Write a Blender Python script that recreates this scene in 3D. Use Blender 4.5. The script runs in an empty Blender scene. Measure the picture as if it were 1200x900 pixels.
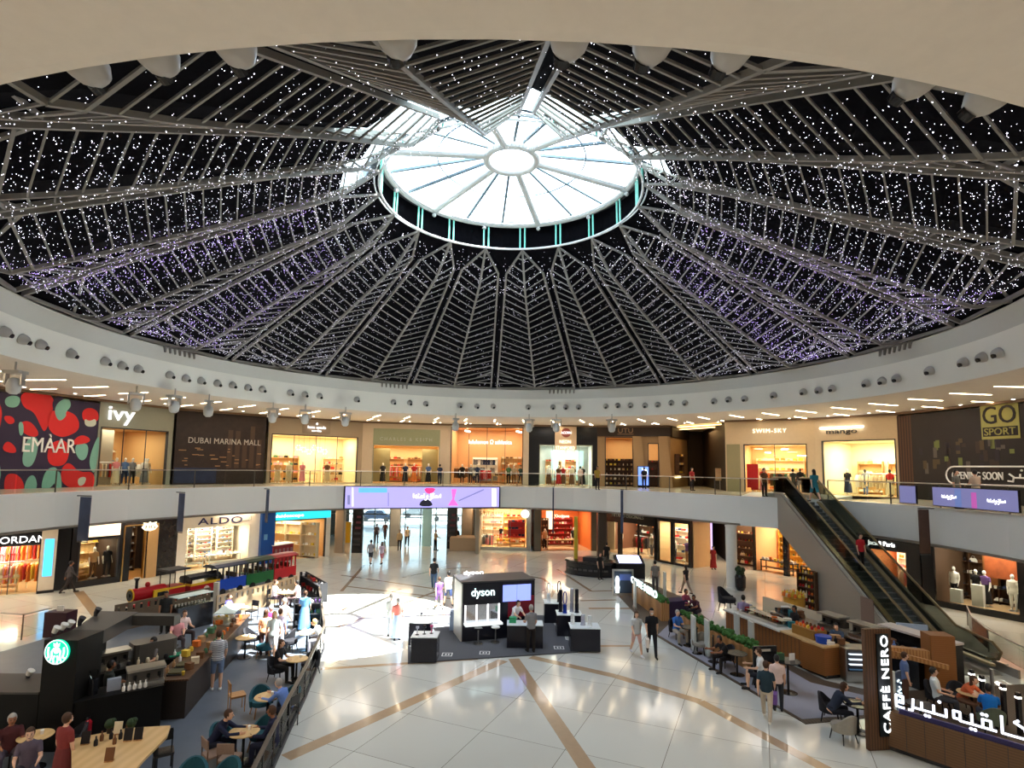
import bpy, bmesh, math, random
from mathutils import Vector, Matrix
random.seed(7)
SC=bpy.context.scene; COL=SC.collection
PI=math.pi
# ---------------------------------------------------------------- camera
FP,PITCH,ROLL,PY,EYE=655.6,0.0926,0.015,487.13,7.2
CX,CY=-0.19,23.89                       # axis of the round atrium
def cam():
    c,s=math.cos(ROLL),math.sin(ROLL); sp,cp=math.sin(PITCH),math.cos(PITCH)
    right=Vector((c,-s*sp,s*cp)); up=Vector((-s,-c*sp,c*cp)); fw=Vector((0,cp,sp))
    m=Matrix.Identity(4)
    for i in range(3): m[i][0]=right[i]; m[i][1]=up[i]; m[i][2]=-fw[i]
    m[2][3]=EYE
    cd=bpy.data.cameras.new('camera'); co=bpy.data.objects.new('camera',cd); COL.objects.link(co)
    co.matrix_world=m; cd.sensor_width=36; cd.lens=36*FP/1200; cd.shift_y=(PY-450)/1200
    cd.clip_end=500; SC.camera=co
cam()
def ray(u,v):
    dx=u-600; dy=-(v-PY); c,s=math.cos(ROLL),math.sin(ROLL); x=c*dx-s*dy; y=s*dx+c*dy
    return Vector((x,FP*math.cos(PITCH)-y*math.sin(PITCH),FP*math.sin(PITCH)+y*math.cos(PITCH)))
def at(u,v,h=0.0):
    d=ray(u,v); q=d*((h-EYE)/d.z); return Vector((q.x,q.y,h))
def aty(u,v,Y):
    d=ray(u,v); q=d*(Y/d.y); return Vector((q.x,q.y,q.z+EYE))
def pol(az,R,z=0): a=math.radians(az); return Vector((CX+R*math.sin(a),CY+R*math.cos(a),z))
# ---------------------------------------------------------------- materials
MATS={}
def mat(name,col,rough=.5,metal=0,emit=0,ecol=None,noise=.05,nscale=6,spec=.5,bump=0,alpha=None,trans=0,ior=1.45,coat=0):
    if name in MATS: return MATS[name]
    m=bpy.data.materials.new(name); m.use_nodes=True; nt=m.node_tree; b=nt.nodes['Principled BSDF']
    b.inputs['Roughness'].default_value=rough; b.inputs['Metallic'].default_value=metal
    b.inputs['Specular IOR Level'].default_value=spec; b.inputs['IOR'].default_value=ior
    b.inputs['Coat Weight'].default_value=coat
    c=(*col,1) if len(col)==3 else col
    tc=nt.nodes.new('ShaderNodeTexCoord'); nz=nt.nodes.new('ShaderNodeTexNoise'); nz.inputs['Scale'].default_value=nscale
    nt.links.new(tc.outputs['Object'],nz.inputs['Vector'])
    mx=nt.nodes.new('ShaderNodeMix'); mx.data_type='RGBA'
    mx.inputs['A'].default_value=(*[x*(1-noise) for x in c[:3]],1); mx.inputs['B'].default_value=(*[min(1,x*(1+noise)) for x in c[:3]],1)
    nt.links.new(nz.outputs['Fac'],mx.inputs['Factor']); nt.links.new(mx.outputs['Result'],b.inputs['Base Color'])
    if bump:
        bp=nt.nodes.new('ShaderNodeBump'); bp.inputs['Strength'].default_value=bump
        nt.links.new(nz.outputs['Fac'],bp.inputs['Height']); nt.links.new(bp.outputs['Normal'],b.inputs['Normal'])
    if emit:
        b.inputs['Emission Color'].default_value=(*(ecol or col)[:3],1); b.inputs['Emission Strength'].default_value=emit
    if trans: b.inputs['Transmission Weight'].default_value=trans
    MATS[name]=m; return m
def glassmat(name,tint=(.9,1,.97),fac=.12,rough=.02):
    m=bpy.data.materials.new(name); m.use_nodes=True; nt=m.node_tree; nt.nodes.clear()
    o=nt.nodes.new('ShaderNodeOutputMaterial'); t=nt.nodes.new('ShaderNodeBsdfTransparent'); t.inputs[0].default_value=(*tint,1)
    g=nt.nodes.new('ShaderNodeBsdfGlossy'); g.inputs['Roughness'].default_value=rough
    lw=nt.nodes.new('ShaderNodeLayerWeight'); lw.inputs[0].default_value=fac
    mx=nt.nodes.new('ShaderNodeMixShader'); nt.links.new(lw.outputs['Fresnel'],mx.inputs[0]); nt.links.new(t.outputs[0],mx.inputs[1]); nt.links.new(g.outputs[0],mx.inputs[2])
    nt.links.new(mx.outputs[0],o.inputs[0]); MATS[name]=m; return m
def lit(name,col,s):
    m=mat(name,tuple(c*.5 for c in col),.5,emit=s*.62,ecol=col,noise=0)
    return m
def bandmat(name,c1,c2,scale,axis='X',rough=.5,distort=2,bump=0):   # wood, streaks
    m=mat(name,c1,rough); nt=m.node_tree; b=nt.nodes['Principled BSDF']; mx=[n for n in nt.nodes if n.type=='MIX'][0]
    w=nt.nodes.new('ShaderNodeTexWave'); w.bands_direction=axis; w.inputs['Scale'].default_value=scale; w.inputs['Distortion'].default_value=distort; w.inputs['Detail'].default_value=3
    tc=[n for n in nt.nodes if n.type=='TEX_COORD'][0]; nt.links.new(tc.outputs['Object'],w.inputs['Vector'])
    mx.inputs['A'].default_value=(*c1,1); mx.inputs['B'].default_value=(*c2,1); nt.links.new(w.outputs['Fac'],mx.inputs['Factor'])
    return m
# ---------------------------------------------------------------- mesh builder
class MB:
    def __init__(s): s.v=[]; s.f=[]; s.mi=[]; s.cur=0
    def add(s,vs,fs):
        n=len(s.v); s.v+= [tuple(v) for v in vs]; s.f+=[tuple(n+i for i in f) for f in fs]; s.mi+=[s.cur]*len(fs); return s
    def box(s,x0,x1,y0,y1,z0,z1):
        v=[(x,y,z) for z in (z0,z1) for y in (y0,y1) for x in (x0,x1)]
        return s.add(v,[(0,2,3,1),(4,5,7,6),(0,1,5,4),(2,6,7,3),(0,4,6,2),(1,3,7,5)])
    def cbox(s,c,sz,rz=0,rx=0,ry=0,bev=0):
        M=Matrix.Translation(Vector(c))@Matrix.Rotation(rz,4,'Z')@Matrix.Rotation(ry,4,'Y')@Matrix.Rotation(rx,4,'X')
        a,b,h=[q/2 for q in sz]
        if bev>0:
            bev=min(bev,a*.9,b*.9); pts=[]
            for (sx,sy) in ((1,1),(-1,1),(-1,-1),(1,-1)):
                e=[(sx*a,sy*(b-bev)),(sx*(a-bev*.3),sy*(b-bev*.3)),(sx*(a-bev),sy*b)]
                if sx*sy<0: e=e[::-1]
                pts+=e
            n=len(pts); v=[M@Vector((x,y,-h)) for x,y in pts]+[M@Vector((x,y,h)) for x,y in pts]
            return s.add(v,[tuple(range(n))[::-1],tuple(range(n,2*n))]+[(i,(i+1)%n,n+(i+1)%n,n+i) for i in range(n)])
        v=[M@Vector((x,y,z)) for z in (-h,h) for y in (-b,b) for x in (-a,a)]
        return s.add(v,[(0,2,3,1),(4,5,7,6),(0,1,5,4),(2,6,7,3),(0,4,6,2),(1,3,7,5)])
    def cyl(s,p,q,r,r2=None,n=10,cap=True):
        p=Vector(p);q=Vector(q); r2=r if r2 is None else r2; d=(q-p)
        if d.length<1e-6: return s
        d.normalize(); a=d.orthogonal().normalized(); b=d.cross(a)
        v=[p+(a*math.cos(t)+b*math.sin(t))*r for t in [2*PI*i/n for i in range(n)]]+[q+(a*math.cos(t)+b*math.sin(t))*r2 for t in [2*PI*i/n for i in range(n)]]
        f=[(i,(i+1)%n,n+(i+1)%n,n+i) for i in range(n)]
        if cap: f+=[tuple(range(n))[::-1],tuple(range(n,2*n))]
        return s.add(v,f)
    def tube(s,pts,r,n=8):
        for a,b in zip(pts[:-1],pts[1:]): s.cyl(a,b,r,n=n)
        return s
    def beam(s,p,q,w,h):            # rectangular bar from p to q
        p=Vector(p);q=Vector(q);d=(q-p)
        if d.length<1e-6: return s
        d.normalize(); up=Vector((0,0,1)) if abs(d.z)<.95 else Vector((1,0,0)); a=d.cross(up).normalized()*w/2; b=a.cross(d).normalized()*h/2
        v=[p-a-b,p+a-b,p+a+b,p-a+b,q-a-b,q+a-b,q+a+b,q-a+b]
        return s.add(v,[(0,1,2,3),(7,6,5,4),(0,4,5,1),(1,5,6,2),(2,6,7,3),(3,7,4,0)])
    def lathe(s,prof,c=(0,0,0),n=16,sx=1,sy=1):
        v=[];f=[];m=len(prof)
        for i in range(n):
            t=2*PI*i/n
            for r,z in prof: v.append((c[0]+r*math.cos(t)*sx,c[1]+r*math.sin(t)*sy,c[2]+z))
        for i in range(n):
            j=(i+1)%n
            for k in range(m-1): f.append((i*m+k,j*m+k,j*m+k+1,i*m+k+1))
        f.append(tuple(i*m for i in range(n))[::-1]); f.append(tuple(i*m+m-1 for i in range(n)))
        return s.add(v,f)
    def ball(s,c,r,n=10,k=6,sc=(1,1,1)):
        prof=[(max(1e-4,r*math.sin(PI*i/k)),-r*math.cos(PI*i/k)*sc[2]) for i in range(k+1)]
        return s.lathe(prof,c,n,sc[0],sc[1])
    def prism(s,poly,z0,z1,M=None):  # 2D polygon (x,y) extruded z0..z1, optional matrix
        n=len(poly); v=[Vector((x,y,z0)) for x,y in poly]+[Vector((x,y,z1)) for x,y in poly]
        if M is not None: v=[M@q for q in v]
        return s.add(v,[tuple(range(n))[::-1],tuple(range(n,2*n))]+[(i,(i+1)%n,n+(i+1)%n,n+i) for i in range(n)])
    def loft(s,rings):              # rings: list of lists of points, same count
        n=len(rings[0]); v=[p for r in rings for p in r]; f=[]
        for k in range(len(rings)-1):
            for i in range(n): j=(i+1)%n; f.append((k*n+i,k*n+j,(k+1)*n+j,(k+1)*n+i))
        f.append(tuple(range(n))[::-1]); f.append(tuple((len(rings)-1)*n+i for i in range(n)))
        return s.add(v,f)
    def mesh(s,name,mats=(),smooth=False):
        me=bpy.data.meshes.new(name); me.from_pydata(s.v,[],s.f)
        for m in (mats if isinstance(mats,(list,tuple)) else [mats]): me.materials.append(m)
        if any(s.mi): me.polygons.foreach_set('material_index',s.mi)
        bm=bmesh.new(); bm.from_mesh(me); bmesh.ops.recalc_face_normals(bm,faces=bm.faces); bm.to_mesh(me); bm.free()
        if smooth: me.polygons.foreach_set('use_smooth',[True]*len(me.polygons))
        me.update(); return me
    def build(s,name,mats,parent=None,smooth=False,loc=None):
        o=bpy.data.objects.new(name,s.mesh(name,mats,smooth)); COL.objects.link(o)
        if parent: o.parent=parent
        if loc is not None: o.location=loc
        return o
def tag(o,label,cat,group=None,kind=None):
    o['label']=label; o['category']=cat
    if group: o['group']=group
    if kind: o['kind']=kind
    return o
def thing(name,label,cat,loc=(0,0,0),rz=0,group=None):
    o=bpy.data.objects.new(name,None); COL.objects.link(o); o.location=loc; o.rotation_euler=(0,0,rz); o.empty_display_size=.1
    return tag(o,label,cat,group)
def struct(name,mb,m,smooth=False):
    o=mb.build(name,m,smooth=smooth); o['kind']='structure'; return o
KIDS={}
def copy_tree(o,parent=None):
    c=o.copy(); COL.objects.link(c)
    if parent: c.parent=parent
    for ch in o.children: copy_tree(ch,c)
    return c
def dup(o,loc,rz=0,label=None,group=None,scale=None):
    c=copy_tree(o); c.location=loc; c.rotation_euler=(0,0,rz)
    if label: c['label']=label
    if group: c['group']=group
    if scale: c.scale=(scale,)*3
    return c
def text_mesh(txt,size=1,depth=.02,name='lettering',bold=0,space=1,align='CENTER'):
    cu=bpy.data.curves.new(name,'FONT'); cu.body=txt; cu.size=size; cu.extrude=depth; cu.align_x=align; cu.align_y='CENTER'; cu.offset=0; cu.space_character=space; cu.resolution_u=3
    o=bpy.data.objects.new(name,cu); COL.objects.link(o); dg=bpy.context.evaluated_depsgraph_get(); dg.update()
    me=bpy.data.meshes.new_from_object(o.evaluated_get(dg)); bpy.data.objects.remove(o); return me
# wall plane: vertical plane through two ground points, s along it, d towards the viewer
class Plane:
    def __init__(s,P,Q):
        s.P=Vector((P[0],P[1],0)); q=Vector((Q[0],Q[1],0)); s.e=(q-s.P).normalized(); s.L=(q-s.P).length
        n=Vector((s.e.y,-s.e.x,0)); s.n=n; s.rz=math.atan2(s.e.y,s.e.x)
        s.M=Matrix(((s.e.x,n.x,0,s.P.x),(s.e.y,n.y,0,s.P.y),(0,0,1,0),(0,0,0,1)))   # (s,d,z) -> world
    def W(s,u,v):
        d=ray(u,v); t=((s.P-Vector((0,0,EYE))).dot(s.n))/d.dot(s.n); w=Vector((0,0,EYE))+d*t
        return (w-s.P).dot(s.e),w.z
    def w(s,a,d,z): return s.M@Vector((a,d,z))
    def box(s,mb,s0,s1,z0,z1,d0,d1):
        v=[s.w(a,d,z) for z in (z0,z1) for d in (d0,d1) for a in (s0,s1)]
        return mb.add(v,[(0,2,3,1),(4,5,7,6),(0,1,5,4),(2,6,7,3),(0,4,6,2),(1,3,7,5)])
    def text(s,txt,a,z,d,h,m,parent=None,width=None,name='lettering',bold=0,space=1,depth=.03):
        me=text_mesh(txt,1,depth,name,bold,space); xs=[v.co.x for v in me.vertices]; ys=[v.co.y for v in me.vertices]
        W=max(xs)-min(xs) or 1; H=max(ys)-min(ys) or 1; cx=(max(xs)+min(xs))/2; cy=(max(ys)+min(ys))/2
        ky=h/H; kx=(width/W) if width else ky
        for v in me.vertices:
            v.co=s.w(a+(v.co.x-cx)*kx,d+v.co.z,z+(v.co.y-cy)*ky)
        me.materials.append(m); o=bpy.data.objects.new(name,me); COL.objects.link(o)
        if parent: o.parent=parent
        return o
def strokes(pl,paths,m,r,parent=None,name='lettering',d=.05):    # paths in plane coordinates
    mb=MB()
    for p in paths:
        q=[pl.w(x,d,z) for x,z in p]
        if len(q)==1: mb.ball(q[0],r*1.3,8,5)
        else:
            for a,b in zip(q[:-1],q[1:]): mb.cyl(a,b,r,n=6)
            for a in q[1:-1]: mb.ball(a,r,6,4)
    return mb.build(name,m,parent)
# palette
K=lambda *c: tuple((x/255)**2.2 for x in c)
WHITE=mat('white_plaster',(.78,.78,.74),.6); CREAM=mat('cream_plaster',(.66,.58,.48),.7); CEIL=mat('cream_ceiling_paint',(.80,.74,.655),.8)
FASC=mat('off_white_fascia_paint',(.84,.85,.80),.45,noise=.02,nscale=.6); FASC2=mat('balcony_fascia_panel',(.80,.82,.80),.35,noise=.02,nscale=.5)
BLACK=mat('black_lacquer',(.012,.012,.014),.25); DARK=mat('dark_charcoal',(.03,.03,.035),.5); MATTE=mat('matte_black_baffle',(.005,.005,.007),.9,noise=.3,spec=.05)
STEEL=mat('brushed_steel',(.55,.54,.52),.3,metal=1); TRUSS=mat('grey_painted_steel',(.25,.24,.22),.5,metal=.0); GOLD=mat('brass_metal',(.6,.42,.16),.3,metal=1)
TAUPE=mat('taupe_panel',(.36,.30,.23),.6); BEIGE=mat('beige_stone_panel',(.60,.48,.34),.5); GREYG=mat('grey_green_panel',(.30,.31,.25),.5)
WOOD=bandmat('oak_wood',K(150,105,62),K(188,140,90),3,'X',.45); WOODD=bandmat('dark_walnut_wood',K(70,48,32),K(98,70,48),4,'X',.5)
WOODT=bandmat('light_table_wood',K(205,168,115),K(216,180,128),1.3,'X',.4); WOODO=bandmat('orange_brown_plank_wood',K(132,84,42),K(144,94,50),5,'Z',.5)
GLASS=glassmat('clear_shop_glass',(.96,.98,.96),.08); RAILG=glassmat('railing_glass',(.88,.93,.91),.08); FROST=mat('frosted_glass_edge',(.75,.80,.78),.3,trans=.3)
LCREAM=mat('warm_interior_paint',K(245,226,190),.7); LORANGE=mat('orange_interior_paint',K(242,208,155),.7); LWHITE=mat('white_interior_paint',K(245,235,220),.7); LDARK=mat('dark_interior_paint',K(60,45,38),.7); LTAN=mat('tan_interior_paint',K(215,170,115),.7)
SIGNW=lit('white_sign_light',(1,1,1),2.2); SIGNWARM=lit('warm_sign_light',(1,.85,.6),2.2); WARMSTRIP=lit('warm_strip_light',(1,.78,.50),19)
LAMPW=lit('white_lamp_glow',(1,.95,.85),12); SKIN=mat('skin_light',K(222,176,148),.55); SKIN2=mat('skin_brown',K(150,100,72),.55); EYEM=mat('dark_eyes',(.02,.015,.01),.4)
HAIR={'brown':mat('brown_hair',K(70,46,30),.6),'black':mat('black_hair',K(25,20,18),.5),'blond':mat('blond_hair',K(190,155,100),.6),'grey':mat('grey_hair',K(165,160,155),.6)}
MANQ=mat('mannequin_white',K(235,232,225),.4)
def cloth(r,g,b): return mat('fabric_%d_%d_%d'%(r,g,b),K(r,g,b),.85,noise=.12,nscale=25)
EXPO=0.84
F1,SB=5.65,3.85           # upper gallery floor, its soffit
LIP,TOP=11.1,13.04        # fascia lip and top
RL,RT=19.11,18.07
LOW,RLOW,UP,RUP,HUB=19.09,5.72,20.4,5.64,20.94
# ---- floor
def floor_mat():
    m=mat('polished_cream_stone',(.66,.67,.625),.12,spec=.55,noise=.05,nscale=.35,coat=.14); nt=m.node_tree; b=nt.nodes['Principled BSDF']
    b.inputs['Coat Roughness'].default_value=.04
    mx=[n for n in nt.nodes if n.type=='MIX'][0]; tc=[n for n in nt.nodes if n.type=='TEX_COORD'][0]
    mp=nt.nodes.new('ShaderNodeMapping'); mp.inputs['Rotation'].default_value=(0,0,.42); nt.links.new(tc.outputs['Object'],mp.inputs[0])
    br=nt.nodes.new('ShaderNodeTexBrick'); br.offset=0; br.inputs['Scale'].default_value=1; br.inputs['Brick Width'].default_value=2.4; br.inputs['Row Height'].default_value=2.4
    br.inputs['Mortar Size'].default_value=.008; br.inputs['Mortar'].default_value=(.25,.22,.18,1); br.inputs['Color2'].default_value=(.9,.9,.9,1); br.inputs['Color1'].default_value=(1,1,1,1)
    nt.links.new(mp.outputs[0],br.inputs['Vector'])
    m2=nt.nodes.new('ShaderNodeMix'); m2.data_type='RGBA'; m2.blend_type='MULTIPLY'; m2.inputs['Factor'].default_value=1
    nt.links.new(mx.outputs['Result'],m2.inputs['A']); nt.links.new(br.outputs['Color'],m2.inputs['B']); nt.links.new(m2.outputs['Result'],b.inputs['Base Color'])
    return m
FLOOR=floor_mat()
struct('floor',MB().box(-48,48,-14,66,-.3,0),FLOOR)
struct('ground',MB().box(-80,80,66,150,-.35,-.02),mat('outdoor_paving',(.55,.53,.5),.7))
BAND=mat('brown_inlay_stone',K(176,150,122),.12,coat=.3,noise=.1); BAND2=mat('thin_dark_inlay_stone',K(150,128,105),.15,coat=.3)
def ribbon(pts,w,m):
    mb=MB(); P=[at(u,v,0) for u,v in pts]
    for a,b in zip(P[:-1],P[1:]):
        d=(b-a).normalized(); n=Vector((-d.y,d.x,0))*w/2; z0=Vector((0,0,.0005)); z=Vector((0,0,.003)); q=[a-n,a+n,b+n,b-n]
        mb.add([p+z0 for p in q]+[p+z for p in q],[(4,5,6,7),(0,1,5,4),(1,2,6,5),(2,3,7,6),(3,0,4,7)])
    struct('trim_floor',mb,m)
for pts,w in (([(590,774),(335,888)],.42),([(602,772),(700,918)],.42),([(622,770),(720,792),(820,822),(975,905)],.36),([(560,772),(376,784)],.22),([(690,757),(740,757)],.22),
              ([(690,713),(741,713)],.3),([(92,693),(115,722)],.45)): ribbon(pts,w,BAND)
for pts in ([(400,693),(427,662)],[(400,674),(509,690)],[(472,677),(515,667),(552,665)],[(405,687),(540,703)],[(600,672),(636,678),(651,689),(645,700)],[(653,667),(693,693),(723,692)],[(680,704),(722,703)],[(395,735),(520,690)],[(400,715),(470,690)]): ribbon(pts,.2,BAND2)
# ---- gallery edge
edge=[pol(a,22.5) for a in range(-150,-34,5)]+[Vector(p+(0,)) for p in ((-9.9,44.1),(-7,45.2),(-4,46.0),(-1,46.4),(2,46.2),(5,45.2),(7.4,43.6),(11,39.2),(14.2,35.0))]
edgeR=[Vector((18.05,32.2,0)),Vector((18.9,30,0)),Vector((19.6,27.4,0))]+[pol(a,20.0+ (0)) for a in range(88,151,6)]
def band(name,poly,zs,offs,m,out=1):
    mb=MB(); n=len(poly); rows=[]
    for z,o in zip(zs,offs):
        r=[]
        for p in poly:
            d=(Vector((p.x-CX,p.y-CY,0))).normalized(); q=p+d*o; r.append((q.x,q.y,z))
        rows.append(r)
    v=[p for r in rows for p in r]
    f=[(k*n+i,k*n+i+1,(k+1)*n+i+1,(k+1)*n+i) for k in range(len(rows)-1) for i in range(n-1)]
    mb.add(v,f); return struct(name,mb,m,smooth=False)
def ringslab(name,poly,z0,z1,R,m):
    mb=MB(); n=len(poly); v=[]
    for z in (z0,z1):
        for p in poly: v.append((p.x,p.y,z))
        for p in poly:
            d=Vector((p.x-CX,p.y-CY,0)).normalized(); v.append((CX+d.x*R,CY+d.y*R,z))
    f=[]
    for i in range(n-1):
        f+=[(i,n+i,n+i+1,i+1),(2*n+i,2*n+i+1,3*n+i+1,3*n+i)]
    f+=[(0,2*n,3*n,n),(n-1,2*n-1,4*n-1,3*n-1)]
    mb.add(v,f); return struct(name,mb,m)
GFLOOR=mat('gallery_floor_stone',(.6,.52,.42),.2)
for nm,e in (('left',edge),('right',edgeR)):
    band('wall_gallery_fascia_'+nm,e,[SB+.12,SB+.12,F1,F1],[.25,.0,0,.3],FASC2)
    band('trim_gallery_fascia_'+nm,e,[SB,SB,SB+.12],[.5,.12,.12],mat('grey_metal_trim',(.4,.37,.33),.5))
    ringslab('floor_gallery_'+nm,e,SB+.01,F1-.01,40,[GFLOOR])
    if 1:
        o=ringslab('ceiling_ground_'+nm,[p+Vector((p.x-CX,p.y-CY,0)).normalized()*.15 for p in e],SB-.03,SB+.005,40,CEIL)
# corner return by the escalator and landing bridge
mb=MB(); mb.prism([(14.2,35.0),(15.9,33.4),(18.1,32.3),(23,38),(19,44)],SB,F1); struct('floor_landing',mb,FASC2)
# ---- upper ring fascia and ceilings
N=144; angs=[360*i/N for i in range(N+1)]
def ring(name,prof,m,smooth=True,a0=0,a1=N):
    mb=MB(); k=len(prof); v=[pol(angs[i],r,z) for i in range(a0,a1+1) for r,z in prof]
    f=[(i*k+j,(i+1)*k+j,(i+1)*k+j+1,i*k+j+1) for i in range(a1-a0) for j in range(k-1)]
    mb.add(v,f); o=struct(name,mb,m,smooth=False); return o
KR,KZ=18.45,12.42
ring('wall_ring_fascia',[(RL,LIP),(KR,KZ)],FASC)
ring('trim_ring_fascia',[(KR,KZ),(RT,TOP),(RT-.05,TOP+.02),(RT+.5,TOP+.3)],mat('fascia_upper_band',(.60,.62,.60),.5,noise=.02))
ring('trim_ring_gap',[(RT+.3,TOP+.0),(RT+.3,TOP+.9)],MATTE)
ring('ceiling',[(RL,LIP),(RL+.12,LIP-.01),(27.2,LIP),(46,LIP)],CEIL)
ring('wall_outer',[(44,-.1),(44,LIP+.1)],mat('outer_wall_paint',(.35,.3,.25),.8),a0=0,a1=N-12) if 0 else None
# outer wall leaves the street entrance open
mb=MB()
for i in range(N):
    a=angs[i]; m_=(a+1.25)
    if 336<m_<360:
        p,q=pol(a,40,SB),pol(a+2.5,40,SB); mb.add([p,q,q+Vector((0,0,LIP-SB+.1)),p+Vector((0,0,LIP-SB+.1))],[(0,1,2,3)]); continue
    p,q=pol(a,40,0),pol(a+2.5,40,0); up=Vector((0,0,LIP+.1)); mb.add([p,q,q+up,p+up],[(0,1,2,3)])
struct('wall_outer',mb,mat('outer_wall_paint',(.40,.34,.28),.8))
# ---- dome
def cone(r): return TOP+.15+(RT-r)/(RT-RLOW)*(LOW-TOP-.15)      # height of the radial chords
def S(az,r,dz=0): return pol(az,r,cone(r)+dz)
NB=18; A0=16.2-10   # bay centres at 6.2+20k
def half(r): return math.degrees(.23/r)          # angular half gap between neighbouring chords
SKIN_M=MATTE
def dome_glass():
    m=bpy.data.materials.new('fritted_dome_glass'); m.use_nodes=True; nt=m.node_tree; nt.nodes.clear(); o=nt.nodes.new('ShaderNodeOutputMaterial')
    t=nt.nodes.new('ShaderNodeBsdfTranslucent'); t.inputs[0].default_value=(.2,.26,.28,1); nt.links.new(t.outputs[0],o.inputs[0]); return m
skin=MB(); glz=MB()
for k in range(NB):
    ac=6.2+20*k; rs=[RT+.3,16.5,14,11.6,9.4,7.3,RLOW+.15]
    near=130<(ac%360)<245
    for i,(r0,r1) in enumerate(zip(rs[:-1],rs[1:])):
        for sgn in (-1,1):
            e0,e1=ac+sgn*10,ac
            v=[S(e0,r0,.28),S(e1,r0,-.35 if 0<i else .15),S(e1,r1,-.35 if i<5 else .15),S(e0,r1,.28)]
            (glz if (i==5 and 110<ac%360<262) or (i==4 and 160<ac%360<215) else skin).add(v,[(0,1,2,3)])
        if near and i==3:      # clerestory strip left open to the sky between two baffles
            for sgn in (-1,1):
                pass
struct('ceiling_dome',skin,SKIN_M)
struct('window_1',glz,dome_glass())
PUR=TRUSS
bay=thing('roof_bay','leaf-shaped grey steel roof bay of slanting purlins in the dark dome','roof truss',(CX,CY,0),0,'roof bays around the dome')
def L(az,r,dz=0): p=S(az,r,dz); return Vector((p.x-CX,p.y-CY,p.z))
W=10
def ha(r): return W-half(r)
rk=7.4
for sgn in (-1,1):
    mb=MB(); rr=[RT,15,12,9.5,rk]
    for a,b in zip(rr[:-1],rr[1:]): mb.beam(L(sgn*ha(a),a),L(sgn*ha(b),b),.1,.14)
    mb.beam(L(sgn*ha(rk),rk),L(0,RLOW+.05,-.05),.09,.09); mb.build('radial_chord',PUR,bay)
DM=lambda r: 0 if r>17.2 else -.75*min(1,(r-RLOW)/1.5)*min(1,(RT-r)/1.2)
mb=MB(); rr=[RT,17.0,15,12,9.5,7.4,RLOW+.05]
for a,b in zip(rr[:-1],rr[1:]): mb.beam(L(0,a,DM(a)),L(0,b,DM(b)),.1,.12)
mb.build('ridge_rafter',PUR,bay)
mb=MB(); mb.beam(L(-ha(RT),RT,-.02),L(ha(RT),RT,-.02),.12,.12); mb.build('base_beam',PUR,bay)
for sgn in (-1,1):
    mb=MB(); mb.beam(L(0,RT),L(sgn*ha(16.2),16.2),.09,.09); mb.build('brace',PUR,bay)
npur=23
for sgn in (-1,1):
    for i in range(npur):
        r=RT-.55-(RT-.55-RLOW-.5)*i/(npur-1)
        if r>rk: e=L(sgn*ha(r),r)
        else:
            t=(rk-r)/(rk-RLOW); e=L(sgn*ha(rk),rk).lerp(L(0,RLOW+.05,-.05),t)
        th=.042 if i not in (2,18) else .07
        mb=MB(); mb.beam(e,L(0,r-.05,DM(r)),th,.055); mb.build('purlin',PUR,bay)
bay.rotation_euler=(0,0,-math.radians(6.2))
for k in range(1,NB):
    c=copy_tree(bay); c.rotation_euler=(0,0,-math.radians(6.2+20*k))
# roof edge: sky side shell above the dark netting keeps daylight out
ring('ceiling_roof_shell',[(20,12.9),(20,14.6),(13,17.8),(RLOW+1.2,20.0)],MATTE,a0=0,a1=44)
ring('ceiling_roof_shell',[(20,12.9),(20,14.6),(13,17.8),(RLOW+1.2,20.0)],MATTE,a0=104,a1=N)
ring('ceiling_roof_shell',[(20,12.9),(20,14.6),(12.6,17.98)],MATTE,a0=44,a1=104)
ring('ceiling_roof_upper',[(20,LIP),(20,14.6)],MATTE)
# ---- oculus drum
WST=mat('white_painted_steel',(.62,.66,.66),.35); TEAL=mat('teal_glass_strut',(.25,.85,.68),.3,noise=.1)
oc=thing('oculus_skylight','round white skylight with central ring and teal struts at the dome top','skylight',(CX,CY,0))
def circ(r,z,n=72): return [Vector((r*math.sin(2*PI*i/n),r*math.cos(2*PI*i/n),z)) for i in range(n+1)]
MB().tube(circ(RLOW,LOW),.05,6).tube(circ(RLOW+.2,LOW+.06),.035,6).build('lower_ring',mat('lit_white_rim',(.85,.9,.92),.3),oc)
MB().tube(circ(RUP,UP),.15,8).build('upper_ring',WST,oc)
drum=MB(); c1,c2=circ(RLOW+.55,LOW-.02),circ(RUP+.45,UP+.05)
for i in range(72): 
    drum.add([c1[i],c1[i+1],c2[i+1],c2[i]],[(0,1,2,3)])
drum.build('drum_wall',MATTE,oc)
dc=MB(); a_,b_=circ(RUP+.45,UP+.05),circ(RUP+.02,UP+.22)
for i in range(72): dc.add([a_[i],a_[i+1],b_[i+1],b_[i]],[(0,1,2,3)])
dc.build('drum_cap',DARK,oc)
for k in range(NB):
    for s in (-1,1):
        a=math.radians(6.2+20*k+s*1.3); d=Vector((math.sin(a),math.cos(a),0))
        st=MB().cyl(d*RLOW+Vector((0,0,LOW)),d*(RUP+.05)+Vector((0,0,UP)),.045,n=6); st.build('strut',TEAL,oc)
for k in range(24):
    a=math.radians(15+15*k); d=Vector((math.sin(a),math.cos(a),0))
    MB().ball(d*(RUP)+Vector((0,0,UP-.24)),.11,8,5).build('bracket_lamp',WST,oc) if k%2==0 else None
CR,CZ=1.2,HUB
def cz(r): return UP+.15+(HUB+.1-UP-.15)*(RUP-r)/(RUP-1.2)
MB().tube(circ(1.13,HUB,48),.17,10).build('centre_ring',WST,oc)
for k in range(6):
    a=math.radians(15+60*k); d=Vector((math.sin(a),math.cos(a),0))
    MB().cyl(d*1.2+Vector((0,0,HUB)),d*RUP+Vector((0,0,UP+.02)),.16,.19,n=10).build('main_beam',WST,oc)
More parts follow.
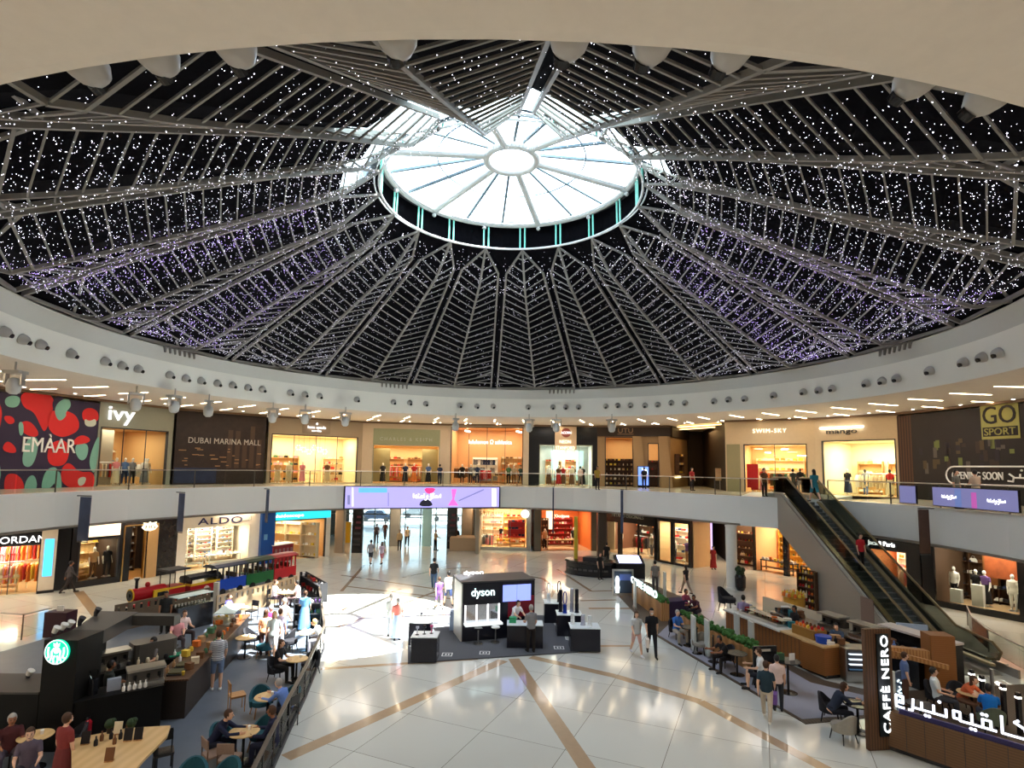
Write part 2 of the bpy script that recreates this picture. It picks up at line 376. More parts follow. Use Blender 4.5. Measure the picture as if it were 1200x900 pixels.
MUL=mat('blue_grey_mullion',(.12,.2,.24),.4)
for k in range(18):
    a=math.radians(15+20*k); d=Vector((math.sin(a),math.cos(a),0))
    if k%3: MB().beam(d*1.25+Vector((0,0,cz(1.25)+.05)),d*RUP+Vector((0,0,cz(RUP)-.02)),.11,.1).build('mullion',MUL,oc)
MB().tube([p+Vector((0,0,0)) for p in circ(3.3,cz(3.3)+.04,48)],.035,5).build('glazing_bar',MUL,oc)
og=MB(); a_,b_=circ(RUP+.1,cz(RUP)+.16),circ(1.2,cz(1.2)+.16)
for i in range(72): og.add([a_[i],a_[i+1],b_[i+1],b_[i]],[(0,1,2,3)])
og.add([b_[i] for i in range(72)],[tuple(range(72))])
og.build('glass',glassmat('skylight_glass',(.93,.98,1),.06),oc)
# ---- fairy lights
rnd=random.Random(3)
sp=MB(); cols=[]
def star(p,r):
    p=Vector(p); v=[p+Vector(q)*r for q in ((1,0,0),(-1,0,0),(0,1,0),(0,-1,0),(0,0,1),(0,0,-1))]
    sp.add(v,[(0,2,4),(2,1,4),(1,3,4),(3,0,4),(2,0,5),(1,2,5),(3,1,5),(0,3,5)])
def scatter(n,a0,a1,r0,r1,d0,d1,mi,s0=.008,s1=.02):
    sp.cur=mi
    for _ in range(n):
        a=rnd.uniform(a0,a1); r=math.sqrt(rnd.uniform(r0*r0,r1*r1)); dm=min(d1,max(.06,(17.9-r)*.55)); p=S(a,r,-rnd.uniform(min(d0,dm*.3),dm)); star(p,rnd.uniform(s0,s1)*(1.5 if rnd.random()<.06 else 1))
scatter(8500,0,360,6.0,17.7,.1,1.3,0,.0035,.0095)
scatter(4200,45,150,7,17.6,.2,1.6,0,.004,.0105); scatter(4200,210,315,7,17.6,.2,1.6,0,.004,.0105)
for a0,a1 in ((60,88),(88,118),(245,262),(262,292)):   # thicker violet swags
    for _ in range(5):
        aa=rnd.uniform(a0,a1); scatter(170,aa-2.2,aa+2.2,8,17.5,.4,1.4,1,.005,.0115)
scatter(1500,0,360,5.9,8.5,.05,.6,0,.006,.014)
l1=lit('fairy_light_white',(.85,.82,1),10); l2=lit('fairy_light_violet',(.55,.38,1),8)
for m_ in (l1,l2): m_.cycles.emission_sampling='NONE'
o=sp.build('string_lights',[l1,l2]); tag(o,'net of tiny white and violet fairy lights hung under the dome','string lights',kind='stuff')
# near-side clerestory strips (bright slots between the baffles beyond the oculus)
# ---- sky, sun, portal
w=bpy.data.worlds.new('sky'); SC.world=w; w.use_nodes=True; nt=w.node_tree; bg=nt.nodes['Background']
sky=nt.nodes.new('ShaderNodeTexSky'); sky.sky_type='NISHITA'; sky.sun_disc=False; sky.sun_elevation=math.radians(66); sky.sun_rotation=math.radians(100); sky.air_density=1.2; sky.dust_density=3
mixn=nt.nodes.new('ShaderNodeMix'); mixn.data_type='RGBA'; mixn.inputs['Factor'].default_value=.8; mixn.inputs['B'].default_value=(1,1,1,1)
nt.links.new(sky.outputs[0],mixn.inputs['A']); nt.links.new(mixn.outputs['Result'],bg.inputs[0]); bg.inputs[1].default_value=2.3
sd=bpy.data.lights.new('sun','SUN'); sd.energy=24; sd.angle=.009; sd.color=(1,.97,.9); so=bpy.data.objects.new('sun',sd); COL.objects.link(so)
tgt=Vector((-7.9,26.8,0)); src=Vector((CX,CY,UP)); so.rotation_euler=(tgt-src).to_track_quat('-Z','Y').to_euler(); so.location=(30,20,60)
pd=bpy.data.lights.new('skylight_portal','AREA'); pd.shape='DISK'; pd.size=11.4; pd.energy=1; pd.cycles.is_portal=True; po=bpy.data.objects.new('skylight_portal',pd); COL.objects.link(po); po.location=(CX,CY,UP+.9)
# ---- gallery ceiling lights
def arealight(loc,sx,sy,e,col=(1,.82,.6),rot=(0,0,0)):
    ld=bpy.data.lights.new('shop_and_fill_light','AREA'); ld.shape='RECTANGLE'; ld.size=sx; ld.size_y=sy; ld.energy=e; ld.color=col; o=bpy.data.objects.new('shop_and_fill_light',ld); COL.objects.link(o); o.location=loc; o.rotation_euler=rot; return o
proto=thing('strip_light','slim warm strip light recessed radially in the gallery ceiling, inner row','ceiling light',(0,0,0),0,'inner row of strip lights')
MB().box(-.07,.07,-1.15,1.15,-.03,.01).build('frame',CEIL,proto); MB().box(-.05,.05,-1.1,1.1,-.04,-.03).build('diffuser',WARMSTRIP,proto)
k=0; ang=70.4-6.13*34
while ang<216:
    a=(ang+180)%360-180
    if True:
        for R,lab,grp,off in ((22.5,None,None,0),(26.1,'slim warm strip light recessed radially in the gallery ceiling, outer row','outer row of strip lights',-.0)):
            aa=a+(0 if R<24 else .7); p=pol(aa,R,LIP); c=proto if k==0 else copy_tree(proto); c.location=p; c.rotation_euler=(0,0,-math.radians(aa))
            if R>24: c['label']=lab; c['group']=grp; c.scale=(1,.8,1)
            k+=1
    ang+=6.13
dl=thing('downlight','small round downlight in the gallery ceiling above the shopfronts','downlight',(0,0,0),0,'gallery ceiling downlights')
MB().lathe([(.11,0),(.11,-.03),(.08,-.035)],n=12).build('rim',WHITE,dl); MB().lathe([(.075,-.03),(.075,-.045),(.02,-.05)],n=12).build('lens',LAMPW,dl)
k=0
for a in [62.5+5.85*i for i in range(-24,9)]:
    c=dl if k==0 else copy_tree(dl); c.location=pol(a,26.25,LIP); k+=1
# spotlights in the ring fascia
sl=thing('fascia_spotlight','small eyeball spotlight set in the white ring fascia','spotlight',(0,0,0),0,'eyeball spotlights around the ring fascia')
MB().lathe([(.21,0),(.2,.09),(.17,.2),(.1,.29),(.03,.31)],n=14).build('housing',mat('spotlight_grey',(.45,.44,.42),.4),sl,smooth=True)
MB().lathe([(.09,.25),(.085,.34),(.02,.345)],c=(0.05,-.05,0),n=12).build('lens',BLACK,sl)
SPOTS=[(3,388),(25,397),(46,403),(82,414),(122,423),(142,428),(161,432),(198,439),(217,443),(235,446),(254,449),(272,451),(290,454),(307,456),(340,460),(357,462),(374,464),(418,468),(461,471),(480,472),(499,473),(539,475),(559,476),(578,476),(619,477),(648,477),(663,477),(678,477),(710,476),(724,475),(739,475),(756,475),(771,474),(787,472),(803,472),(837,470),(854,468),(873,467),(907,463),(942,459),(960,457),(976,455),(1016,449),(1035,446),(1052,443),(1091,434),(1131,424),(1153,418),(1172,413)]
def onfascia(u,v):
    lo,hi=LIP,TOP
    for _ in range(30):
        h=(lo+hi)/2; p=at(u,v,h); r=math.hypot(p.x-CX,p.y-CY); rr=RL+(RT-RL)*(h-LIP)/(TOP-LIP)
        if r<rr: lo=h
        else: hi=h
    return p
k=0
pts=[onfascia(*q) for q in SPOTS]+[pol(math.degrees(math.atan2(q.x-CX,q.y-CY)),RL-.13,LIP+.26) for q in [at(u,v,LIP) for u,v in ((80,86),(160,68),(256,57),(457,45),(672,46),(775,53),(873,62),(1100,98),(1182,122))]]
for p in pts:
    az=math.atan2(p.x-CX,p.y-CY); c=sl if k==0 else copy_tree(sl); k+=1
    c.location=p; c.rotation_euler=Vector((-math.sin(az),-math.cos(az),-.35)).to_track_quat('Z','Y').to_euler()
# theatre luminaires hanging just outside the lip
pj=thing('hanging_projector','boxy white moving-head lamp hanging from the gallery ceiling edge','projector',(0,0,0),0,'moving-head lamps along the gallery ceiling')
MB().box(-.28,.28,-.2,.2,-.14,-.02).cyl((0,0,-.02),(0,0,.35),.03).build('bracket',mat('projector_grey',(.5,.49,.46),.4),pj)
MB().box(-.3,-.24,-.08,.08,-.6,-.1).box(.24,.3,-.08,.08,-.6,-.1).box(-.3,.3,-.08,.08,-.14,-.1).build('yoke',STEEL,pj)
MB().lathe([(.1,-.95),(.19,-.85),(.22,-.6),(.17,-.36),(.08,-.3)],n=12).build('lamp_head',mat('projector_head',(.62,.62,.6),.35),pj,smooth=True)
for i,(u,v) in enumerate([(18,434),(160,460),(205,463),(245,469),(320,478),(358,480),(405,483),(534,490),(620,491),(652,491),(717,491)]):
    c=pj if i==0 else copy_tree(pj); p=at(u,v,10.75); c.location=p; c.rotation_euler=(0,0,i*.7)
    c.scale=(1.2,1.2,1.0)
lb=thing('lighting_bar','row of small stage lamps clamped at the top edge of the ring fascia','lighting bar',(0,0,0),0,'stage lamp bars at the dome edge')
MB().beam((-1,0,0),(1,0,0),.05,.05).build('bar',TRUSS,lb)
for i in range(7): MB().cyl((-.9+.3*i,0,-.02),(-.9+.3*i,-.05,-.3),.07,.05,n=8).build('lamp',TRUSS,lb)
for i,a in enumerate([-74,-27.5,12.5,85]):
    c=lb if i==0 else copy_tree(lb); c.location=pol(a,RT-.15,TOP+.02); c.rotation_euler=(0,0,-math.radians(a))
mb=MB(); npt=[pol(a,23.2) for a in range(150,211,5)]; mb.prism([(p.x,p.y) for p in npt]+[(-20,-14),(20,-14)],SB,F1); struct('floor_gallery_near',mb,GFLOOR)

for a in range(-170,190,20): p=pol(a,23.4,LIP-.2); arealight(p,3.0,3.0,55 if abs(a)<130 else 140,(1,.93,.86))  # fill lights added to brighten the gallery and near ceiling, no fittings there
for a in list(range(-140,50,15))+[80,95,110,125]: p=pol(a,25.3 if abs(a)>40 else 27.5,SB-.12); arealight(p,2.2,2.2,70,(1,.74,.48))  # warm fill lights added under the soffit to tint the ground floor
# ---------------------------------------------------------------- people
DG=None
def remesh(mb,vox,name,mats,smooth=True,extra=None,shrink=0):
    me=mb.mesh(name); o=bpy.data.objects.new(name,me); COL.objects.link(o)
    r=o.modifiers.new('r','REMESH'); r.mode='VOXEL'; r.voxel_size=vox; r.use_smooth_shade=smooth
    s=o.modifiers.new('s','SMOOTH'); s.factor=.5; s.iterations=3
    dg=bpy.context.evaluated_depsgraph_get(); dg.update(); m2=bpy.data.meshes.new_from_object(o.evaluated_get(dg)); bpy.data.objects.remove(o); bpy.data.meshes.remove(me)
    if extra:
        e=extra.mesh('e'); bm=bmesh.new(); bm.from_mesh(m2); n0=len(bm.faces); bm.from_mesh(e); bm.faces.ensure_lookup_table()
        for f in bm.faces[n0:]: f.material_index=1
        bm.to_mesh(m2); bm.free(); bpy.data.meshes.remove(e)
    for m in mats: m2.materials.append(m)
    m2.name=name; return m2
V=Vector
def rotx(v,a): return Matrix.Rotation(a,3,'X')@v
def skeleton(pose):
    P=dict(lean=0,la=(.12,.15),ra=(-.12,.15),ll=(0,0),rl=(0,0),sit=0,head=0,hands=0)
    P.update(pose); J={}
    hz=.50 if P['sit'] else .93
    pel=V((0,0,hz)); J['pel']=pel; sp=lambda z,y=0: pel+rotx(V((0,y,z)),P['lean'])
    J['waist']=sp(.14); J['chest']=sp(.36); J['neck']=sp(.53); J['neck2']=sp(.575)+V((0,-.01,0))
    hd=rotx(V((0,-.02,.125)),P['lean']*.5+P['head']); J['head']=J['neck2']+hd
    for s,k in ((1,'l'),(-1,'r')):
        sw,bd=P[k+'a']; sh=sp(.462)+V((s*.172,0,0)); J[k+'sh']=sh
        # arm hangs down; sw forward swing (towards -y), bd elbow bend
        u=rotx(V((s*.05,0,-.28)),-sw); J[k+'el']=sh+u; f=rotx(V((s*.0-s*.03*bd,0,-.25)),-(sw+bd)); J[k+'wr']=J[k+'el']+f; J[k+'hd']=f.normalized()
        th,kn=P[k+'l']; hp=pel+V((s*.095,0,-.02)); J[k+'hp']=hp
        if P['sit']: a=V((s*.10,-.42,.0+.0)); J[k+'kn']=hp+a; J[k+'an']=J[k+'kn']+V((0,-.02+ -.1*kn,-.40))
        else:
            J[k+'kn']=hp+rotx(V((s*.01,0,-.43)),-th); J[k+'an']=J[k+'kn']+rotx(V((0,0,-.41)),-(th-kn))
        J[k+'toe']=J[k+'an']+V((s*.02,-.17,-.045))
    return J
def ell(c,rx,ry,n=12,tilt=0): return [V(c)+rotx(V((rx*math.cos(2*PI*i/n),ry*math.sin(2*PI*i/n),0)),tilt) for i in range(n)]
def capsule(mb,p,q,r1,r2,n=10):
    mb.cyl(p,q,r1,r2,n=n); mb.ball(p,r1,n,6); mb.ball(q,r2,n,6)
def torso(mb,J,lean,g=0,z0=-.1):
    pel=J['pel']; sp=lambda z,y=0: pel+rotx(V((0,y,z)),lean)
    R=[(z0,.155,.11),(.0,.168,.118),(.14,.138,.098),(.30,.158,.112),(.42,.172,.108),(.49,.165,.085),(.535,.08,.06),(.56,.058,.055)]
    mb.loft([ell(sp(z),rx+g,ry+g,14,lean) for z,rx,ry in R])
def body_mesh(pose,name='body'):
    J=skeleton(pose); mb=MB(); L=pose.get('lean',0); torso(mb,J,L)
    capsule(mb,J['neck']-V((0,0,.03)),J['neck2']+V((0,0,.02)),.053,.048)
    h=J['head']; mb.ball(h,.098,14,10,(.80,.98,1.2)); mb.ball(h+V((0,-.02,-.055)),.062,12,8,(.85,1,1))     # cranium, jaw
    mb.cyl(h+V((0,-.09,.012)),h+V((0,-.118,-.018)),.008,.016,n=8); mb.ball(h+V((0,-.112,-.02)),.014,8,6)
    for s in (1,-1): mb.ball(h+V((s*.079,.005,-.005)),.022,8,6,(.4,.8,1.3))
    for s,k in ((1,'l'),(-1,'r')):
        sh,el,wr,d=J[k+'sh'],J[k+'el'],J[k+'wr'],J[k+'hd']
        capsule(mb,sh,el,.052,.041); capsule(mb,el,wr,.041,.028)
        side=V((1,0,0)) if abs(d.x)<.8 else V((0,1,0)); fw=d.cross(side).normalized(); side=fw.cross(d).normalized()
        pc=wr+d*.05; mb.loft([[wr+d*t+fw*(.040*w)*math.cos(a)+side*(.016)*math.sin(a) for a in [2*PI*i/8 for i in range(8)]] for t,w in ((-.005,.7),(.03,.95),(.085,1.0))])
        for i,ln in enumerate((.068,.078,.072,.055)):
            b=wr+d*.08+fw*(.030-.0205*i); cu=side*(-s*.012); m_=b+d*ln*.5+cu*.3; capsule(mb,b,m_,.0085,.008,6); capsule(mb,m_,m_+d*ln*.45+cu,.008,.007,6)
        tb=wr+d*.025+fw*.035; tm=tb+fw*.03+d*.03; capsule(mb,tb,tm,.011,.0095,6); capsule(mb,tm,tm+d*.03+fw*.005,.0095,.008,6)
        hp,kn,an,to=J[k+'hp'],J[k+'kn'],J[k+'an'],J[k+'toe']
        capsule(mb,hp,kn,.083,.056); capsule(mb,kn,kn.lerp(an,.35),.055,.056); capsule(mb,kn.lerp(an,.35),an,.056,.036); capsule(mb,an+V((0,.02,-.03)),to,.036,.028)
    ex=MB()
    for s in (1,-1): ex.ball(h+V((s*.032,-.0895,.012)),.011,8,5,(1.2,.5,.7)); ex.beam(h+V((s*.02,-.094,.034)),h+V((s*.048,-.086,.033)),.005,.006)
    ex.ball(h+V((0,-.095,-.058)),.018,8,5,(1.2,.35,.4))
    return remesh(mb,.0115,name,[SKIN,EYEM],extra=ex)
def top_mesh(pose,sleeve=1,long=0):
    J=skeleton(pose); mb=MB(); L=pose.get('lean',0); torso(mb,J,L,.018,-.06 if not long else -.1)
    for k in 'lr':
        sh,el,wr=J[k+'sh'],J[k+'el'],J[k+'wr']; capsule(mb,sh,sh.lerp(el,.62 if sleeve==1 else 1),.060,.056 if sleeve==1 else .054)
        if sleeve==2: capsule(mb,el,el.lerp(wr,.93),.053,.042)
    return remesh(mb,.014,'top',[WHITE])
def bottom_mesh(pose,kind='trousers'):
    J=skeleton(pose); mb=MB(); pel=J['pel']; L=pose.get('lean',0)
    if kind in('trousers','shorts'):
        mb.loft([ell(pel+V((0,0,z)),rx,ry,14) for z,rx,ry in ((-.12,.15,.11),(-.02,.182,.132),(.07,.165,.12),(.09,.15,.11))])
        for k in 'lr':
            hp,kn,an=J[k+'hp'],J[k+'kn'],J[k+'an']; capsule(mb,hp,kn if kind=='trousers' else hp.lerp(kn,.85),.098,.072)
            if kind=='trousers': capsule(mb,kn,an+V((0,0,.02)),.071,.055)
    else:
        if J['lkn'].y<-.3:                                   # seated skirt over the thighs
            mb.loft([ell(pel+V((0,-t*.46,-.0-t*.03)),.19+.02*t,.10,14,PI/2) for t in (0,.5,1)]); mb.loft([ell(pel+V((0,0,z)),.18,.13,14) for z in (-.1,.1)])
            mb.loft([ell((J['lkn']+J['rkn'])/2+V((0,0,z)),.2,.09,14) for z in (.06,-.1,-.25)])
        else:
            zb=.12 if kind=='dress' else .04
            mb.loft([ell(V((0,(pel.y),z)),rx,ry,14) for z,rx,ry in ((zb,.27,.22),(.45,.24,.19),(pel.z,.19,.14),(pel.z+.14,.158,.118))])
    return remesh(mb,.015,kind,[WHITE])
def shoe_mesh(pose):
    J=skeleton(pose); mb=MB()
    for k in 'lr':
        an,to=J[k+'an'],J[k+'toe']; capsule(mb,an+V((0,.025,-.035)),to+V((0,-.01,.0)),.045,.037,8); capsule(mb,an+V((0,.0,-.03)),an+V((0,.0,.0)),.044,.044,8)
    return remesh(mb,.014,'shoes',[WHITE])
def hair_mesh(pose,long=0):
    J=skeleton(pose); h=J['head']; mb=MB()
    mb.ball(h+V((0,.018,.028)),.108,14,10,(.84,.98,1.13))
    if long: mb.loft([ell(h+V((0,y,z)),rx,ry,12) for y,z,rx,ry in ((.04,.05,.085,.07),(.06,-.06,.095,.05),(.075,-.17,.10,.04),(.075,-.24,.07,.03))])
    m=remesh(mb,.013,'hair',[WHITE]); bm=bmesh.new(); bm.from_mesh(m)
    ks=[v for v in bm.verts if (v.co-h).y<-.035 and (v.co-h).z<.062]; bmesh.ops.delete(bm,geom=ks,context='VERTS'); bm.to_mesh(m); bm.free()
    return m
POSES={'stand':dict(la=(.05,.2),ra=(.05,.2)),'walk':dict(la=(-.4,.25),ra=(.4,.35),ll=(.38,.06),rl=(-.34,.28)),'sit':dict(sit=1,la=(.5,1.0),ra=(.55,1.05),lean=.08,head=.1),
 'sitback':dict(sit=1,la=(.25,1.2),ra=(.3,1.1),lean=-.15),'lean':dict(lean=.45,la=(.7,.5),ra=(.8,.6),head=.1),'talk':dict(la=(.25,1.1),ra=(.15,.5),ll=(.06,0),rl=(-.05,0)),'mann':dict(la=(.1,.3),ra=(-.1,.25),ll=(.08,.0),rl=(-.06,0)),'sitlean':dict(sit=1,lean=.5,la=(.9,.7),ra=(.9,.8),head=.1)}
MC={}
def pm(kind,pose,*a):
    k=(kind,pose)+a
    if k not in MC: MC[k]={'body':body_mesh,'top':top_mesh,'bottom':bottom_mesh,'shoes':shoe_mesh,'hair':hair_mesh}[kind](POSES[pose],*a)
    return MC[k]
def child(name,me,root,m):
    o=bpy.data.objects.new(name,me); COL.objects.link(o); o.parent=root
    if m: o.material_slots[0].link='OBJECT'; o.material_slots[0].material=m
    return o
def person(loc,rz,label,pose='stand',top=(120,120,120),bot=(40,40,45),kind='trousers',sleeve=1,hair='black',long=0,skin=0,shoes=(40,40,40),h=1.72,mask=0,bag=None,hat=None):
    r=thing('person',label,'person',loc,rz); s=h/1.72; r.scale=(s,s,s)
    b=child('body',pm('body',pose),r,SKIN2 if skin else SKIN)
    child('top',pm('top',pose,sleeve,0),r,cloth(*top)); child({'dress':'dress_skirt','abaya':'abaya_skirt'}.get(kind,kind),pm('bottom',pose,kind),r,cloth(*bot))
    child('shoes',pm('shoes',pose),r,cloth(*shoes)); child('hair',pm('hair',pose,long),r,HAIR[hair] if hair in HAIR else cloth(*hair))
    J=skeleton(POSES[pose]); hd=J['head']
    if mask: MB().ball(hd+V((0,-.065,-.045)),.05,10,6,(.95,.85,.75)).build('face_mask',cloth(235,238,240),r,smooth=True)
    if bag:
        w_=J['rhd']*.1+J['rwr']; MB().cbox(w_+V((0,0,-.27)),(.12,.32,.30),bev=.03).tube([w_+V((0,-.1,-.12)),w_,w_+V((0,.1,-.12))],.008,5).build('carried_bag',cloth(*bag),r)
    return r
def face(u=None): return 0
PI2=PI/2
# ---------------------------------------------------------------- shops
def adopt(o,root): o.parent=root; o.matrix_parent_inverse=Matrix.Translation(-root.location); return o
def root_at(name,label,cat,loc,group=None): return thing(name,label,cat,loc,0,group)
CN={'cream':(225,210,180),'white':(238,235,230),'black':(35,33,36),'navy':(45,55,85),'grey':(130,130,135),'pink':(225,140,150),'red':(185,45,45),'orange':(225,120,55),'yellow':(225,190,70),'blue':(90,120,175),'green':(70,110,80),'tan':(180,140,100),'brown':(110,75,50),'purple':(110,80,140),'beige':(200,180,150),'teal':(40,110,120)}
PROTO={}
def proto(name,build):
    if name not in PROTO:
        r=build(); PROTO[name]=(r,[False])
    return PROTO[name][0]
def mk_garment():
    mb=MB(); mb.loft([[(x*w,y*t,z) for x,y in ((-1,-1),(1,-1),(1,1),(-1,1))] for w,t,z in ((.22,.03,-1.0),(.18,.035,-.45),(.20,.035,-.18),(.12,.025,-.10))])
    for s in (-1,1): mb.loft([[(s*x,y*.028,z) for x,z,y in ((.15,-.13,-1),(.21,-.2,-1),(.21,-.2,1),(.15,-.13,1))],[(s*x,y*.02,z) for x,z,y in ((.22,-.58,-1),(.29,-.56,-1),(.29,-.56,1),(.22,-.58,1))]])
    return mb.mesh('garment',WHITE)
def mk_fold():
    mb=MB()
    for i in range(4): mb.cbox((random.uniform(-.01,.01),0,.02+.04*i),(.26,.30,.036),bev=.03)
    return mb.mesh('folded_clothes',WHITE)
def mk_shoe():
    mb=MB(); mb.loft([[(x*w,y,z*h+.0) for x,z in ((-1,0),(1,0),(.9,.7),(0,1),(-.9,.7))] for y,w,h in ((-.14,.03,.035),(-.09,.045,.05),(-.02,.04,.06),(.05,.036,.09),(.12,.035,.10),(.14,.02,.08))]); return mb.mesh('shoe',WHITE)
def mk_bag():
    mb=MB(); mb.loft([[(x*w,y*d,z) for x,y in ((-1,-1),(1,-1),(1,1),(-1,1))] for w,d,z in ((.16,.06,0),(.17,.065,.08),(.13,.04,.2))]); mb.tube([(-.08,0,.19),(-.07,0,.30),(0,0,.34),(.07,0,.30),(.08,0,.19)],.009,5); return mb.mesh('handbag',WHITE)
def mk_bottle():
    return MB().lathe([(.035,0),(.04,.02),(.04,.11),(.016,.15),(.016,.19),(.02,.20)],n=8).mesh('bottle',WHITE)
def mk_box():
    return MB().cbox((0,0,.08),(.2,.14,.16),bev=.01).cbox((0,0,.165),(.205,.145,.015)).mesh('gift_box',WHITE)
def mk_hat():
    return MB().lathe([(.16,0),(.16,.012),(.10,.02),(.095,.09),(.04,.115)],n=14).mesh('hat',WHITE)
def mk_jar():
    return MB().lathe([(.05,0),(.055,.02),(.055,.09),(.04,.10),(.045,.125),(.02,.13)],n=10).mesh('jar',WHITE)
def mk_cup(): return MB().lathe([(.028,0),(.04,.09),(.043,.095),(.03,.105)],n=10).mesh('paper_cup',WHITE)
MK=dict(garment=mk_garment,folded_clothes=mk_fold,shoe=mk_shoe,handbag=mk_bag,bottle=mk_bottle,gift_box=mk_box,hat=mk_hat,jar=mk_jar,paper_cup=mk_cup)
CAT=dict(garment='garment',folded_clothes='clothes',shoe='shoe',handbag='handbag',bottle='bottle',gift_box='box',hat='hat',jar='jar',paper_cup='cup')
KINDW=dict(garment='garment on a hanger',folded_clothes='stack of folded clothes',shoe='shoe',handbag='handbag',bottle='bottle',gift_box='boxed item',hat='hat',jar='jar',paper_cup='paper cup')
MESH={}
def item(kind,loc,rz,col,where,scale=1,emit=0):
    if kind not in MESH: MESH[kind]=MK[kind]()
    o=bpy.data.objects.new(kind,MESH[kind]); COL.objects.link(o); o.location=loc; o.rotation_euler=(0,0,rz); o.scale=(scale,)*3
    o.material_slots[0].link='OBJECT'; o.material_slots[0].material=cloth(*CN[col])
    tag(o,f"{col} {KINDW[kind]} {where}",CAT[kind],f"{col} {KINDW[kind]}s {where}"); return o
R=random.Random(11)
def clothes_rail(pl,a,d,z,w,n,cols,where,along=0,h=1.5,layers=1):
    """rail parallel to the shopfront (or across it when along=1)"""
    p=pl.w(a,d,z); rz=pl.rz+(PI2 if along else 0); r=thing('clothing_rail',f"steel clothing rail of garments {where}",'clothing rail',p,rz,f"clothing rails {where}")
    MB().cyl((-w/2,0,h),(w/2,0,h),.018,n=6).build('rail_bar',STEEL,r)
    for s in (-1,1): MB().cyl((s*w/2,0,0),(s*w/2,0,h),.018,n=6).cyl((s*w/2,-.25,.02),(s*w/2,.25,.02),.018,n=6).build('upright',STEEL,r)
    dx=Vector((math.cos(rz),math.sin(rz),0))
    for i in range(n):
        q=p+dx*(-w/2+w*(i+.5)/n)+Vector((0,0,h)); item('garment',q,rz+PI2-R.uniform(.15,.5),R.choice(cols),where,R.uniform(.85,1.05))
def table(pl,a,d,z,w,l,kinds,cols,where,h=.8,m=None,n=6,rows=2):
    p=pl.w(a,d,z); r=thing('display_table',f"low display table of goods {where}",'display table',p,pl.rz,f"display tables {where}")
    MB().cbox((0,0,h-.03),(w,l,.06),bev=.02).build('table_top',m or WOODT,r)
    for sx in (-1,1):
        for sy in (-1,1): MB().cbox((sx*(w/2-.06),sy*(l/2-.06),(h-.06)/2),(.06,.06,h-.06)).build('leg',m or WOODT,r)
    MB().cbox((0,0,h*.35),(w-.12,l-.12,.03)).build('lower_shelf',m or WOODT,r)
    for j in range(rows):
        for i in range(n):
            item(R.choice(kinds),pl.w(a-w/2+w*(i+.5)/n,d+(-l/2+l*(j+.5)/rows),z+h+.002),pl.rz+R.uniform(-.3,.3),R.choice(cols),where)
def shelves(pl,a,d,z,w,h,rows,per,kinds,cols,where,m=None,depth=.35,scale=1,back=None):
    p=pl.w(a,d,z); r=thing('shelf_unit',f"wall shelf unit filled with goods {where}",'shelves',p,pl.rz,f"shelf units {where}")
    MB().box(-w/2,w/2,depth/2,depth/2+.03,0,h).build('back_panel',back or m or LWHITE,r)
    for s in (-1,1): MB().box(s*w/2-.02,s*w/2+.02,-depth/2,depth/2,0,h).build('side_panel',m or LWHITE,r)
    for k in range(rows): 
        zz=.15+(h-.35)*k/max(1,rows-1) if rows>1 else h*.5
        MB().box(-w/2+.02,w/2-.02,-depth/2,depth/2,zz,zz+.03).build('shelf_board',m or LWHITE,r)
        for i in range(per): item(R.choice(kinds),pl.w(a-w/2+w*(i+.5)/per,d+.02,z+zz+.032),pl.rz+PI+R.uniform(-.25,.25),R.choice(cols),where,scale)
def mannequin(pl,a,d,z,top,bot,where,kind='dress',turn=0,pose='mann',dark=0,plinth=0.0,scale=1.03):
    p=pl.w(a,d,z); r=thing('mannequin',f"{'dark' if dark else 'white'} mannequin in {top} top and {bot} {'skirt' if kind=='dress' else kind} {where}",'mannequin',p,pl.rz+turn,f"mannequins in {top} and {bot} {where}")
    r.scale=(scale,)*3
    MB().lathe([(.24,0),(.24,.015),(.02,.02)],n=14).build('base_plate',STEEL,r)
    b=child('figure',pm('body',pose),r,cloth(60,55,52) if dark else MANQ); b.location.z=.02
    for nm,me,c in (('top',pm('top',pose,1,0),top),({'dress':'dress_skirt'}.get(kind,kind),pm('bottom',pose,kind),bot)):
        o=child(nm,me,r,cloth(*CN[c])); o.location.z=.02
def interior(pl,s0,s1,z0,z1,depth,wm,fm=None,power=200,col=(1,.8,.55),side='back'):
    mb=MB(); pl.box(mb,s0-.02,s1+.02,z0,z1,-depth-.1,-depth); pl.box(mb,s0-.12,s0-.02,z0,z1,-depth-.1,-.02); pl.box(mb,s1+.02,s1+.12,z0,z1,-depth-.1,-.02)
    struct('wall_'+side,mb,wm)
    mb=MB(); pl.box(mb,s0,s1,z1-.02,z1+.08,-depth,-.02); struct('ceiling_shop',mb,wm)
    mb=MB(); pl.box(mb,s0,s1,z0-.04,z0+.006,-depth,-.0); struct('floor_shop',mb,fm or mat('shop_floor_stone',K(215,180,140),.25))
    n=max(1,round((s1-s0)/3.5))
    for i in range(n):
        a=s0+(s1-s0)*(i+.5)/n; ld=arealight(pl.w(a,-depth*.45,z1-.08),min(2.4,(s1-s0)/n*.7),depth*.55,power*.30*(s1-s0)/n/3.5,(1,(col[1]+1)/2,(col[2]+.75)/2),(0,0,pl.rz))
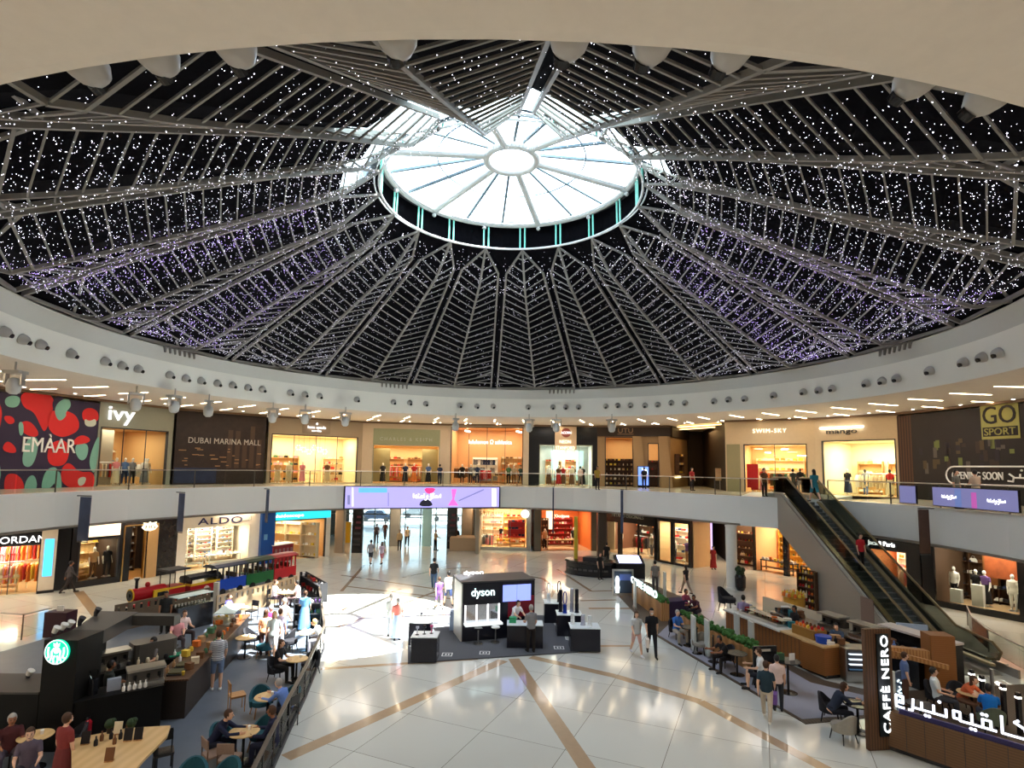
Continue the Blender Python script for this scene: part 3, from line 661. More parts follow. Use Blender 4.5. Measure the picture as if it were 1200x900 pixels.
def front(pl,name_label,s0,s1,zb,zt,openings,m,th=.25,m2=None,glass=True,frame=None,loc=None,mull=2,door=None):
    """shopfront thing: infill panels around the openings, each with a glass pane and mullions"""
    root=root_at('shopfront',name_label,'shopfront',pl.w((s0+s1)/2,0,zb))
    cuts=sorted(openings); mb=MB(); x=s0
    for (a,b,c,e) in cuts:
        if a-x>.01: pl.box(mb,x,a,zb,zt,0,th)
        pl.box(mb,a,b,e,zt,0,th)
        if c-zb>.02: pl.box(mb,a,b,zb,c,0,th)
        x=b
    if s1-x>.01: pl.box(mb,x,s1,zb,zt,0,th)
    adopt(mb.build('surround',m),root)
    for (a,b,c,e) in cuts:
        f=MB(); fr=frame or DARK
        for q in ((a,a+.07,c,e),(b-.07,b,c,e),(a,b,e-.07,e)): pl.box(f,*q,th*.3,th+.02)
        fo=adopt(f.build('frame',fr),root)
        if glass:
            g=MB(); pl.box(g,a+.07,b-.07,c,e-.07,th*.45,th*.5); gp=g.build('glass_pane',GLASS,fo)
            for i in range(1,mull+1):
                q=a+(b-a)*i/(mull+1); mm=MB(); pl.box(mm,q-.02,q+.02,c,e-.07,th*.4,th*.6); mm.build('mullion',fr,fo)
    return root
def pbox(pl,name,m,s0,s1,z0,z1,d0,d1,root=None):
    mb=MB(); pl.box(mb,s0,s1,z0,z1,d0,d1); o=mb.build(name,m)
    return adopt(o,root) if root else o
def txt(pl,root,s,a,z,h,m,width=None,d=.3,bold=.01,space=1,name='lettering'):
    o=pl.text(s,a,z,d,h,m,None,width,name,bold,space); return adopt(o,root)
TZ=LIP-.02
UN=[(-60,446),(115,468),(202,478),(315,487),(425,494),(525,497),(620,498),(700,499),(785,499)]
UP_=[at(u,v,LIP) for u,v in UN]
def seg(i): return Plane(UP_[i],UP_[i+1])
def sx(pl,u,v=530): return pl.W(u,v)[0]
def zz(pl,u,v): return pl.W(u,v)[1]
# -- hoarding with red and teal figures
pl=seg(0); S1=pl.L
r=root_at('hoarding','red, teal and aubergine mural hoarding with white lettering at the left edge','hoarding',pl.w(S1-4,0,F1))
pbox(pl,'board',mat('aubergine_print',K(48,38,66),.6),0.2,S1-.1,F1,TZ-.25,0,.3,r)
def blob(poly,m,name,d=.305):
    q=[pl.W(u,v) for u,v in poly]; mb=MB(); n=len(q); v=[pl.w(a,d,z) for a,z in q]+[pl.w(a,d+.008,z) for a,z in q]
    mb.add(v,[tuple(range(n))[::-1],tuple(range(n,2*n))]+[(i,(i+1)%n,n+(i+1)%n,n+i) for i in range(n)]); return adopt(mb.build(name,m),r)
RED=mat('red_print',K(215,40,42),.6); TL=mat('teal_print',K(125,180,165),.6); DRD=mat('dark_red_print',K(150,35,42),.6); CRM=mat('pale_print',K(200,205,190),.6)
def cur(pts,k=3):     # rounded closed polygon
    for _ in range(k):
        o=[]
        for i in range(len(pts)):
            a,b=pts[i],pts[(i+1)%len(pts)]; o+=[(a[0]*.75+b[0]*.25,a[1]*.75+b[1]*.25),(a[0]*.25+b[0]*.75,a[1]*.25+b[1]*.75)]
        pts=o
    return pts
for poly,m,d in (([(18,461),(36,457),(60,464),(56,486),(48,508),(43,500),(35,482),(22,478)],RED,.305),([(50,484),(62,480),(80,483),(88,492),(88,504),(78,510),(66,513),(52,505)],RED,.305),([(58,481),(64,470),(76,466),(79,476),(72,483),(73,488),(64,495)],TL,.316),
    ([(62,463),(70,464),(66,482),(58,482),(56,472)],mat('aubergine_print',(0,0,0)),.314),([(91,482),(100,477),(111,482),(111,495),(93,495)],RED,.305),([(94,490),(100,494),(108,490),(108,500),(95,500)],CRM,.316),([(0,467),(10,463),(20,466),(16,478),(2,477)],TL,.305),
    ([(0,487),(10,488),(13,495),(6,498),(0,492)],RED,.305),([(16,496),(30,492),(42,508),(36,513),(22,508)],RED,.307),([(16,495),(22,494),(23,508),(18,512)],TL,.316),([(20,546),(24,520),(32,510),(42,516),(34,548)],TL,.305),([(50,545),(52,520),(70,514),(78,525),(72,547)],RED,.305),
    ([(80,517),(90,509),(101,513),(100,519),(80,522)],RED,.318),([(83,520),(99,519),(98,535),(91,541),(84,533)],TL,.314),([(66,550),(76,540),(88,554),(107,552),(105,577),(68,570)],RED,.305),([(42,574),(48,550),(62,546),(64,560),(52,574)],TL,.316),([(60,576),(58,556),(66,550),(68,576)],TL,.318),
    ([(0,556),(14,554),(24,566),(22,580),(0,582)],RED,.305),([(22,580),(26,560),(36,555),(40,574)],TL,.305),([(100,535),(111,508),(112,520),(107,556),(101,550)],TL,.305),([(-40,470),(-14,462),(0,480),(-10,520),(-40,510)],RED,.305),([(-40,525),(-14,520),(0,560),(-20,580),(-44,570)],TL,.305),([(3,515),(14,524),(14,532),(-4,528)],RED,.306),([(86,560),(97,558),(94,568),(87,570)],CRM,.318)):
    blob(cur(poly),m,'print_figure',d)
a0,z0=pl.W(54,519.5); txt(pl,r,'EMA\u0300AR'.replace('A\u0300','\u00c0'),a0,z0,1.05,mat('white_print',(.9,.9,.88),.5),2.9,.34)
# -- ivy shop
pl=seg(1); S=pl.L; zo=zz(pl,160,503); w1='in the upper boutique beside the red mural'
r=front(pl,'grey-green boutique front with a glowing white sign beside the red mural',0,S,F1,TZ,[(.15,S-.35,F1+.02,zo)],GREYG,mull=2)
a0,z0=pl.W(139,488); txt(pl,r,'ivy',a0,z0,1.15,SIGNW,1.7,.32,.02)
interior(pl,.1,S-.3,F1,zo,4.2,LTAN,power=230,col=(1,.86,.66))
pbox(pl,'column',TAUPE,sx(pl,139),sx(pl,153),F1,zo,-2.2,-1.7)['kind']='structure'; bpy.data.objects['column'].name='wall_column'
clothes_rail(pl,1.6,-1.6,F1,1.9,7,['cream','pink','white','red'],w1); clothes_rail(pl,S-1.9,-1.8,F1,2.4,9,['grey','blue','white'],w1)
for q,t,b in ((S*.52,'blue','navy'),(S*.62,'grey','black'),(S-.9,'beige','cream')): mannequin(pl,q,-.9,F1,t,b,w1,'trousers')
table(pl,2.2,-3,F1,1.6,.8,['folded_clothes','handbag'],['white','pink','black'],w1,n=4)
# -- dark mall hoarding
pl=seg(2); S=pl.L
r=root_at('hoarding','dark brown hoarding printed with a night marina and grey lettering','hoarding',pl.w(S/2,0,F1))
pm_=mat('night_print',K(52,40,36),.55,noise=.5,nscale=2.5); pbox(pl,'board',pm_,.25,S-.3,F1,TZ-.15,0,.3,r)
a0,z0=pl.W(263,517.5); txt(pl,r,'DUBAI MARINA MALL',a0,z0,.42,mat('grey_print',(.55,.5,.45),.5),5.2,.31,0,1.05)
pbox(pl,'water_print',mat('night_water_print',K(45,52,80),.5,noise=.4,nscale=2),.3,S*.45,F1+.1,F1+1.2,.3,.31,r)
for i in range(5): pbox(pl,'tower_print',mat('tower_print',K(78,60,50),.55),S-.6-.55*i-.35,S-.6-.55*i,F1+1.2,F1+2.2+R.uniform(1,2.8),.3,.31,r)
for i in range(26):
    a=R.uniform(.5,S-.8); z=F1+R.uniform(1.3,2.6); pbox(pl,'light_print',mat('window_light_print',K(170,130,90),.5),a,a+R.uniform(.15,.5),z,z+.06,.311,.316,r)
# -- kate spade
pl=seg(3); S=pl.L; zo=zz(pl,370,510.5); w1='in the taupe upper boutique'
r=front(pl,'taupe boutique front with a boxed lit sign and warm glazed window',0,S,F1,TZ,[(.25,S-.45,F1+.05,zo)],mat('taupe_fascia',K(165,148,125),.5),mull=3)
a0,z0=pl.W(370,501.5); pbox(pl,'sign_board',mat('taupe_sign',K(150,132,112),.5),a0-1.15,a0+1.15,z0-.5,z0+.55,.25,.3,r)
txt(pl,r,'kate spade',a0,z0+.0,.3,SIGNW,1.5,.31,.015); txt(pl,r,'NEW YORK',a0,z0-.28,.12,SIGNW,.8,.31); txt(pl,r,'\u2660',a0,z0+.34,.2,SIGNW,.16,.31)
interior(pl,.2,S-.4,F1,zo,3.8,LCREAM,power=420,col=(1,.74,.42))
for i,(q,c) in enumerate(((1.1,'tan'),(2.0,'cream'),(3.1,'pink'),(5.2,'brown'))): mannequin(pl,q,-.8,F1,c,'pink' if i==2 else 'beige',w1,'dress')
shelves(pl,S-1.4,-3.3,F1,1.9,2.3,5,5,['handbag','shoe'],['red','tan','cream','black'],w1,LCREAM); shelves(pl,2.0,-3.5,F1,3,2.3,4,7,['handbag'],['pink','green','cream','black'],w1,LTAN)
table(pl,3.9,-2,F1,1.5,.8,['handbag','shoe'],['cream','teal','pink','white'],w1,n=4)
for i in range(6):
    p=pl.w(2.8+.45*i,-1.2,zz(pl,350+6*i,524+(i%3)*2.5)); t=thing('pendant_lamp','cluster pendant lamp of small glowing bulbs in the window right of the dark hoarding','lamp',p,0,'bulb pendants right of the dark hoarding')
    MB().cyl((0,0,0),(0,0,zo-p.z),.012,n=5).build('cord',GOLD,t)
    for j in range(6): b_=2*PI*j/6; MB().ball((.2*math.cos(b_),0,.2*math.sin(b_)),.055,8,5).build('bulb',lit('gold_bulb',(1,.75,.35),6),t)
# -- beige double frame shop
pl=seg(4); S=pl.L; zo=zz(pl,475,521.5); zp=zz(pl,475,503); a1,a2=sx(pl,437),sx(pl,515); w1='in the beige double-framed shop'
r=front(pl,'beige-framed shopfront with a pale green header and spaced grey lettering',0,S,F1,TZ,[(a1,a2,F1+.02,zo)],BEIGE,glass=False,frame=GREYG)
pbox(pl,'header_panel',mat('pale_green_panel',K(150,155,125),.5),a1,a2,zo,zp,.25,.29,r); a0,z0=pl.W(476,515); txt(pl,r,'CHARLES & KEITH',a0,z0,.3,mat('grey_letters',K(180,182,172),.4),4.6,.3,.004,1.4)
interior(pl,a1,a2,F1,zo,4,LORANGE,power=300,col=(1,.66,.36))
for q,t in ((a1+.9,'black'),(a1+2.9,'navy'),(a1+3.7,'red'),(a1+5.0,'blue')): mannequin(pl,q,-.8,F1,t,'black' if t!='red' else 'orange',w1,'dress')
clothes_rail(pl,a1+2,-3,F1,2.4,8,['orange','red','pink','cream'],w1); clothes_rail(pl,a2-1.6,-3,F1,2.2,7,['cream','purple','grey'],w1)
for q in (a1,a2-1.5): pbox(pl,'window_screen',mat('olive_screen',K(150,140,100),.5),q,q+1.5,F1+.1,zo-.3,-1.5,-1.42,r)
# -- lululemon
pl=seg(5); S=pl.L; zo=zz(pl,573,500.5); w1='in the fully glazed upper shop'
r=front(pl,'fully glazed shopfront with a long white sign at the gallery centre',0,S,F1,TZ,[(.35,S-.5,F1+.02,zo)],BEIGE,mull=3)
a0,z0=pl.W(575,518); txt(pl,r,'lululemon \u03a9 athletica',a0,z0,.4,SIGNW,3.9,.32,.015)
interior(pl,.3,S-.45,F1,zo,4.4,mat('terracotta_interior_paint',K(225,170,120),.7),power=330,col=(1,.78,.55))
shelves(pl,S*.42,-3.6,F1+.6,2.4,1.9,3,10,['garment'],['navy','white','grey'],w1,LWHITE,scale=.55); shelves(pl,S-1.6,-3.8,F1,2.4,2.6,5,6,['folded_clothes'],['cream','brown','orange','white'],w1,WOODT)
for q,t,b in ((1.3,'black','black'),(2.1,'grey','black'),(2.7,'navy','navy'),(5.6,'green','black'),(6.1,'beige','brown')): mannequin(pl,q,-.8,F1,t,b,w1,'trousers')
clothes_rail(pl,3.4,-1.5,F1,1.1,6,['pink','red'],w1,h=1.35); table(pl,4.6,-1.9,F1,1.3,.8,['folded_clothes'],['brown','cream','orange'],w1,n=4); clothes_rail(pl,.9,-2.6,F1,1.4,6,['black','brown'],w1)
for q in (sx(pl,545),sx(pl,607)):
    t=thing('track_spotlight','white track spotlight glowing under the ceiling of the fully glazed upper shop','spotlight',pl.w(q,-1.3,zo-.35),0,'track spotlights in the glazed upper shop'); MB().cyl((0,0,.3),(0,0,.1),.02).build('stem',STEEL,t); MB().cyl((-.25,0,.08),(.25,0,-.02),.06,.07).build('head',LAMPW,t)
# -- shop with beige sign pier
pl=seg(6); S=pl.L; a1,a2=sx(pl,632),sx(pl,694); zo=zz(pl,663,521.5); w1='in the black shop with the beige pier'
r=front(pl,'black shopfront with a tall beige sign pier and gold lettering above a bright window',0,S,F1,TZ,[(a1,a2,F1+.02,zo)],BLACK,frame=mat('grey_green_frame',K(150,150,130),.4),mull=3)
b1,b2=sx(pl,650),sx(pl,675); zb_=zz(pl,663,527); pbox(pl,'sign_pier',mat('sign_pier_beige',K(215,185,150),.5),b1,b2,zb_,TZ,.25,.45,r)
mm=MB(); c0,z0=pl.W(663,507.5); mm.prism([(.42*math.cos(t),.42*math.sin(t)) for t in [2*PI*i/24 for i in range(24)]],.45,.47,pl.M@Matrix.Translation((c0,0,z0))@Matrix(((1,0,0,0),(0,0,1,0),(0,1,0,0),(0,0,0,1)))); adopt(mm.build('round_emblem',mat('dark_red_emblem',K(150,75,60),.4)),r)
txt(pl,r,'ACORN',c0,z0,.22,SIGNW,.9,.48,.01); c0,z0=pl.W(662,520.5); txt(pl,r,'NEON',c0,z0+.2,.3,SIGNWARM,1.0,.47,.02); c0,z0=pl.W(662,525); txt(pl,r,'STANFORD',c0,z0,.3,SIGNWARM,1.7,.47,.02)
interior(pl,a1,a2,F1,zo,4,mat('cool_white_interior',K(215,225,225),.6),power=420,col=(1,.93,.85))
for q,t,b in ((a1+.9,'white','brown'),(a1+1.8,'brown','red'),(a1+3,'cream','brown'),(a2-.8,'black','black')): mannequin(pl,q,-.7,F1,t,b,w1,'dress')
clothes_rail(pl,a1+2.2,-2.4,F1,2.2,9,['brown','red','cream'],w1); table(pl,a1+2.4,-1.4,F1,2,.7,['handbag','shoe','hat'],['brown','red','tan'],w1,n=5)
for q in (a1+1.2,a1+3.6): pbox(pl,'curtain_panel',mat('pale_blue_curtain',K(170,215,225),.6),q,q+.7,F1+.4,zo-.4,-3.4,-3.3,r)
# -- dark header shop with slanted piers
pl=seg(7); S=pl.L; zh=zz(pl,740,511.5); w1='in the taupe dark-headed shop'
r=front(pl,'taupe shopfront of slanted piers under a dark brown header with brown metal letters',0,S,F1,zh,[(sx(pl,709),sx(pl,742),F1+.02,zh-.05),(sx(pl,759),sx(pl,772),F1+.02,zh-.6)],mat('taupe_render',K(150,122,88),.6),glass=False)
pbox(pl,'header',mat('dark_brown_header',K(48,34,26),.5),0,S,zh,TZ,0,.45,r); a0,z0=pl.W(733,505); txt(pl,r,'UTU',a0,z0,.42,mat('brown_metal_letters',K(150,118,88),.4,metal=.3),1.3,.46,.02); pbox(pl,'underline',mat('brown_metal_letters',(0,0,0)),a0-.7,a0+.7,z0-.34,z0-.30,.46,.48,r)
interior(pl,sx(pl,706),S-.2,F1,zh,3.6,LTAN,power=170,col=(1,.75,.5))
for a,b in ((744,753),(774,785)):
    s_=sx(pl,a); mb=MB(); q=[(s_,F1),(s_+1.0,F1),(s_+.55,zh),(s_-.2,zh)]; n=4; v=[pl.w(x,.25,z) for x,z in q]+[pl.w(x,.5,z) for x,z in q]; mb.add(v,[(3,2,1,0),(4,5,6,7)]+[(i,(i+1)%4,4+(i+1)%4,4+i) for i in range(4)]); adopt(mb.build('slanted_pier',mat('taupe_pier',K(165,135,98),.6)),r)
s_=(sx(pl,709)+sx(pl,742))/2; shelves(pl,s_,-.9,F1,2.6,2.5,6,7,['bottle','gift_box'],['yellow','brown','tan','cream'],w1,WOODD,back=mat('dark_shelf_back',K(70,48,32),.6))
shelves(pl,sx(pl,765),-1.2,F1,1.0,2.4,4,3,['bottle','jar'],['red','brown','cream'],w1,WOODD)
a0,z0=pl.W(753.5,549); sc_=root_at('display_screen','upright glowing screen with a white portrait on blue, beside the taupe shop shelves','screen',pl.w(a0,.8,F1))
pbox(pl,'casing',BLACK,a0-.5,a0+.5,F1,F1+1.85,.7,.9,sc_); pbox(pl,'display',lit('blue_display',(.16,.28,.9),1.6),a0-.44,a0+.44,F1+.2,F1+1.8,.9,.91,sc_)
mb=MB(); mb.tube([pl.w(a0+.3*math.cos(t),.92,F1+1.2+.42*math.sin(t)) for t in [2.2*i/8-.2 for i in range(9)]],.07,6); adopt(mb.build('display_figure',lit('white_display',(.8,.9,1),2)),sc_)
# return side with lit shelf and dark corridor walls
I=UP_[8]; J=at(850,493,LIP); pl2=Plane(I,(17.7,56))
w1='on the corridor side of the taupe shop'; r=root_at('shopfront','taupe return front with lit shelves along the dark corridor, beside the dark header','shopfront',pl2.w(3,0,F1))
pbox(pl2,'surround',mat('taupe_render',(0,0,0)),0,7,F1,zh,-.3,0,r); pbox(pl2,'header',mat('dark_brown_header',(0,0,0)),0,7,zh,TZ,-.3,.2,r); pbox(pl2,'light_shelf',lit('lit_shelf_edge',(1,.85,.45),5),1.6,3.6,F1+.85,F1+1.0,.02,.1,r)
shelves(pl2,2.6,.25,F1+1.1,2.2,1.9,3,5,['bottle','gift_box'],['yellow','brown','cream'],w1,WOODD)
mb=MB(); pd_=Plane((19.9,60),(J.x,J.y)); pd_.box(mb,0,pd_.L,F1,TZ,-.3,0); struct('wall_corridor_upper',mb,mat('dark_brown_wall',K(42,28,18),.6,noise=.2))
mb=MB(); mb.box(14,22,56,56.3,F1,TZ); struct('wall_corridor_end',mb,mat('dark_brown_wall',(0,0,0)))
t=thing('cove_light','warm cove light line in the dark corridor ceiling on the upper gallery','ceiling light',(17.2,50,TZ)); MB().beam((-2.6,-1,-.12),(.4,-5.5,-.12),.25,.05).build('inner_line',lit('cove_glow',(1,.65,.25),5),t); MB().beam((-1.6,2,-.12),(1.4,-3.2,-.12),.2,.05).build('outer_line',lit('cove_glow',(0,0,0),1),t)
arealight((17.4,50,TZ-.4),2,4,60,(1,.6,.25))
p=at(843,553,F1+.3); t=thing('notice_stand','cream notice board on a stand before the dark corridor wall','sign',(17.0,45.8,F1)); MB().box(-.35,.35,-.03,.03,.75,1.75).build('board',mat('cream_board',K(225,185,140),.5),t); MB().cyl((0,0,0),(0,0,.75),.03).build('stand',STEEL,t)
# -- right side of the upper gallery
UR=[at(850,493,LIP),at(955,490,LIP),at(1054,484,LIP),at(1230,465,LIP)]
pl=Plane(UR[0],UR[1]); S=pl.L; zo=zz(pl,905,520.5); a1,a2=sx(pl,872),sx(pl,946); w1='in the orange-lit shop right of the corridor'
r=front(pl,'pale beige shopfront with small lit letters, right of the upper corridor',0,S,F1,TZ,[(a1,a2,F1+.02,zo)],mat('pale_beige_front',K(205,180,145),.5),mull=1)
pbox(pl,'pier_cladding',mat('green_grey_pier',K(150,140,105),.4),.1,sx(pl,868),F1,zo,.25,.3,r)
a0,z0=pl.W(902,505); txt(pl,r,'SWIM-SKY',a0,z0,.3,SIGNWARM,2.3,.28,.01,1.25)
interior(pl,a1,a2,F1,zo,4,LORANGE,power=360,col=(1,.66,.34))
for q,t,b in ((a1+.6,'pink','red'),(a1+1.2,'red','pink')): mannequin(pl,q,-.7,F1,t,b,w1,'dress')
r2=root_at('poster_board','red sale poster board standing in the window right of the upper corridor','poster',pl.w(a1+.5,-.4,F1)); pbox(pl,'board',mat('red_poster',K(190,30,35),.5),a1+.1,a1+.9,F1+.3,F1+2.1,-.5,-.44,r2)
clothes_rail(pl,a1+2.6,-2.2,F1,2,8,['brown','orange','green','cream'],w1); clothes_rail(pl,a2-1,-1.6,F1,1.6,7,['brown','black','green'],w1); shelves(pl,(a1+a2)/2,-3.5,F1,3.4,2.6,4,8,['hat','handbag','folded_clothes'],['orange','cream','yellow'],w1,LCREAM)
for i in range(7):
    p=pl.w(a1+.8+.6*i,-1.4-(i%2),zo-.3-.25*(i%3)); t=thing('ceiling_ornament','pale hanging ornament under the ceiling of the orange-lit upper shop','ornament',p,0,'hanging ornaments in the orange-lit upper shop'); MB().cyl((0,0,.05),(0,0,zo-p.z),.006,n=4).build('thread',STEEL,t); MB().cbox((0,0,0),(.7,.12,.06),rz=.6*i,bev=.05).build('bar',LAMPW if i%2 else WHITE,t)
pl=Plane(UR[1],UR[2]); S=pl.L; zo=zz(pl,1010,515.5); a1,a2=sx(pl,965),sx(pl,1052); w1='in the bright cream upper shop'
r=front(pl,'cream shopfront with a white light bar sign and a bright yellow-lit window',0,S,F1,TZ,[(a1,a2,F1+.02,zo)],mat('pale_beige_front',(0,0,0)),mull=0)
a0,z0=pl.W(988,502.5); pbox(pl,'light_bar',lit('white_bar_light',(1,1,.95),6),a0-1.4,a0+1.4,z0+.02,z0+.12,.25,.4,r); txt(pl,r,'mango',a0,z0-.28,.34,mat('dark_letters',(.08,.07,.06),.4),2.0,.3,.01)
interior(pl,a1,a2,F1,zo,4.5,mat('pale_yellow_interior',K(248,236,205),.7),power=560,col=(1,.84,.52))
clothes_rail(pl,a1+2.4,-2.4,F1,2.6,12,['cream','white','beige'],w1); mannequin(pl,a1+.9,-1.5,F1,'black','navy',w1,'dress'); mannequin(pl,a1+1.7,-2.4,F1,'grey','blue',w1,'trousers',dark=1); table(pl,a1+4.3,-3,F1,1.8,.8,['handbag','folded_clothes'],['cream','white','orange'],w1,n=5); table(pl,a1+4.2,-1.3,F1,1.2,.6,['folded_clothes'],['orange','tan','cream'],w1,n=3); mannequin(pl,a2-.9,-1.1,F1,'red','cream',w1,'dress',dark=1)
pl=Plane(UR[2],UR[3]); S=pl.L
r=root_at('hoarding','dark brown sport hoarding with olive badge and a white-outlined opening notice','hoarding',pl.w(3,0,F1))
a1=sx(pl,1074); pbox(pl,'ribbed_return',bandmat('ribbed_brown',K(48,30,20),K(88,58,40),9,'X',.6,0),.05,a1,F1,TZ-.2,0,.28,r); pbox(pl,'board',mat('black_print',K(38,30,28),.55,noise=.3,nscale=1.5),a1,S+6,F1,TZ-.2,0,.3,r)
OL=mat('olive_print',K(165,160,90),.5); a0,z0=pl.W(1177,492.5); b=.95
bx=lambda n,m,a,b_,c,d,e=.31,f=.33: pbox(pl,n,m,a,b_,c,d,e,f,r)
bx('badge_plate',OL,a0-.98,a0+.98,z0-1.0,z0+1.0); txt(pl,r,'GO',a0,z0+.3,.95,mat('black_print',(0,0,0)),1.7,.34,.05); bx('badge_band',mat('black_print',(0,0,0)),a0-.9,a0+.9,z0-.85,z0-.35,.33,.34); txt(pl,r,'SPORT',a0,z0-.6,.38,OL,1.6,.35,.03)
PW=mat('white_print',(0,0,0)); a0,z0=pl.W(1150,557.5); txt(pl,r,'OPENING SOON',a0,z0,.42,PW,sx(pl,1181)-sx(pl,1121),.33,.02)
aL,zT=pl.W(1114,548.5); aR=sx(pl,1225); z1,z2=z0-.5,z0+.5
path=[(aR,z2),(aL+.5,z2)]+[(aL+.5-.5*math.sin(t),z0+.5*math.cos(t)) for t in [PI*i/8 for i in range(1,8)]]+[(aL+.5,z1),(aR,z1)]
adopt(strokes(pl,path and [path],PW,.045,name='outline',d=.33),r)
aa=sx(pl,1185); ar=[[(aa+.0,z0-.25),(aa+.25,z0-.28),(aa+.3,z0-.05),(aa+.08,z0+.12)],[(aa+.35,z0-.08),(aa+.9,z0-.08),(aa+.9,z0+.3)],[(aa+.6,z0-.08),(aa+.62,z0+.12)],[(aa+1.1,z0-.1),(aa+1.1,z0+.3)],[(aa+1.3,z0-.08),(aa+1.9,z0-.08),(aa+1.85,z0+.2)],[(aa+.7,z0+.3)],[(aa+1.5,z0+.3)]]
adopt(strokes(pl,ar,PW,.045,name='lettering',d=.33),r)
for i in range(34):
    u=R.uniform(1080,1200); v=R.uniform(512,545); a,z=pl.W(u,v); c=R.choice([(110,90,60),(140,150,80),(80,60,52),(120,110,100),(60,50,60)])
    pbox(pl,'shop_photo_patch',mat('photo_print_%d_%d_%d'%c,K(*[int(q*.75) for q in c]),.6),a-.12,a+.12,z-R.uniform(.1,.6),z+.1,.3,.306+.001*(i%5),r)
def fill(q,k,where,dep=3.6,cols=('cream','white','brown'),kinds=('handbag','hat','folded_clothes'),n=2,mm=()):
    a_,b_=q
    for i in range(n): shelves(k,a_+(b_-a_)*(i+.5)/n,-dep,F1,(b_-a_)/n*.8,2.4,4,5,list(kinds),list(cols),where,LTAN)
    for x,t_,b2,kd in mm: mannequin(k,a_+(b_-a_)*x,-.8,F1,t_,b2,where,kd)
pl=seg(1); fill((1.2,pl.L-1),pl,'in the upper boutique beside the red mural',3.9,('cream','white','pink','grey'),n=2,mm=((.95,'white','grey','dress'),(.28,'pink','cream','dress')))
pl=seg(4); fill((sx(pl,437)+1,sx(pl,515)-1),pl,'in the beige double-framed shop',3.7,('orange','cream','brown','red'),n=2)
pl=seg(6); fill((sx(pl,632)+.5,sx(pl,694)-.5),pl,'in the black shop with the beige pier',3.7,('brown','red','tan','cream'),n=2,mm=((.45,'red','brown','dress'),(.7,'brown','cream','dress')))
pl=Plane(UR[0],UR[1]); clothes_rail(pl,sx(pl,910),-1.2,F1,1.6,8,['brown','orange','green','cream','black'],'in the orange-lit shop right of the corridor'); mannequin(pl,sx(pl,936),-.7,F1,'black','grey','in the orange-lit shop right of the corridor','trousers',dark=1)
pl=Plane(UR[1],UR[2]); fill((sx(pl,972),sx(pl,1048)),pl,'in the bright cream upper shop',4.1,('cream','white','beige','tan'),n=2)
# thin brown top band under the ceiling above all fronts
mb=MB()
for a,b in list(zip(UP_[:-1],UP_[1:]))+list(zip(UR[:-1],UR[1:])): p_=Plane(a,b); p_.box(mb,0,p_.L,TZ-.13,TZ,.02,.5)
struct('trim_1',mb,mat('brown_shadow_gap',K(120,95,72),.6))
# ---------------------------------------------------------------- ground level shopfronts
GB=SB-.05
def gpl(a,b): return Plane(at(*a),at(*b))
RC=['red','pink','orange','cream','white','yellow']
# -- giordano
pl=gpl((-80,706),(78,690)); S=pl.L; zo=zz(pl,30,637.5); w1='in the leftmost ground floor clothes shop'
a1,a2=sx(pl,2),sx(pl,59)
r=front(pl,'black-headed clothes shopfront with white letters at the far left',0,S,0,GB,[(.3,a2,.02,zo)],BLACK,mull=2)
a0,z0=pl.W(30,627.5); txt(pl,r,'GIORDANO',pl.W(27,627)[0],zo+.28,.36,SIGNW,2.9,.3,.03)
interior(pl,.3,a2,0,zo,4,LCREAM,power=420,col=(1,.86,.68))
for i in range(4): clothes_rail(pl,sx(pl,12+13*i),-.8-.9*(i%2),0,1.5,9,['red','orange','pink','cream','yellow'],w1)
for i in range(3): clothes_rail(pl,sx(pl,14+15*i),-2.6,1.4,1.5,9,['red','orange','pink'],w1,h=1.0)
shelves(pl,a2-4.5,-3.7,0,7,2.6,5,12,['folded_clothes'],['red','orange','cream','pink','white'],w1)
table(pl,sx(pl,14),-.9,0,1.6,.8,['folded_clothes'],['pink','white','cream'],w1,n=5)
t=root_at('digital_directory','cream pillar with a glowing blue directory screen beside the leftmost clothes shop','information screen',pl.w(sx(pl,66),.4,0))
a,b=sx(pl,58),sx(pl,76); pbox(pl,'pillar',CREAM,a,b,0,GB-.25,.2,.6,t); pbox(pl,'display',lit('cyan_display',(.05,.45,.95),2.2),sx(pl,62),sx(pl,72.5),.9,2.9,.6,.63,t); pbox(pl,'base',BLACK,a-.03,b+.03,0,.14,.15,.66,t)
# -- black frame shop with the illustrated window
pl=gpl((78,690),(148,680)); S=pl.L; a1,a2=sx(pl,100),sx(pl,146); z1,z2=zz(pl,122,677),zz(pl,122,630); w1='in the black-framed ground floor window'
r=front(pl,'black shopfront with one big framed window beside the gold-signed doorway',0,S,0,GB,[(a1,a2,.35,z2)],BLACK,mull=0)
pbox(pl,'light_panel',lit('cream_light_panel',(1,.8,.55),1.5),a1,a2,z2+.12,GB-.2,.25,.28,r)
interior(pl,a1,a2,0,z2,2.6,mat('ochre_interior',K(190,140,75),.7,noise=.5,nscale=1.5),power=200)
mannequin(pl,a1+1.1,-.6,.3,'tan','brown',w1,'trousers'); mannequin(pl,a1+1.8,-.6,.3,'black','black',w1,'trousers'); shelves(pl,a2-.8,-2.2,.2,1.3,2.2,4,4,['handbag','hat','shoe'],['tan','yellow','cream'],w1,WOODT); table(pl,a1+.7,-1.5,.2,1.2,.7,['shoe','handbag'],['tan','cream'],w1,n=3,h=.7)
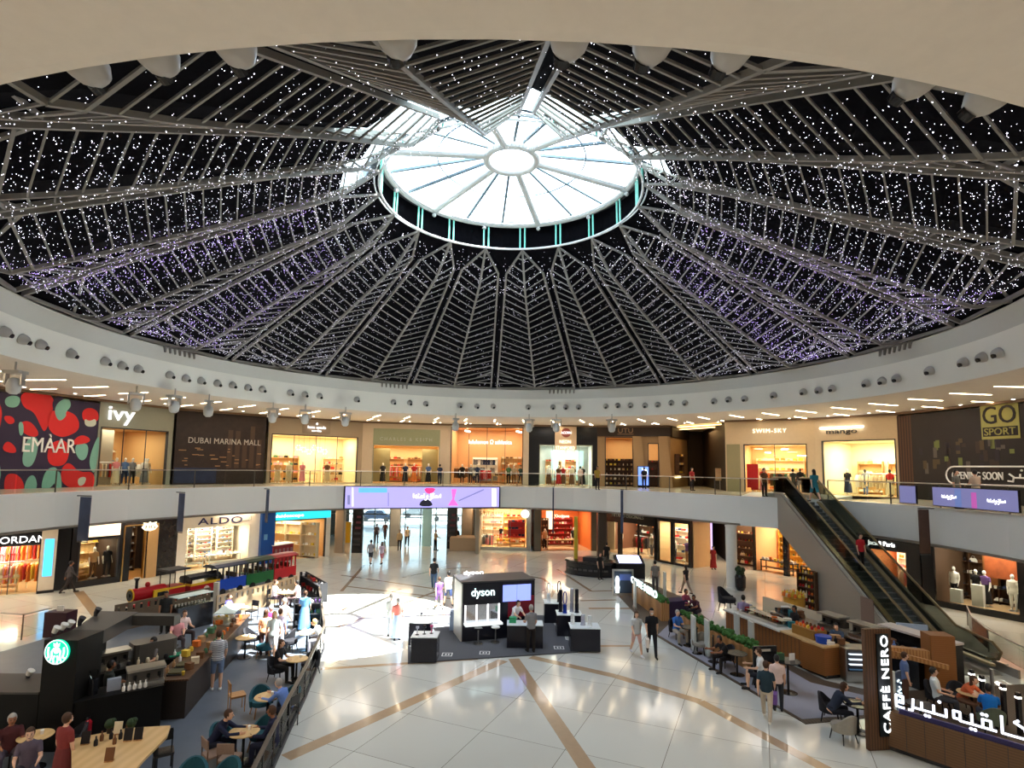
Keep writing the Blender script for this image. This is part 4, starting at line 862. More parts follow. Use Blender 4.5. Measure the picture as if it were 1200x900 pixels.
# -- doorway shop with gold sign
pl=gpl((148,680),(203,671)); S=pl.L; a1,a2=sx(pl,150),sx(pl,176); zo=GB-.45; w1='in the dark shop with the round gold sign'
r=front(pl,'dark shopfront with an open lit doorway under a glowing gold crest',0,S,0,GB,[(a1,a2,0,zo)],BLACK,glass=False,frame=GOLD)
a0,z0=pl.W(172,617); mm=MB(); mm.prism([(x*.5,y*.32) for x,y in ((-1,0),(-.7,.5),(-.8,.9),(-.2,.7),(0,1),(.2,.7),(.8,.9),(.7,.5),(1,0),(.6,-.6),(0,-.8),(-.6,-.6))],.3,.36,pl.M@Matrix.Translation((a0,0,z0))@Matrix(((1,0,0,0),(0,0,1,0),(0,1,0,0),(0,0,0,1)))); adopt(mm.build('crest_sign',SIGNWARM),r); txt(pl,r,'FIG',a0,z0,.22,BLACK,.6,.37,.02)
interior(pl,a1,S-.2,0,zo,3.5,LDARK,mat('warm_wood_floor',K(200,140,80),.3),power=150); shelves(pl,a1+1.3,-3.1,0,2.6,3,6,9,['bottle','shoe','jar'],['black','white','grey','brown'],w1,WOODD)
shelves(pl,a1+.6,-1.8,0,1.0,2.6,5,4,['handbag','shoe'],['black','grey'],w1,WOODD); pbox(pl,'light_pier',mat('tan_pier',K(200,160,110),.5),a2+.1,a2+.7,0,zo,.25,.35,r)
# -- ALDO
pl=gpl((203,671),(301,660)); S=pl.L; zo=zz(pl,250,616); w1='in the cream shoe shop'
r=front(pl,'cream shoe shopfront with dark blue letters behind the toy train',0,S,0,GB,[(.5,S-.7,.02,zo)],LWHITE,frame=LWHITE,mull=0)
a0,z0=pl.W(257,609.5); txt(pl,r,'ALDO',a0,z0,.46,mat('navy_letters',K(45,50,95),.4),2.9,.28,.01,1.1)
ar=sx(pl,281); adopt(strokes(pl,[[(ar,z0-.05),(ar+.2,z0-.08),(ar+.2,z0+.1)],[(ar+.3,z0-.08),(ar+.8,z0-.08),(ar+.85,z0+.1)],[(ar+.95,z0-.08),(ar+.95,z0+.22)]],mat('grey_letters',(0,0,0)),.025,d=.28),r)
interior(pl,.5,S-.6,0,zo,3.4,LWHITE,power=420,col=(1,.88,.7))
for k,u in enumerate((229,243,258,270,283)): shelves(pl,sx(pl,u),-2.2-(k%2)*.6,.3,1.05,2.6,8,4,['shoe'],['red','pink','cream','black','tan','blue'],w1,LWHITE,scale=1.15)
table(pl,sx(pl,219),-.8,0,1.3,.8,['shoe','handbag'],['red','brown','white','pink'],w1,n=5,m=WHITE,h=1.0); table(pl,sx(pl,238),-1.1,0,1.5,.8,['shoe'],['pink','white','tan'],w1,n=6,m=WHITE); table(pl,sx(pl,275),-.9,0,2.2,.8,['shoe','handbag'],['white','cream','brown'],w1,n=6,m=WHITE)
t=root_at('banner_pillar','tall royal blue pillar between the shoe shop and the cyan-signed shop','pillar',pl.w(S+.4,.2,0)); pbox(pl,'panel',mat('royal_blue_panel',K(15,75,150),.4),S-.05,S+.95,.0,GB-.15,.1,.6,t); pbox(pl,'light_mark',mat('pale_blue_mark',K(110,160,205),.4),S+.15,S+.4,1.7,2.1,.6,.62,t)
# -- blue sign shop
pl=gpl((314,659),(384,651)); S=pl.L; zo=zz(pl,345,608.5); w1='in the cyan-signed shop'
r=front(pl,'open shopfront under a long cyan and white light sign',0,S,0,GB,[(.2,S-.4,0,zo)],LWHITE,glass=False)
pbox(pl,'cyan_sign',lit('cyan_sign_light',(.02,.55,.75),1.6),.1,S-.1,zo+.02,GB-.12,.26,.36,r); a0,z0=pl.W(331,604); txt(pl,r,'Kaleidoscope',a0+.2,zo+.3,.3,SIGNW,2.6,.37,.02)
interior(pl,.2,S-.4,0,zo,4.4,LTAN,power=340,col=(1,.86,.62))
for i in range(3): shelves(pl,1.0+1.5*i,-3.9,.2,1.4,2.6,5,6,['bottle','jar','gift_box'],['red','yellow','cream','brown'],w1,WOODT)
pdg=Plane(pl.w(1.7,-3.6,0),pl.w(S-1.7,-.5,0))
for i in range(3): shelves(pdg,.9+1.5*i,.1,0,1.4,2.7,4,5,['gift_box','bottle','jar'],['cream','yellow','white'],w1,mat('cream_cabinet',K(215,195,160),.5))
table(pl,1.2,-.8,0,1.4,.8,['gift_box','jar','hat'],['red','white','brown'],w1,n=4); table(pl,S-1.2,-1.6,0,1.2,.7,['gift_box','jar'],['cream','tan','black'],w1,n=4,h=1.1)
# -- street entrance: glazed doors
YD=57.5; ent=root_at('entrance_doors','glazed street entrance with tall doors seen beyond the ground floor lobby','entrance',(-12.5,YD,0))
def wb(name,m,x0,x1,y0,y1,z0,z1,root=None):
    o=MB().box(x0,x1,y0,y1,z0,z1).build(name,m); return adopt(o,root) if root else o
MG=mat('grey_door_frame',K(120,125,125),.4)
for x in [-21.5+1.55*i for i in range(13)]: wb('frame_post',MG,x-.05,x+.05,YD-.05,YD+.05,0,GB,ent)
for z in (2.3,GB-.1): wb('transom',MG,-21.5,-2.9,YD-.04,YD+.04,z-.06,z+.06,ent)
wb('door_glass',glassmat('tinted_door_glass',(.52,.6,.62),.1),-21.5,-2.9,YD-.01,YD+.01,0,GB,ent)
def dcol(u0,u1,v,label,m,name='lobby_column',cat='column',d=.6,top=None):
    p,q=at(u0,v,0),at(u1,v,0); t=root_at(name,label,cat,((p.x+q.x)/2,p.y+d/2,0)); adopt(MB().cbox(((p.x+q.x)/2,p.y+d/2,(top or GB)/2),(q.x-p.x,d,top or GB),bev=.08).build('shaft',m),t); return t,p,q
dcol(391,402,648,'taupe column at the left of the street entrance lobby',TAUPE); dcol(456,468,640,'grey column in the middle of the street entrance lobby',mat('grey_column',K(140,140,135),.4)); dcol(494,505,640,'pale teal glass column in the street entrance lobby',mat('pale_teal_column',K(150,195,205),.2)); dcol(540,553,640,'brown clad pier at the right of the street entrance lobby',TAUPE,d=4)
for u0,u1,v,lab in ((411,424,648,'black poster tower left of the street entrance'),(523,535,643,'black poster tower with red print right of the street entrance')):
    t,p,q=dcol(u0,u1,v,lab,BLACK,'poster_tower','sign',.4)
    for i in range(6): z=.6+.45*i; adopt(MB().box(p.x+.1+.06*i,q.x-.15,p.y-.015,p.y-.001,z,z+.18).build('poster_print',mat('maroon_print',K(95,35,50),.5) if i>2 else DARK),t)
t,p,q=dcol(402,410,636,'yellow box on the wall in the street entrance lobby',mat('yellow_panel',K(215,170,40),.5),'wall_box','box',.5,1.9)
wb('counter_block',mat('beige_counter',K(190,160,125),.5),-5.2,-2.9,49,51,0,1.1); tag(bpy.data.objects['counter_block'],'low beige counter left of the children clothes shop','counter')
bpy.data.objects['counter_block'].name='reception_counter'
mb=MB(); mb.box(-2.9,-2.6,47.5,64,0,GB).box(-24,-21.5,57,57.4,0,GB).box(-24,-21.7,46,57.4,0,GB); struct('wall_lobby',mb,TAUPE)
for i,(x,y) in enumerate(((-17.5,74),(-8.5,76),(-13,80))):
    c=thing('parked_car',('dark parked car','white parked car','grey parked car')[i]+' in the bright street beyond the glass entrance','car',(x,y,0),.1)
    m=(mat('dark_car_paint',K(50,60,80),.3),mat('white_car_paint',K(230,230,230),.3),mat('grey_car_paint',K(130,135,140),.3))[i]
    bd=MB(); bd.loft([[(xx*1.0,y_*.85,z) for xx,z in ((-2.2*k,.35),(2.2*k,.35),(2.1*k,.8),(1.2*k,.9),(.8*k,1.4),(-1.1*k,1.4),(-1.7*k,.95),(-2.2*k,.85))] for y_,k in ((-1,.98),(1,.98))]); bd.build('body_shell',m,c)
    for s in (-1.35,1.35):
        for q in (-.8,.8): MB().cyl((s,q-.1,.32),(s,q+.1,.32),.32,n=12).build('wheel',DARK,c)
# -- children clothes shop
pl=gpl((556,643.5),(622,645)); S=pl.L; a1,a2=sx(pl,560),sx(pl,619); zo=GB-.15; w1='in the glazed children shop'
r=front(pl,'grey-framed glazed children shopfront with brown letters and a round white lamp sign',0,S,0,GB,[(a1,a2,.25,zo)],mat('light_grey_frame',K(175,172,160),.4),mull=2,frame=MG)
a0,z0=pl.W(580,601.5); txt(pl,r,'PETIT BATEAU',pl.W(579,601)[0],z0,.3,mat('brown_letters',K(150,110,80),.4),2.7,.3,.01,1.1)
a0,z0=pl.W(615.5,601.5); mm=MB(); mm.ball(pl.w(a0,.45,z0-.02),.36,14,8,(1,1,1)); adopt(mm.build('round_lamp_sign',SIGNW),r)
interior(pl,a1,a2,0,zo,3.8,mat('warm_cream_interior',K(250,215,170),.7),power=480,col=(1,.7,.38))
shelves(pl,a2-1,-1.2,.9,1.5,1.6,3,5,['folded_clothes','gift_box'],['red','navy','red'],w1,mat('red_board',K(200,40,50),.5)); shelves(pl,a1+1.1,-3.3,0,2,2.8,5,7,['folded_clothes','gift_box','hat'],['white','pink','orange','cream'],w1); shelves(pl,a1+3,-3.4,0,1.5,2.8,5,6,['folded_clothes','gift_box','hat'],['orange','yellow','cream','red'],w1,WOODT)
clothes_rail(pl,a1+.8,-1.2,0,1.2,7,['white','pink','grey'],w1,h=1.2); table(pl,a1+2.4,-1.4,0,1.3,.8,['folded_clothes','gift_box'],['orange','yellow','tan'],w1,n=5,h=.6); table(pl,a2-.9,-.7,0,1.4,.6,['folded_clothes','hat'],['cream','orange','white'],w1,n=5,h=.6); mannequin(pl,a1+2.05,-1.9,.5,'black','red',w1,'trousers',scale=.75); mannequin(pl,a1+.9,-.6,.3,'grey','pink',w1,'dress',scale=.6)
# -- warm gift shop
pl=gpl((625,645.5),(702,645)); S=pl.L; a1,a2=sx(pl,634),sx(pl,693); zo=GB-.2; w1='in the warm red shop'
r=front(pl,'grey stone-piered open shopfront with a warm red interior',0,S,0,GB,[(a1,a2,0,zo)],mat('grey_stone_pier',K(95,88,78),.4),glass=False,frame=mat('copper_frame',K(150,85,45),.4)); a0,z0=pl.W(657,604.5); txt(pl,r,'L\u2019Occitane',a0,z0,.26,SIGNWARM,1.5,.1,.01)
interior(pl,a1,a2,0,zo,4.4,mat('copper_interior',K(220,120,60),.6),power=330,col=(1,.7,.42))
shelves(pl,(a1+a2)/2+.3,-3.6,0,2.4,2.6,6,9,['gift_box','bottle','jar'],['red','red','pink','brown','cream'],w1,mat('red_shelf',K(150,40,30),.5)); table(pl,(a1+a2)/2-.2,-.7,0,2.9,.7,['gift_box','jar','bottle'],['cream','white','red','brown'],w1,n=9,h=.9)
shelves(pl,a1+.7,-2.4,0,1.0,2.6,5,4,['bottle','jar'],['brown','tan','cream'],w1,WOODD); mannequin(pl,a1+.6,-.9,0,'tan','black',w1,'trousers'); mannequin(pl,a2-1.1,-2.0,0,'black','black',w1,'trousers')
for q in (a1+1.2,): pbox(pl,'grid_window',lit('warm_grid_light',(1,.8,.5),1.2),q,q+.6,1.5,3.2,-3.3,-3.25,r)
# -- sports fashion shop, two angled faces
pl=gpl((705,645),(771,657)); S=pl.L; zo=zz(pl,735,612); w1='in the black-headed fashion shop'
r=front(pl,'glazed fashion shopfront under a black header with small grey letters, behind the oval booth',0,S,0,GB,[(.2,S*.36,.02,zo),(S*.70,S-.1,.1,zo)],BLACK,mull=0,frame=BLACK); 
bpy.data.objects.remove([o for o in r.children if o.name.startswith('surround')][0]); pbox(pl,'header',BLACK,0,S,zo,GB,0,.3,r); pbox(pl,'door_post',BLACK,S*.36,S*.40,0,zo,0,.3,r); pbox(pl,'end_post',BLACK,S-.15,S,0,zo,0,.3,r)
a0,z0=pl.W(740,605.5); txt(pl,r,'TRYANO ORIGINALS',pl.W(738,605)[0],(zo+GB)/2,.26,mat('grey_letters',(0,0,0)),3.6,.32,.01,1.1)
interior(pl,.1,S-.1,0,zo,5,mat('dark_red_interior',K(120,80,60),.6),power=330,col=(1,.86,.68))
mannequin(pl,1.5,-.9,.1,'cream','tan',w1,'trousers'); mannequin(pl,S*.78,-.9,.1,'cream','grey',w1,'trousers'); mannequin(pl,S*.45,-2,0,'black','red',w1,'trousers',dark=1)
for k in range(4): shelves(pl,.9+2*k,-4.5,0,1.8,2.8,5,8,['folded_clothes','hat','shoe','handbag'],['red','black','white','cream','orange'],w1,WOODD)
clothes_rail(pl,S*.5,-1.6,0,1.5,8,['black','red','brown'],w1); clothes_rail(pl,S*.62,-2.9,0,1.5,8,['white','red','black'],w1); table(pl,S*.55,-3.2,0,1.6,.8,['folded_clothes','hat'],['red','white','black'],w1,n=5); table(pl,S*.86,-1.5,0,1,.6,['folded_clothes'],['red','brown'],w1,n=3)
pbox(pl,'window_blind',mat('cream_blind',K(235,205,165),.6),.15,1.0,.1,zo,-.7,-.6,r)
for q in (.35,.6,.85):
    mb=MB(); pl.box(mb,S*q,S*q+.5,2.3,2.9,-4.2,-4.1); o=mb.build('light_poster',lit('white_blue_poster',(.7,.85,1),2.5)); tag(o,f"glowing poster high on the back wall, {'left' if q<.5 else 'middle' if q<.8 else 'right'} one in the black-headed fashion shop",'poster')
pl=gpl((772,657.5),(827,668.5)); S=pl.L; zo=zz(pl,790,611); w1='in the fashion shop corner window'
r=front(pl,'corner glass window bay of the fashion shop, beside the dark ground floor corridor',0,S*.75,0,GB,[(.15,S*.34,.15,zo),(S*.38,S*.72,.15,zo)],BLACK,mull=0,frame=BLACK)
interior(pl,.1,S*.74,0,zo,1.8,mat('beige_interior',K(220,185,140),.6),power=330); mannequin(pl,1.0,-.7,.1,'white','navy',w1,'trousers'); mannequin(pl,S*.5,-.7,.1,'purple','tan',w1,'trousers'); shelves(pl,1.6,-1.5,0,2.4,2.6,5,7,['hat','shoe','folded_clothes'],['navy','cream','red'],w1)
# -- corridor with the hanging video wall
mb=MB(); Plane((16.2,58),(15.6,46.5)).box(mb,0,11.5,0,GB,0,.2); mb.box(13,22,57.5,57.8,0,GB); struct('wall_corridor',mb,mat('dark_grey_wall',K(62,55,50),.6))
mb=MB(); Plane((19.6,57),(17.4,45)).box(mb,0,12,0,GB,0,.2); struct('wall_corridor_right',mb,mat('dark_brown_wall',(0,0,0)))
v0=at(818,640,1.3); vw=thing('video_wall','glowing lilac video wall in the dark ground floor corridor','screen',(15.3,45.5,0),0); MB().cbox((0,0,2.4),(.25,1.9,2.7)).build('casing',BLACK,vw)
MB().box(-.8,.85,-1.0,-.96,1.1,3.7).build('display',lit('lilac_display',(.55,.42,.9),1.5),vw); [MB().box(-.7+.4*i,-.5+.4*i,-1.01,-.97,1.2+.3*(i%2),3.3).build('display_stripe',lit('pink_display',(.95,.6,.85),1.8),vw) for i in range(4)]
vw.rotation_euler=(0,0,-.35)
# -- white column under the corner
c0=at(858,690,0); t=thing('round_column','round white column under the corner of the upper gallery','column',c0); MB().lathe([(.36,0),(.36,.1),(.33,.12),(.33,SB-.1),(.36,SB-.08),(.36,SB)],n=24).build('shaft',WHITE,t,smooth=False)
# -- beauty shop behind the column
pl=gpl((846,662),(885,668)); w1='in the open shop just behind the white column'
shelves(pl,1.2,-1.2,0,1.6,2.6,5,6,['bottle','jar','handbag'],['red','cream','brown','yellow'],w1,WOODD); mb=MB(); pl.box(mb,-1,pl.L,0,GB,-3,-2.8); struct('wall_shop_brown',mb,mat('brown_wall',K(80,60,45),.6)); arealight(pl.w(1,-1.2,GB-.1),1,1,90,(1,.75,.45))
pl=gpl((885,667.5),(1012,691)); S=pl.L; zo=GB-.12; a2=sx(pl,958); w1='in the glowing beauty shop'
r=front(pl,'open warm beauty shopfront with black posts, seen left of the escalator',0,S,0,GB,[(.1,S*.33,.0,zo),(S*.36,S*.97,0,zo)],BLACK,glass=False,frame=BLACK)
interior(pl,.1,S-.1,0,zo,4.8,mat('peach_interior',K(240,185,135),.6),power=430,col=(1,.72,.42))
shelves(pl,1.4,-2.6,0,2.2,2.9,7,9,['bottle','jar'],['yellow','yellow','cream','green'],w1,mat('yellow_shelf',K(225,180,80),.5))
for k in range(4): shelves(pl,3.6+1.9*k,-4.3,0,1.8,2.9,7,9,['bottle','jar','gift_box'],['pink','red','orange','cream','brown'],w1,mat('peach_shelf',K(230,150,110),.5))
for q in (1.6,4.7,8): table(pl,q,-.5,0,2.6,.7,['jar','bottle','gift_box'],['cream','white','yellow','orange'],w1,m=DARK,n=8,h=.8)
mannequin(pl,3.3,-2.6,0,'black','black',w1,'trousers'); mannequin(pl,5.4,-2.6,0,'black','black',w1,'trousers')
# -- shop with white script sign right of the escalator
pl=gpl((1012,691),(1084,706)); S=pl.L; zo=zz(pl,1045,644); w1='in the warm script-signed shop'
r=front(pl,'black-headed shopfront with a white script sign right of the escalator',0,S,0,GB,[(.2,S*.8,.02,zo)],BLACK,mull=0); a0,z0=pl.W(1036,637.5); txt(pl,r,'Jacadi Paris',a0,z0,.34,SIGNW,1.6,.3,.02)
interior(pl,.2,S*.8,0,zo,3,mat('salmon_interior',K(240,160,110),.6),power=300,col=(1,.72,.48)); shelves(pl,2.2,-2.5,0,3,2.7,5,9,['folded_clothes','gift_box'],['pink','orange','cream'],w1); clothes_rail(pl,2.6,-1.2,0,2,9,['pink','cream','orange'],w1)
# -- mannequin window shop
pl=gpl((1085,707),(1260,740)); S=pl.L; zo=GB-.1; a1,a2=sx(pl,1088),sx(pl,1187); w1='in the dark right-edge window'
r=front(pl,'black shopfront with a long fashion window full of mannequins at the right edge',0,S,0,GB,[(a1,a2,.3,zo)],BLACK,mull=0,frame=BLACK)
interior(pl,a1,S-.5,0,zo,4.5,mat('dark_window_interior',K(85,65,50),.6),power=150,col=(1,.85,.65))
for q,t,b,k in ((1103,'white','black','trousers'),(1128,'black','black','trousers'),(1138,'purple','black','dress'),(1170,'white','white','trousers'),(1182,'black','black','dress')): mannequin(pl,sx(pl,q),-.7,.3,t,b,w1,k,scale=1.05)
for q in (1100,1122,1150,1175): shelves(pl,sx(pl,q),-3.6,0,2.2,3.0,5,6,['handbag','shoe','folded_clothes','hat'],['black','brown','white','navy'],w1,WOODD)
for q,c in ((1108,'white'),(1192,'white'),(1133,'cream')): 
    mb=MB(); a=sx(pl,q); pl.box(mb,a-.25,a+.25,.3,1.0 if q!=1133 else 1.4,-.5,-.2); o=mb.build('display_plinth',WHITE); tag(o,{1108:'white plinth under the leftmost mannequin in the dark fashion window',1192:'white plinth at the right end of the dark fashion window',1133:'tall cream plinth in the middle of the dark fashion window'}[q],'plinth')
mb=MB(); a=sx(pl,1158); pl.box(mb,a-.9,a+.9,1.75,3.3,-1.3,-1.25); o=mb.build('hanging_poster',mat('rust_brown_print',K(165,85,45),.6,noise=.5,nscale=3)); tag(o,'rust brown poster hanging in the dark right-edge window','poster')
mb=MB(); a=sx(pl,1135); pl.box(mb,a-.3,a+.3,1.3,3.0,-1.8,-1.7); o=mb.build('wood_panel',WOODO); tag(o,'narrow orange wood panel in the dark right-edge window','panel')
for q in (1117,1150,1188): arealight(pl.w(sx(pl,q),-.8,zo-.15),.8,.4,25,(1,.93,.85))
# ---------------------------------------------------------------- soffit lamps on the ground level
dl2=thing('soffit_downlight','round recessed downlight in the soffit under the upper gallery','downlight',(0,0,0),0,'soffit downlights under the gallery'); MB().lathe([(.16,0),(.16,-.03),(.12,-.035)],n=12).build('rim',WHITE,dl2); MB().lathe([(.11,-.03),(.11,-.045),(.02,-.05)],n=12).build('lens',lit('soffit_lamp_glow',(1,.86,.68),22),dl2)
k=0
for R_ in (24.2,26.4):
    for a in range(-140,150,7):
        if 52<a<72: continue
        c=dl2 if k==0 else copy_tree(dl2); c.location=pol(a,R_+(1.5 if -40<a<40 else 0),SB-.03); k+=1
for a in range(-12,13,8):
    for y in (52,): pass
# ---------------------------------------------------------------- railings
def segrail(poly,label,name='glass_railing',skip=()):
    r=root_at(name,label,'railing',(poly[0].x,poly[0].y,F1)); hr=MB(); L=[]
    for a,b in zip(poly[:-1],poly[1:]):
        d=(b-a); n=max(1,round(d.length/1.7)); 
        for i in range(n): L.append((a+d*(i/n),a+d*((i+1)/n)))
    up=Vector((0,0,1))
    for i,(a,b) in enumerate(L):
        out=Vector((a.x-CX,a.y-CY,0)).normalized()*.1; a=a+out; b=b+out; A=Vector((a.x,a.y,F1)); B=Vector((b.x,b.y,F1))
        hr.cyl(A+up*1.1,B+up*1.1,.03,n=6); d=(B-A).normalized()
        g=MB(); g.beam(A+d*.04+up*.55,B-d*.04+up*.55,.02,1.0); adopt(g.build('glass_pane',RAILG),r)
        if i%2==0: p=MB(); p.beam(A,A+up*1.1,.03,.06); adopt(p.build('post',mat('dark_rail_post',K(90,85,78),.4)),r)
    adopt(hr.build('handrail',STEEL),r); return r
segrail([p for p in edge[6:23]],'glass railing with steel handrail along the left of the upper gallery')
segrail(edge[22:],'glass railing along the far side of the upper gallery')
segrail([Vector((14.2,35,0)),Vector((15.9,33.6,0))],'short glass railing at the corner left of the escalator head')
segrail(edgeR[:8],'glass railing along the right side of the upper gallery')
# video panel band seen behind right railing
def edge_at(u,poly,v=590):
    d=ray(u,v); k=d.x/d.y; 
    for a,b in zip(poly[:-1],poly[1:]):
        fa,fb=a.x-k*a.y,b.x-k*b.y
        if fa*fb<=0 and a.y>3: t=fa/(fa-fb); return a+(b-a)*t
A,B=edge_at(403,edge),edge_at(584,edge); pl=Plane(A,B); S=pl.L
r=root_at('video_screen','long lilac video screen with white Arabic lettering on the gallery fascia','screen',pl.w(S/2,.2,SB))
_,zt=pl.W(494,570.5); _,zb=pl.W(494,594.5)
pbox(pl,'casing',BLACK,-.05,S+.05,zb-.06,zt+.06,.1,.35,r); pbox(pl,'display',lit('lilac_screen',(.40,.36,.88),1.15),.06,S-.06,zb,zt,.35,.36,r)
def sb(n,c,e,u0,u1,v0,v1,d=.365,poly=None):
    m=lit(n,c,e); q=[pl.W(u,v) for u,v in (poly or ((u0,v0),(u1,v0),(u1,v1),(u0,v1)))]; mb=MB(); k=len(q); mb.add([pl.w(a,d,z) for a,z in q]+[pl.w(a,d+.006,z) for a,z in q],[tuple(range(k))[::-1],tuple(range(k,2*k))]+[(i,(i+1)%k,k+(i+1)%k,k+i) for i in range(k)]); adopt(mb.build('screen_image',m),r)
sb('cyan_screen',(.15,.55,.8),.9,420,453,571.5,577); sb('red_screen',(.9,.05,.25),1.1,0,0,0,0,poly=cur([(495,571.5),(510,571.5),(507,577),(500,579)],1)); sb('pink_screen',(.95,.15,.6),1.1,0,0,0,0,poly=[(528,573),(534,573),(531,585),(536,592),(524,592),(529,584)])
sb('dark_screen',(.03,.03,.06),.3,0,0,0,0,poly=cur([(490,593),(492,587),(499,584),(505,588),(506,593)],1)); sb('grey_line_screen',(.25,.25,.55),.7,454,455,577,593); sb('grey_line_screen',(0,0,0),.7,407,410,580,591); sb('pale_screen',(.75,.75,1),1.5,412,414,571,593); sb('grey_line_screen',(0,0,0),1,0,0,0,0,poly=[(536,586),(565,573),(566,574),(537,587)]); sb('pale_screen',(0,0,0),1,575,580,572,593)
def screen_arabic(pl,a,z,k,m,r,d):     # word with the outline of the Arabic lettering
    P=[[(1.9,0),(1.9,.35),(1.7,.05),(1.55,0),(1.5,.22),(1.4,0),(1.35,.22),(1.25,0),(1.1,0),(1.1,.25)],[(1.1,.0),(1.0,-.02),(.95,.2),(.85,.25),(.8,.1),(.95,.05)],[(.95,0),(.8,-.25),(.65,-.2)],[(.55,.1),(.45,.25),(.35,.1),(.5,.0),(.3,-.25),(.15,-.2)],[(.1,0),(.1,.45)],[(0,0),(-.1,.2),(-.25,.18),(-.2,0),(0,0),(-.5,0),(-.55,.2)],[(-.5,0),(-.8,0),(-.95,.15),(-.75,.28),(-.65,.1)],[(-1.05,0),(-1.05,.45)],[(1.15,.42)],[(1.05,.42)],[(.85,.42)],[(.95,.42)],[(-.5,.38)]]
    return adopt(strokes(pl,[[(a+x*k,z+y*k) for x,y in p] for p in P],m,.05*k,d=d),r)
a0,z0=pl.W(495,583); screen_arabic(pl,a0,z0,.72,SIGNW,r,.39)
# screen panels on the right railing
for u0,u1,lab,tx in ((1058,1078,'narrow lilac video panel on the right railing',0),(1098,1200,'wide lilac video panel with white Arabic letters on the right railing',1)):
    A,B=edge_at(u0,edgeR,585),edge_at(u1,edgeR,585)
    if A is None or B is None: print('edge none',u0,u1); continue
    pl=Plane(A,B); S=pl.L; r=root_at('railing_screen',lab,'screen',pl.w(S/2,0,F1)); q=(A+B)/2; off=.12
    pbox(pl,'casing',BLACK,0,S,F1+.1,F1+.98,off,off+.08,r); pbox(pl,'display',lit('dim_lilac_screen',(.24,.24,.5),.6),.03,S-.03,F1+.13,F1+.95,off+.08,off+.09,r)
    if tx:
        screen_arabic(pl,S*.2,F1+.5,.28,SIGNW,r,off+.1); screen_arabic(pl,S*.75,F1+.45,.28,SIGNW,r,off+.1); pbox(pl,'screen_figure',lit('magenta_screen',(.5,.1,.4),.8),S*.5,S*.56,F1+.14,F1+.8,off+.09,off+.1,r); pbox(pl,'screen_panel',lit('deep_blue_screen',(.15,.22,.5),.7),S*.3,S*.38,F1+.14,F1+.9,off+.09,off+.1,r)
# banners hung square to the fascia
def banner(u,v0,v1,wpx,lab,col,poly,n):
    E_=edge_at(u,poly); d=Vector((CX-E_.x,CY-E_.y,0)).normalized(); c=E_+d*.55; y=c.y; t0=aty(u,v0,y); t1=aty(u,v1,y); z1=min(t0.z,F1+.05); z0=t1.z
    tg=Vector((-d.y,d.x,0)); b=thing('fascia_banner',lab,'banner',(c.x,c.y,z1)); hw=wpx*y/FP/2
    ax=(d if abs(d.x)>.55 else tg); 
    MB().beam(tuple(ax*-hw+Vector((0,0,-(z1-z0)/2))),tuple(ax*hw+Vector((0,0,-(z1-z0)/2))),.05,z1-z0-.1).build('banner_cloth',mat(col[0],col[1],.6,noise=.4,nscale=2),b)
    MB().cyl(tuple(-d*.6),tuple(ax*hw),.03,n=6).build('arm',DARK,b); MB().cyl(tuple(ax*-hw),tuple(ax*hw),.03,n=6).build('top_bar',DARK,b)
    MB().cyl(tuple(ax*-hw+Vector((0,0,-(z1-z0)))),tuple(ax*hw+Vector((0,0,-(z1-z0)))),.03,n=6).build('bottom_bar',DARK,b)
DB=('night_blue_banner',K(60,70,95)); BB=('brown_banner',K(85,62,52))
banner(90,581,635,15,'dark blue banner hanging from the fascia above the leftmost clothes shop',DB,edge,0); banner(206,577,624,10,'dark banner hanging from the fascia left of the shoe shop letters',DB,edge,0); banner(309,573,612,6,'thin dark banner hanging in front of the blue pillar',DB,edge,0)
banner(649,571,625,1.6,'edge-on dark banner above the warm red shop',DB,edge,0); banner(731,574,625,3,'edge-on dark banner above the fashion shop',DB,edge,0); banner(1094,596,650,13,'brown banner hanging from the fascia right of the escalator',BB,edgeR,0)
# ---------------------------------------------------------------- escalator
XL,XR=16.0,18.0; YT,YB=33.2,23.3
es=root_at('escalator','long escalator with taupe cladding and glass sides rising to the upper gallery','escalator',(17,28,0))
ES1=mat('taupe_escalator_cladding',K(150,142,130),.35,noise=.04,nscale=.6)
def side(name,x,prof,m,th=.08):
    mb=MB(); n=len(prof); v=[(x-th/2,y,z) for y,z in prof]+[(x+th/2,y,z) for y,z in prof]; mb.add(v,[tuple(range(n)),tuple(range(n,2*n))[::-1]]+[(i,n+i,n+(i+1)%n,(i+1)%n) for i in range(n)]); return adopt(mb.build(name,m),es)
up=lambda y:(F1*(y-YB)/(YT-YB) if YB<y<YT else (0 if y<=YB else F1))
side('cladding_left',XL-.15,[(35.2,F1+.25),(YT,F1+.25),(YB,.30),(20.6,.30),(20.6,0),(29.8,0),(29.6,1.9),(33.6,SB),(35.2,SB)],ES1)
side('cladding_right',XR+.15,[(35.2,F1+.25),(YT,F1+.25),(YB,.30),(20.6,.30),(20.6,0),(YB+.8,0),(YT+.6,F1-1.3),(35.2,F1-1.3)],ES1)
mb=MB(); q=[(YB+1,.0),(YT+.8,F1-1.4),(35.2,F1-1.4),(35.2,F1-1.2),(YT+.6,F1-1.2),(YB+.6,0)]; n=6; mb.add([(XL-.1,y,z) for y,z in q]+[(XR+.1,y,z) for y,z in q],[tuple(range(n)),tuple(range(n,2*n))[::-1]]+[(i,n+i,n+(i+1)%n,(i+1)%n) for i in range(n)]); adopt(mb.build('underside',ES1),es)
adopt(MB().box(XL-.16,XL-.06,24.9,26.3,0,0).box(XL-.21,XL-.19,24.9,25.8,.4,1.7).build('access_panel',mat('brown_access_panel',K(125,105,95),.4)),es)
SKD=mat('escalator_inner_skirt',K(60,58,50),.35); DECK=mat('champagne_metal_deck',K(190,170,130),.35,metal=.6)
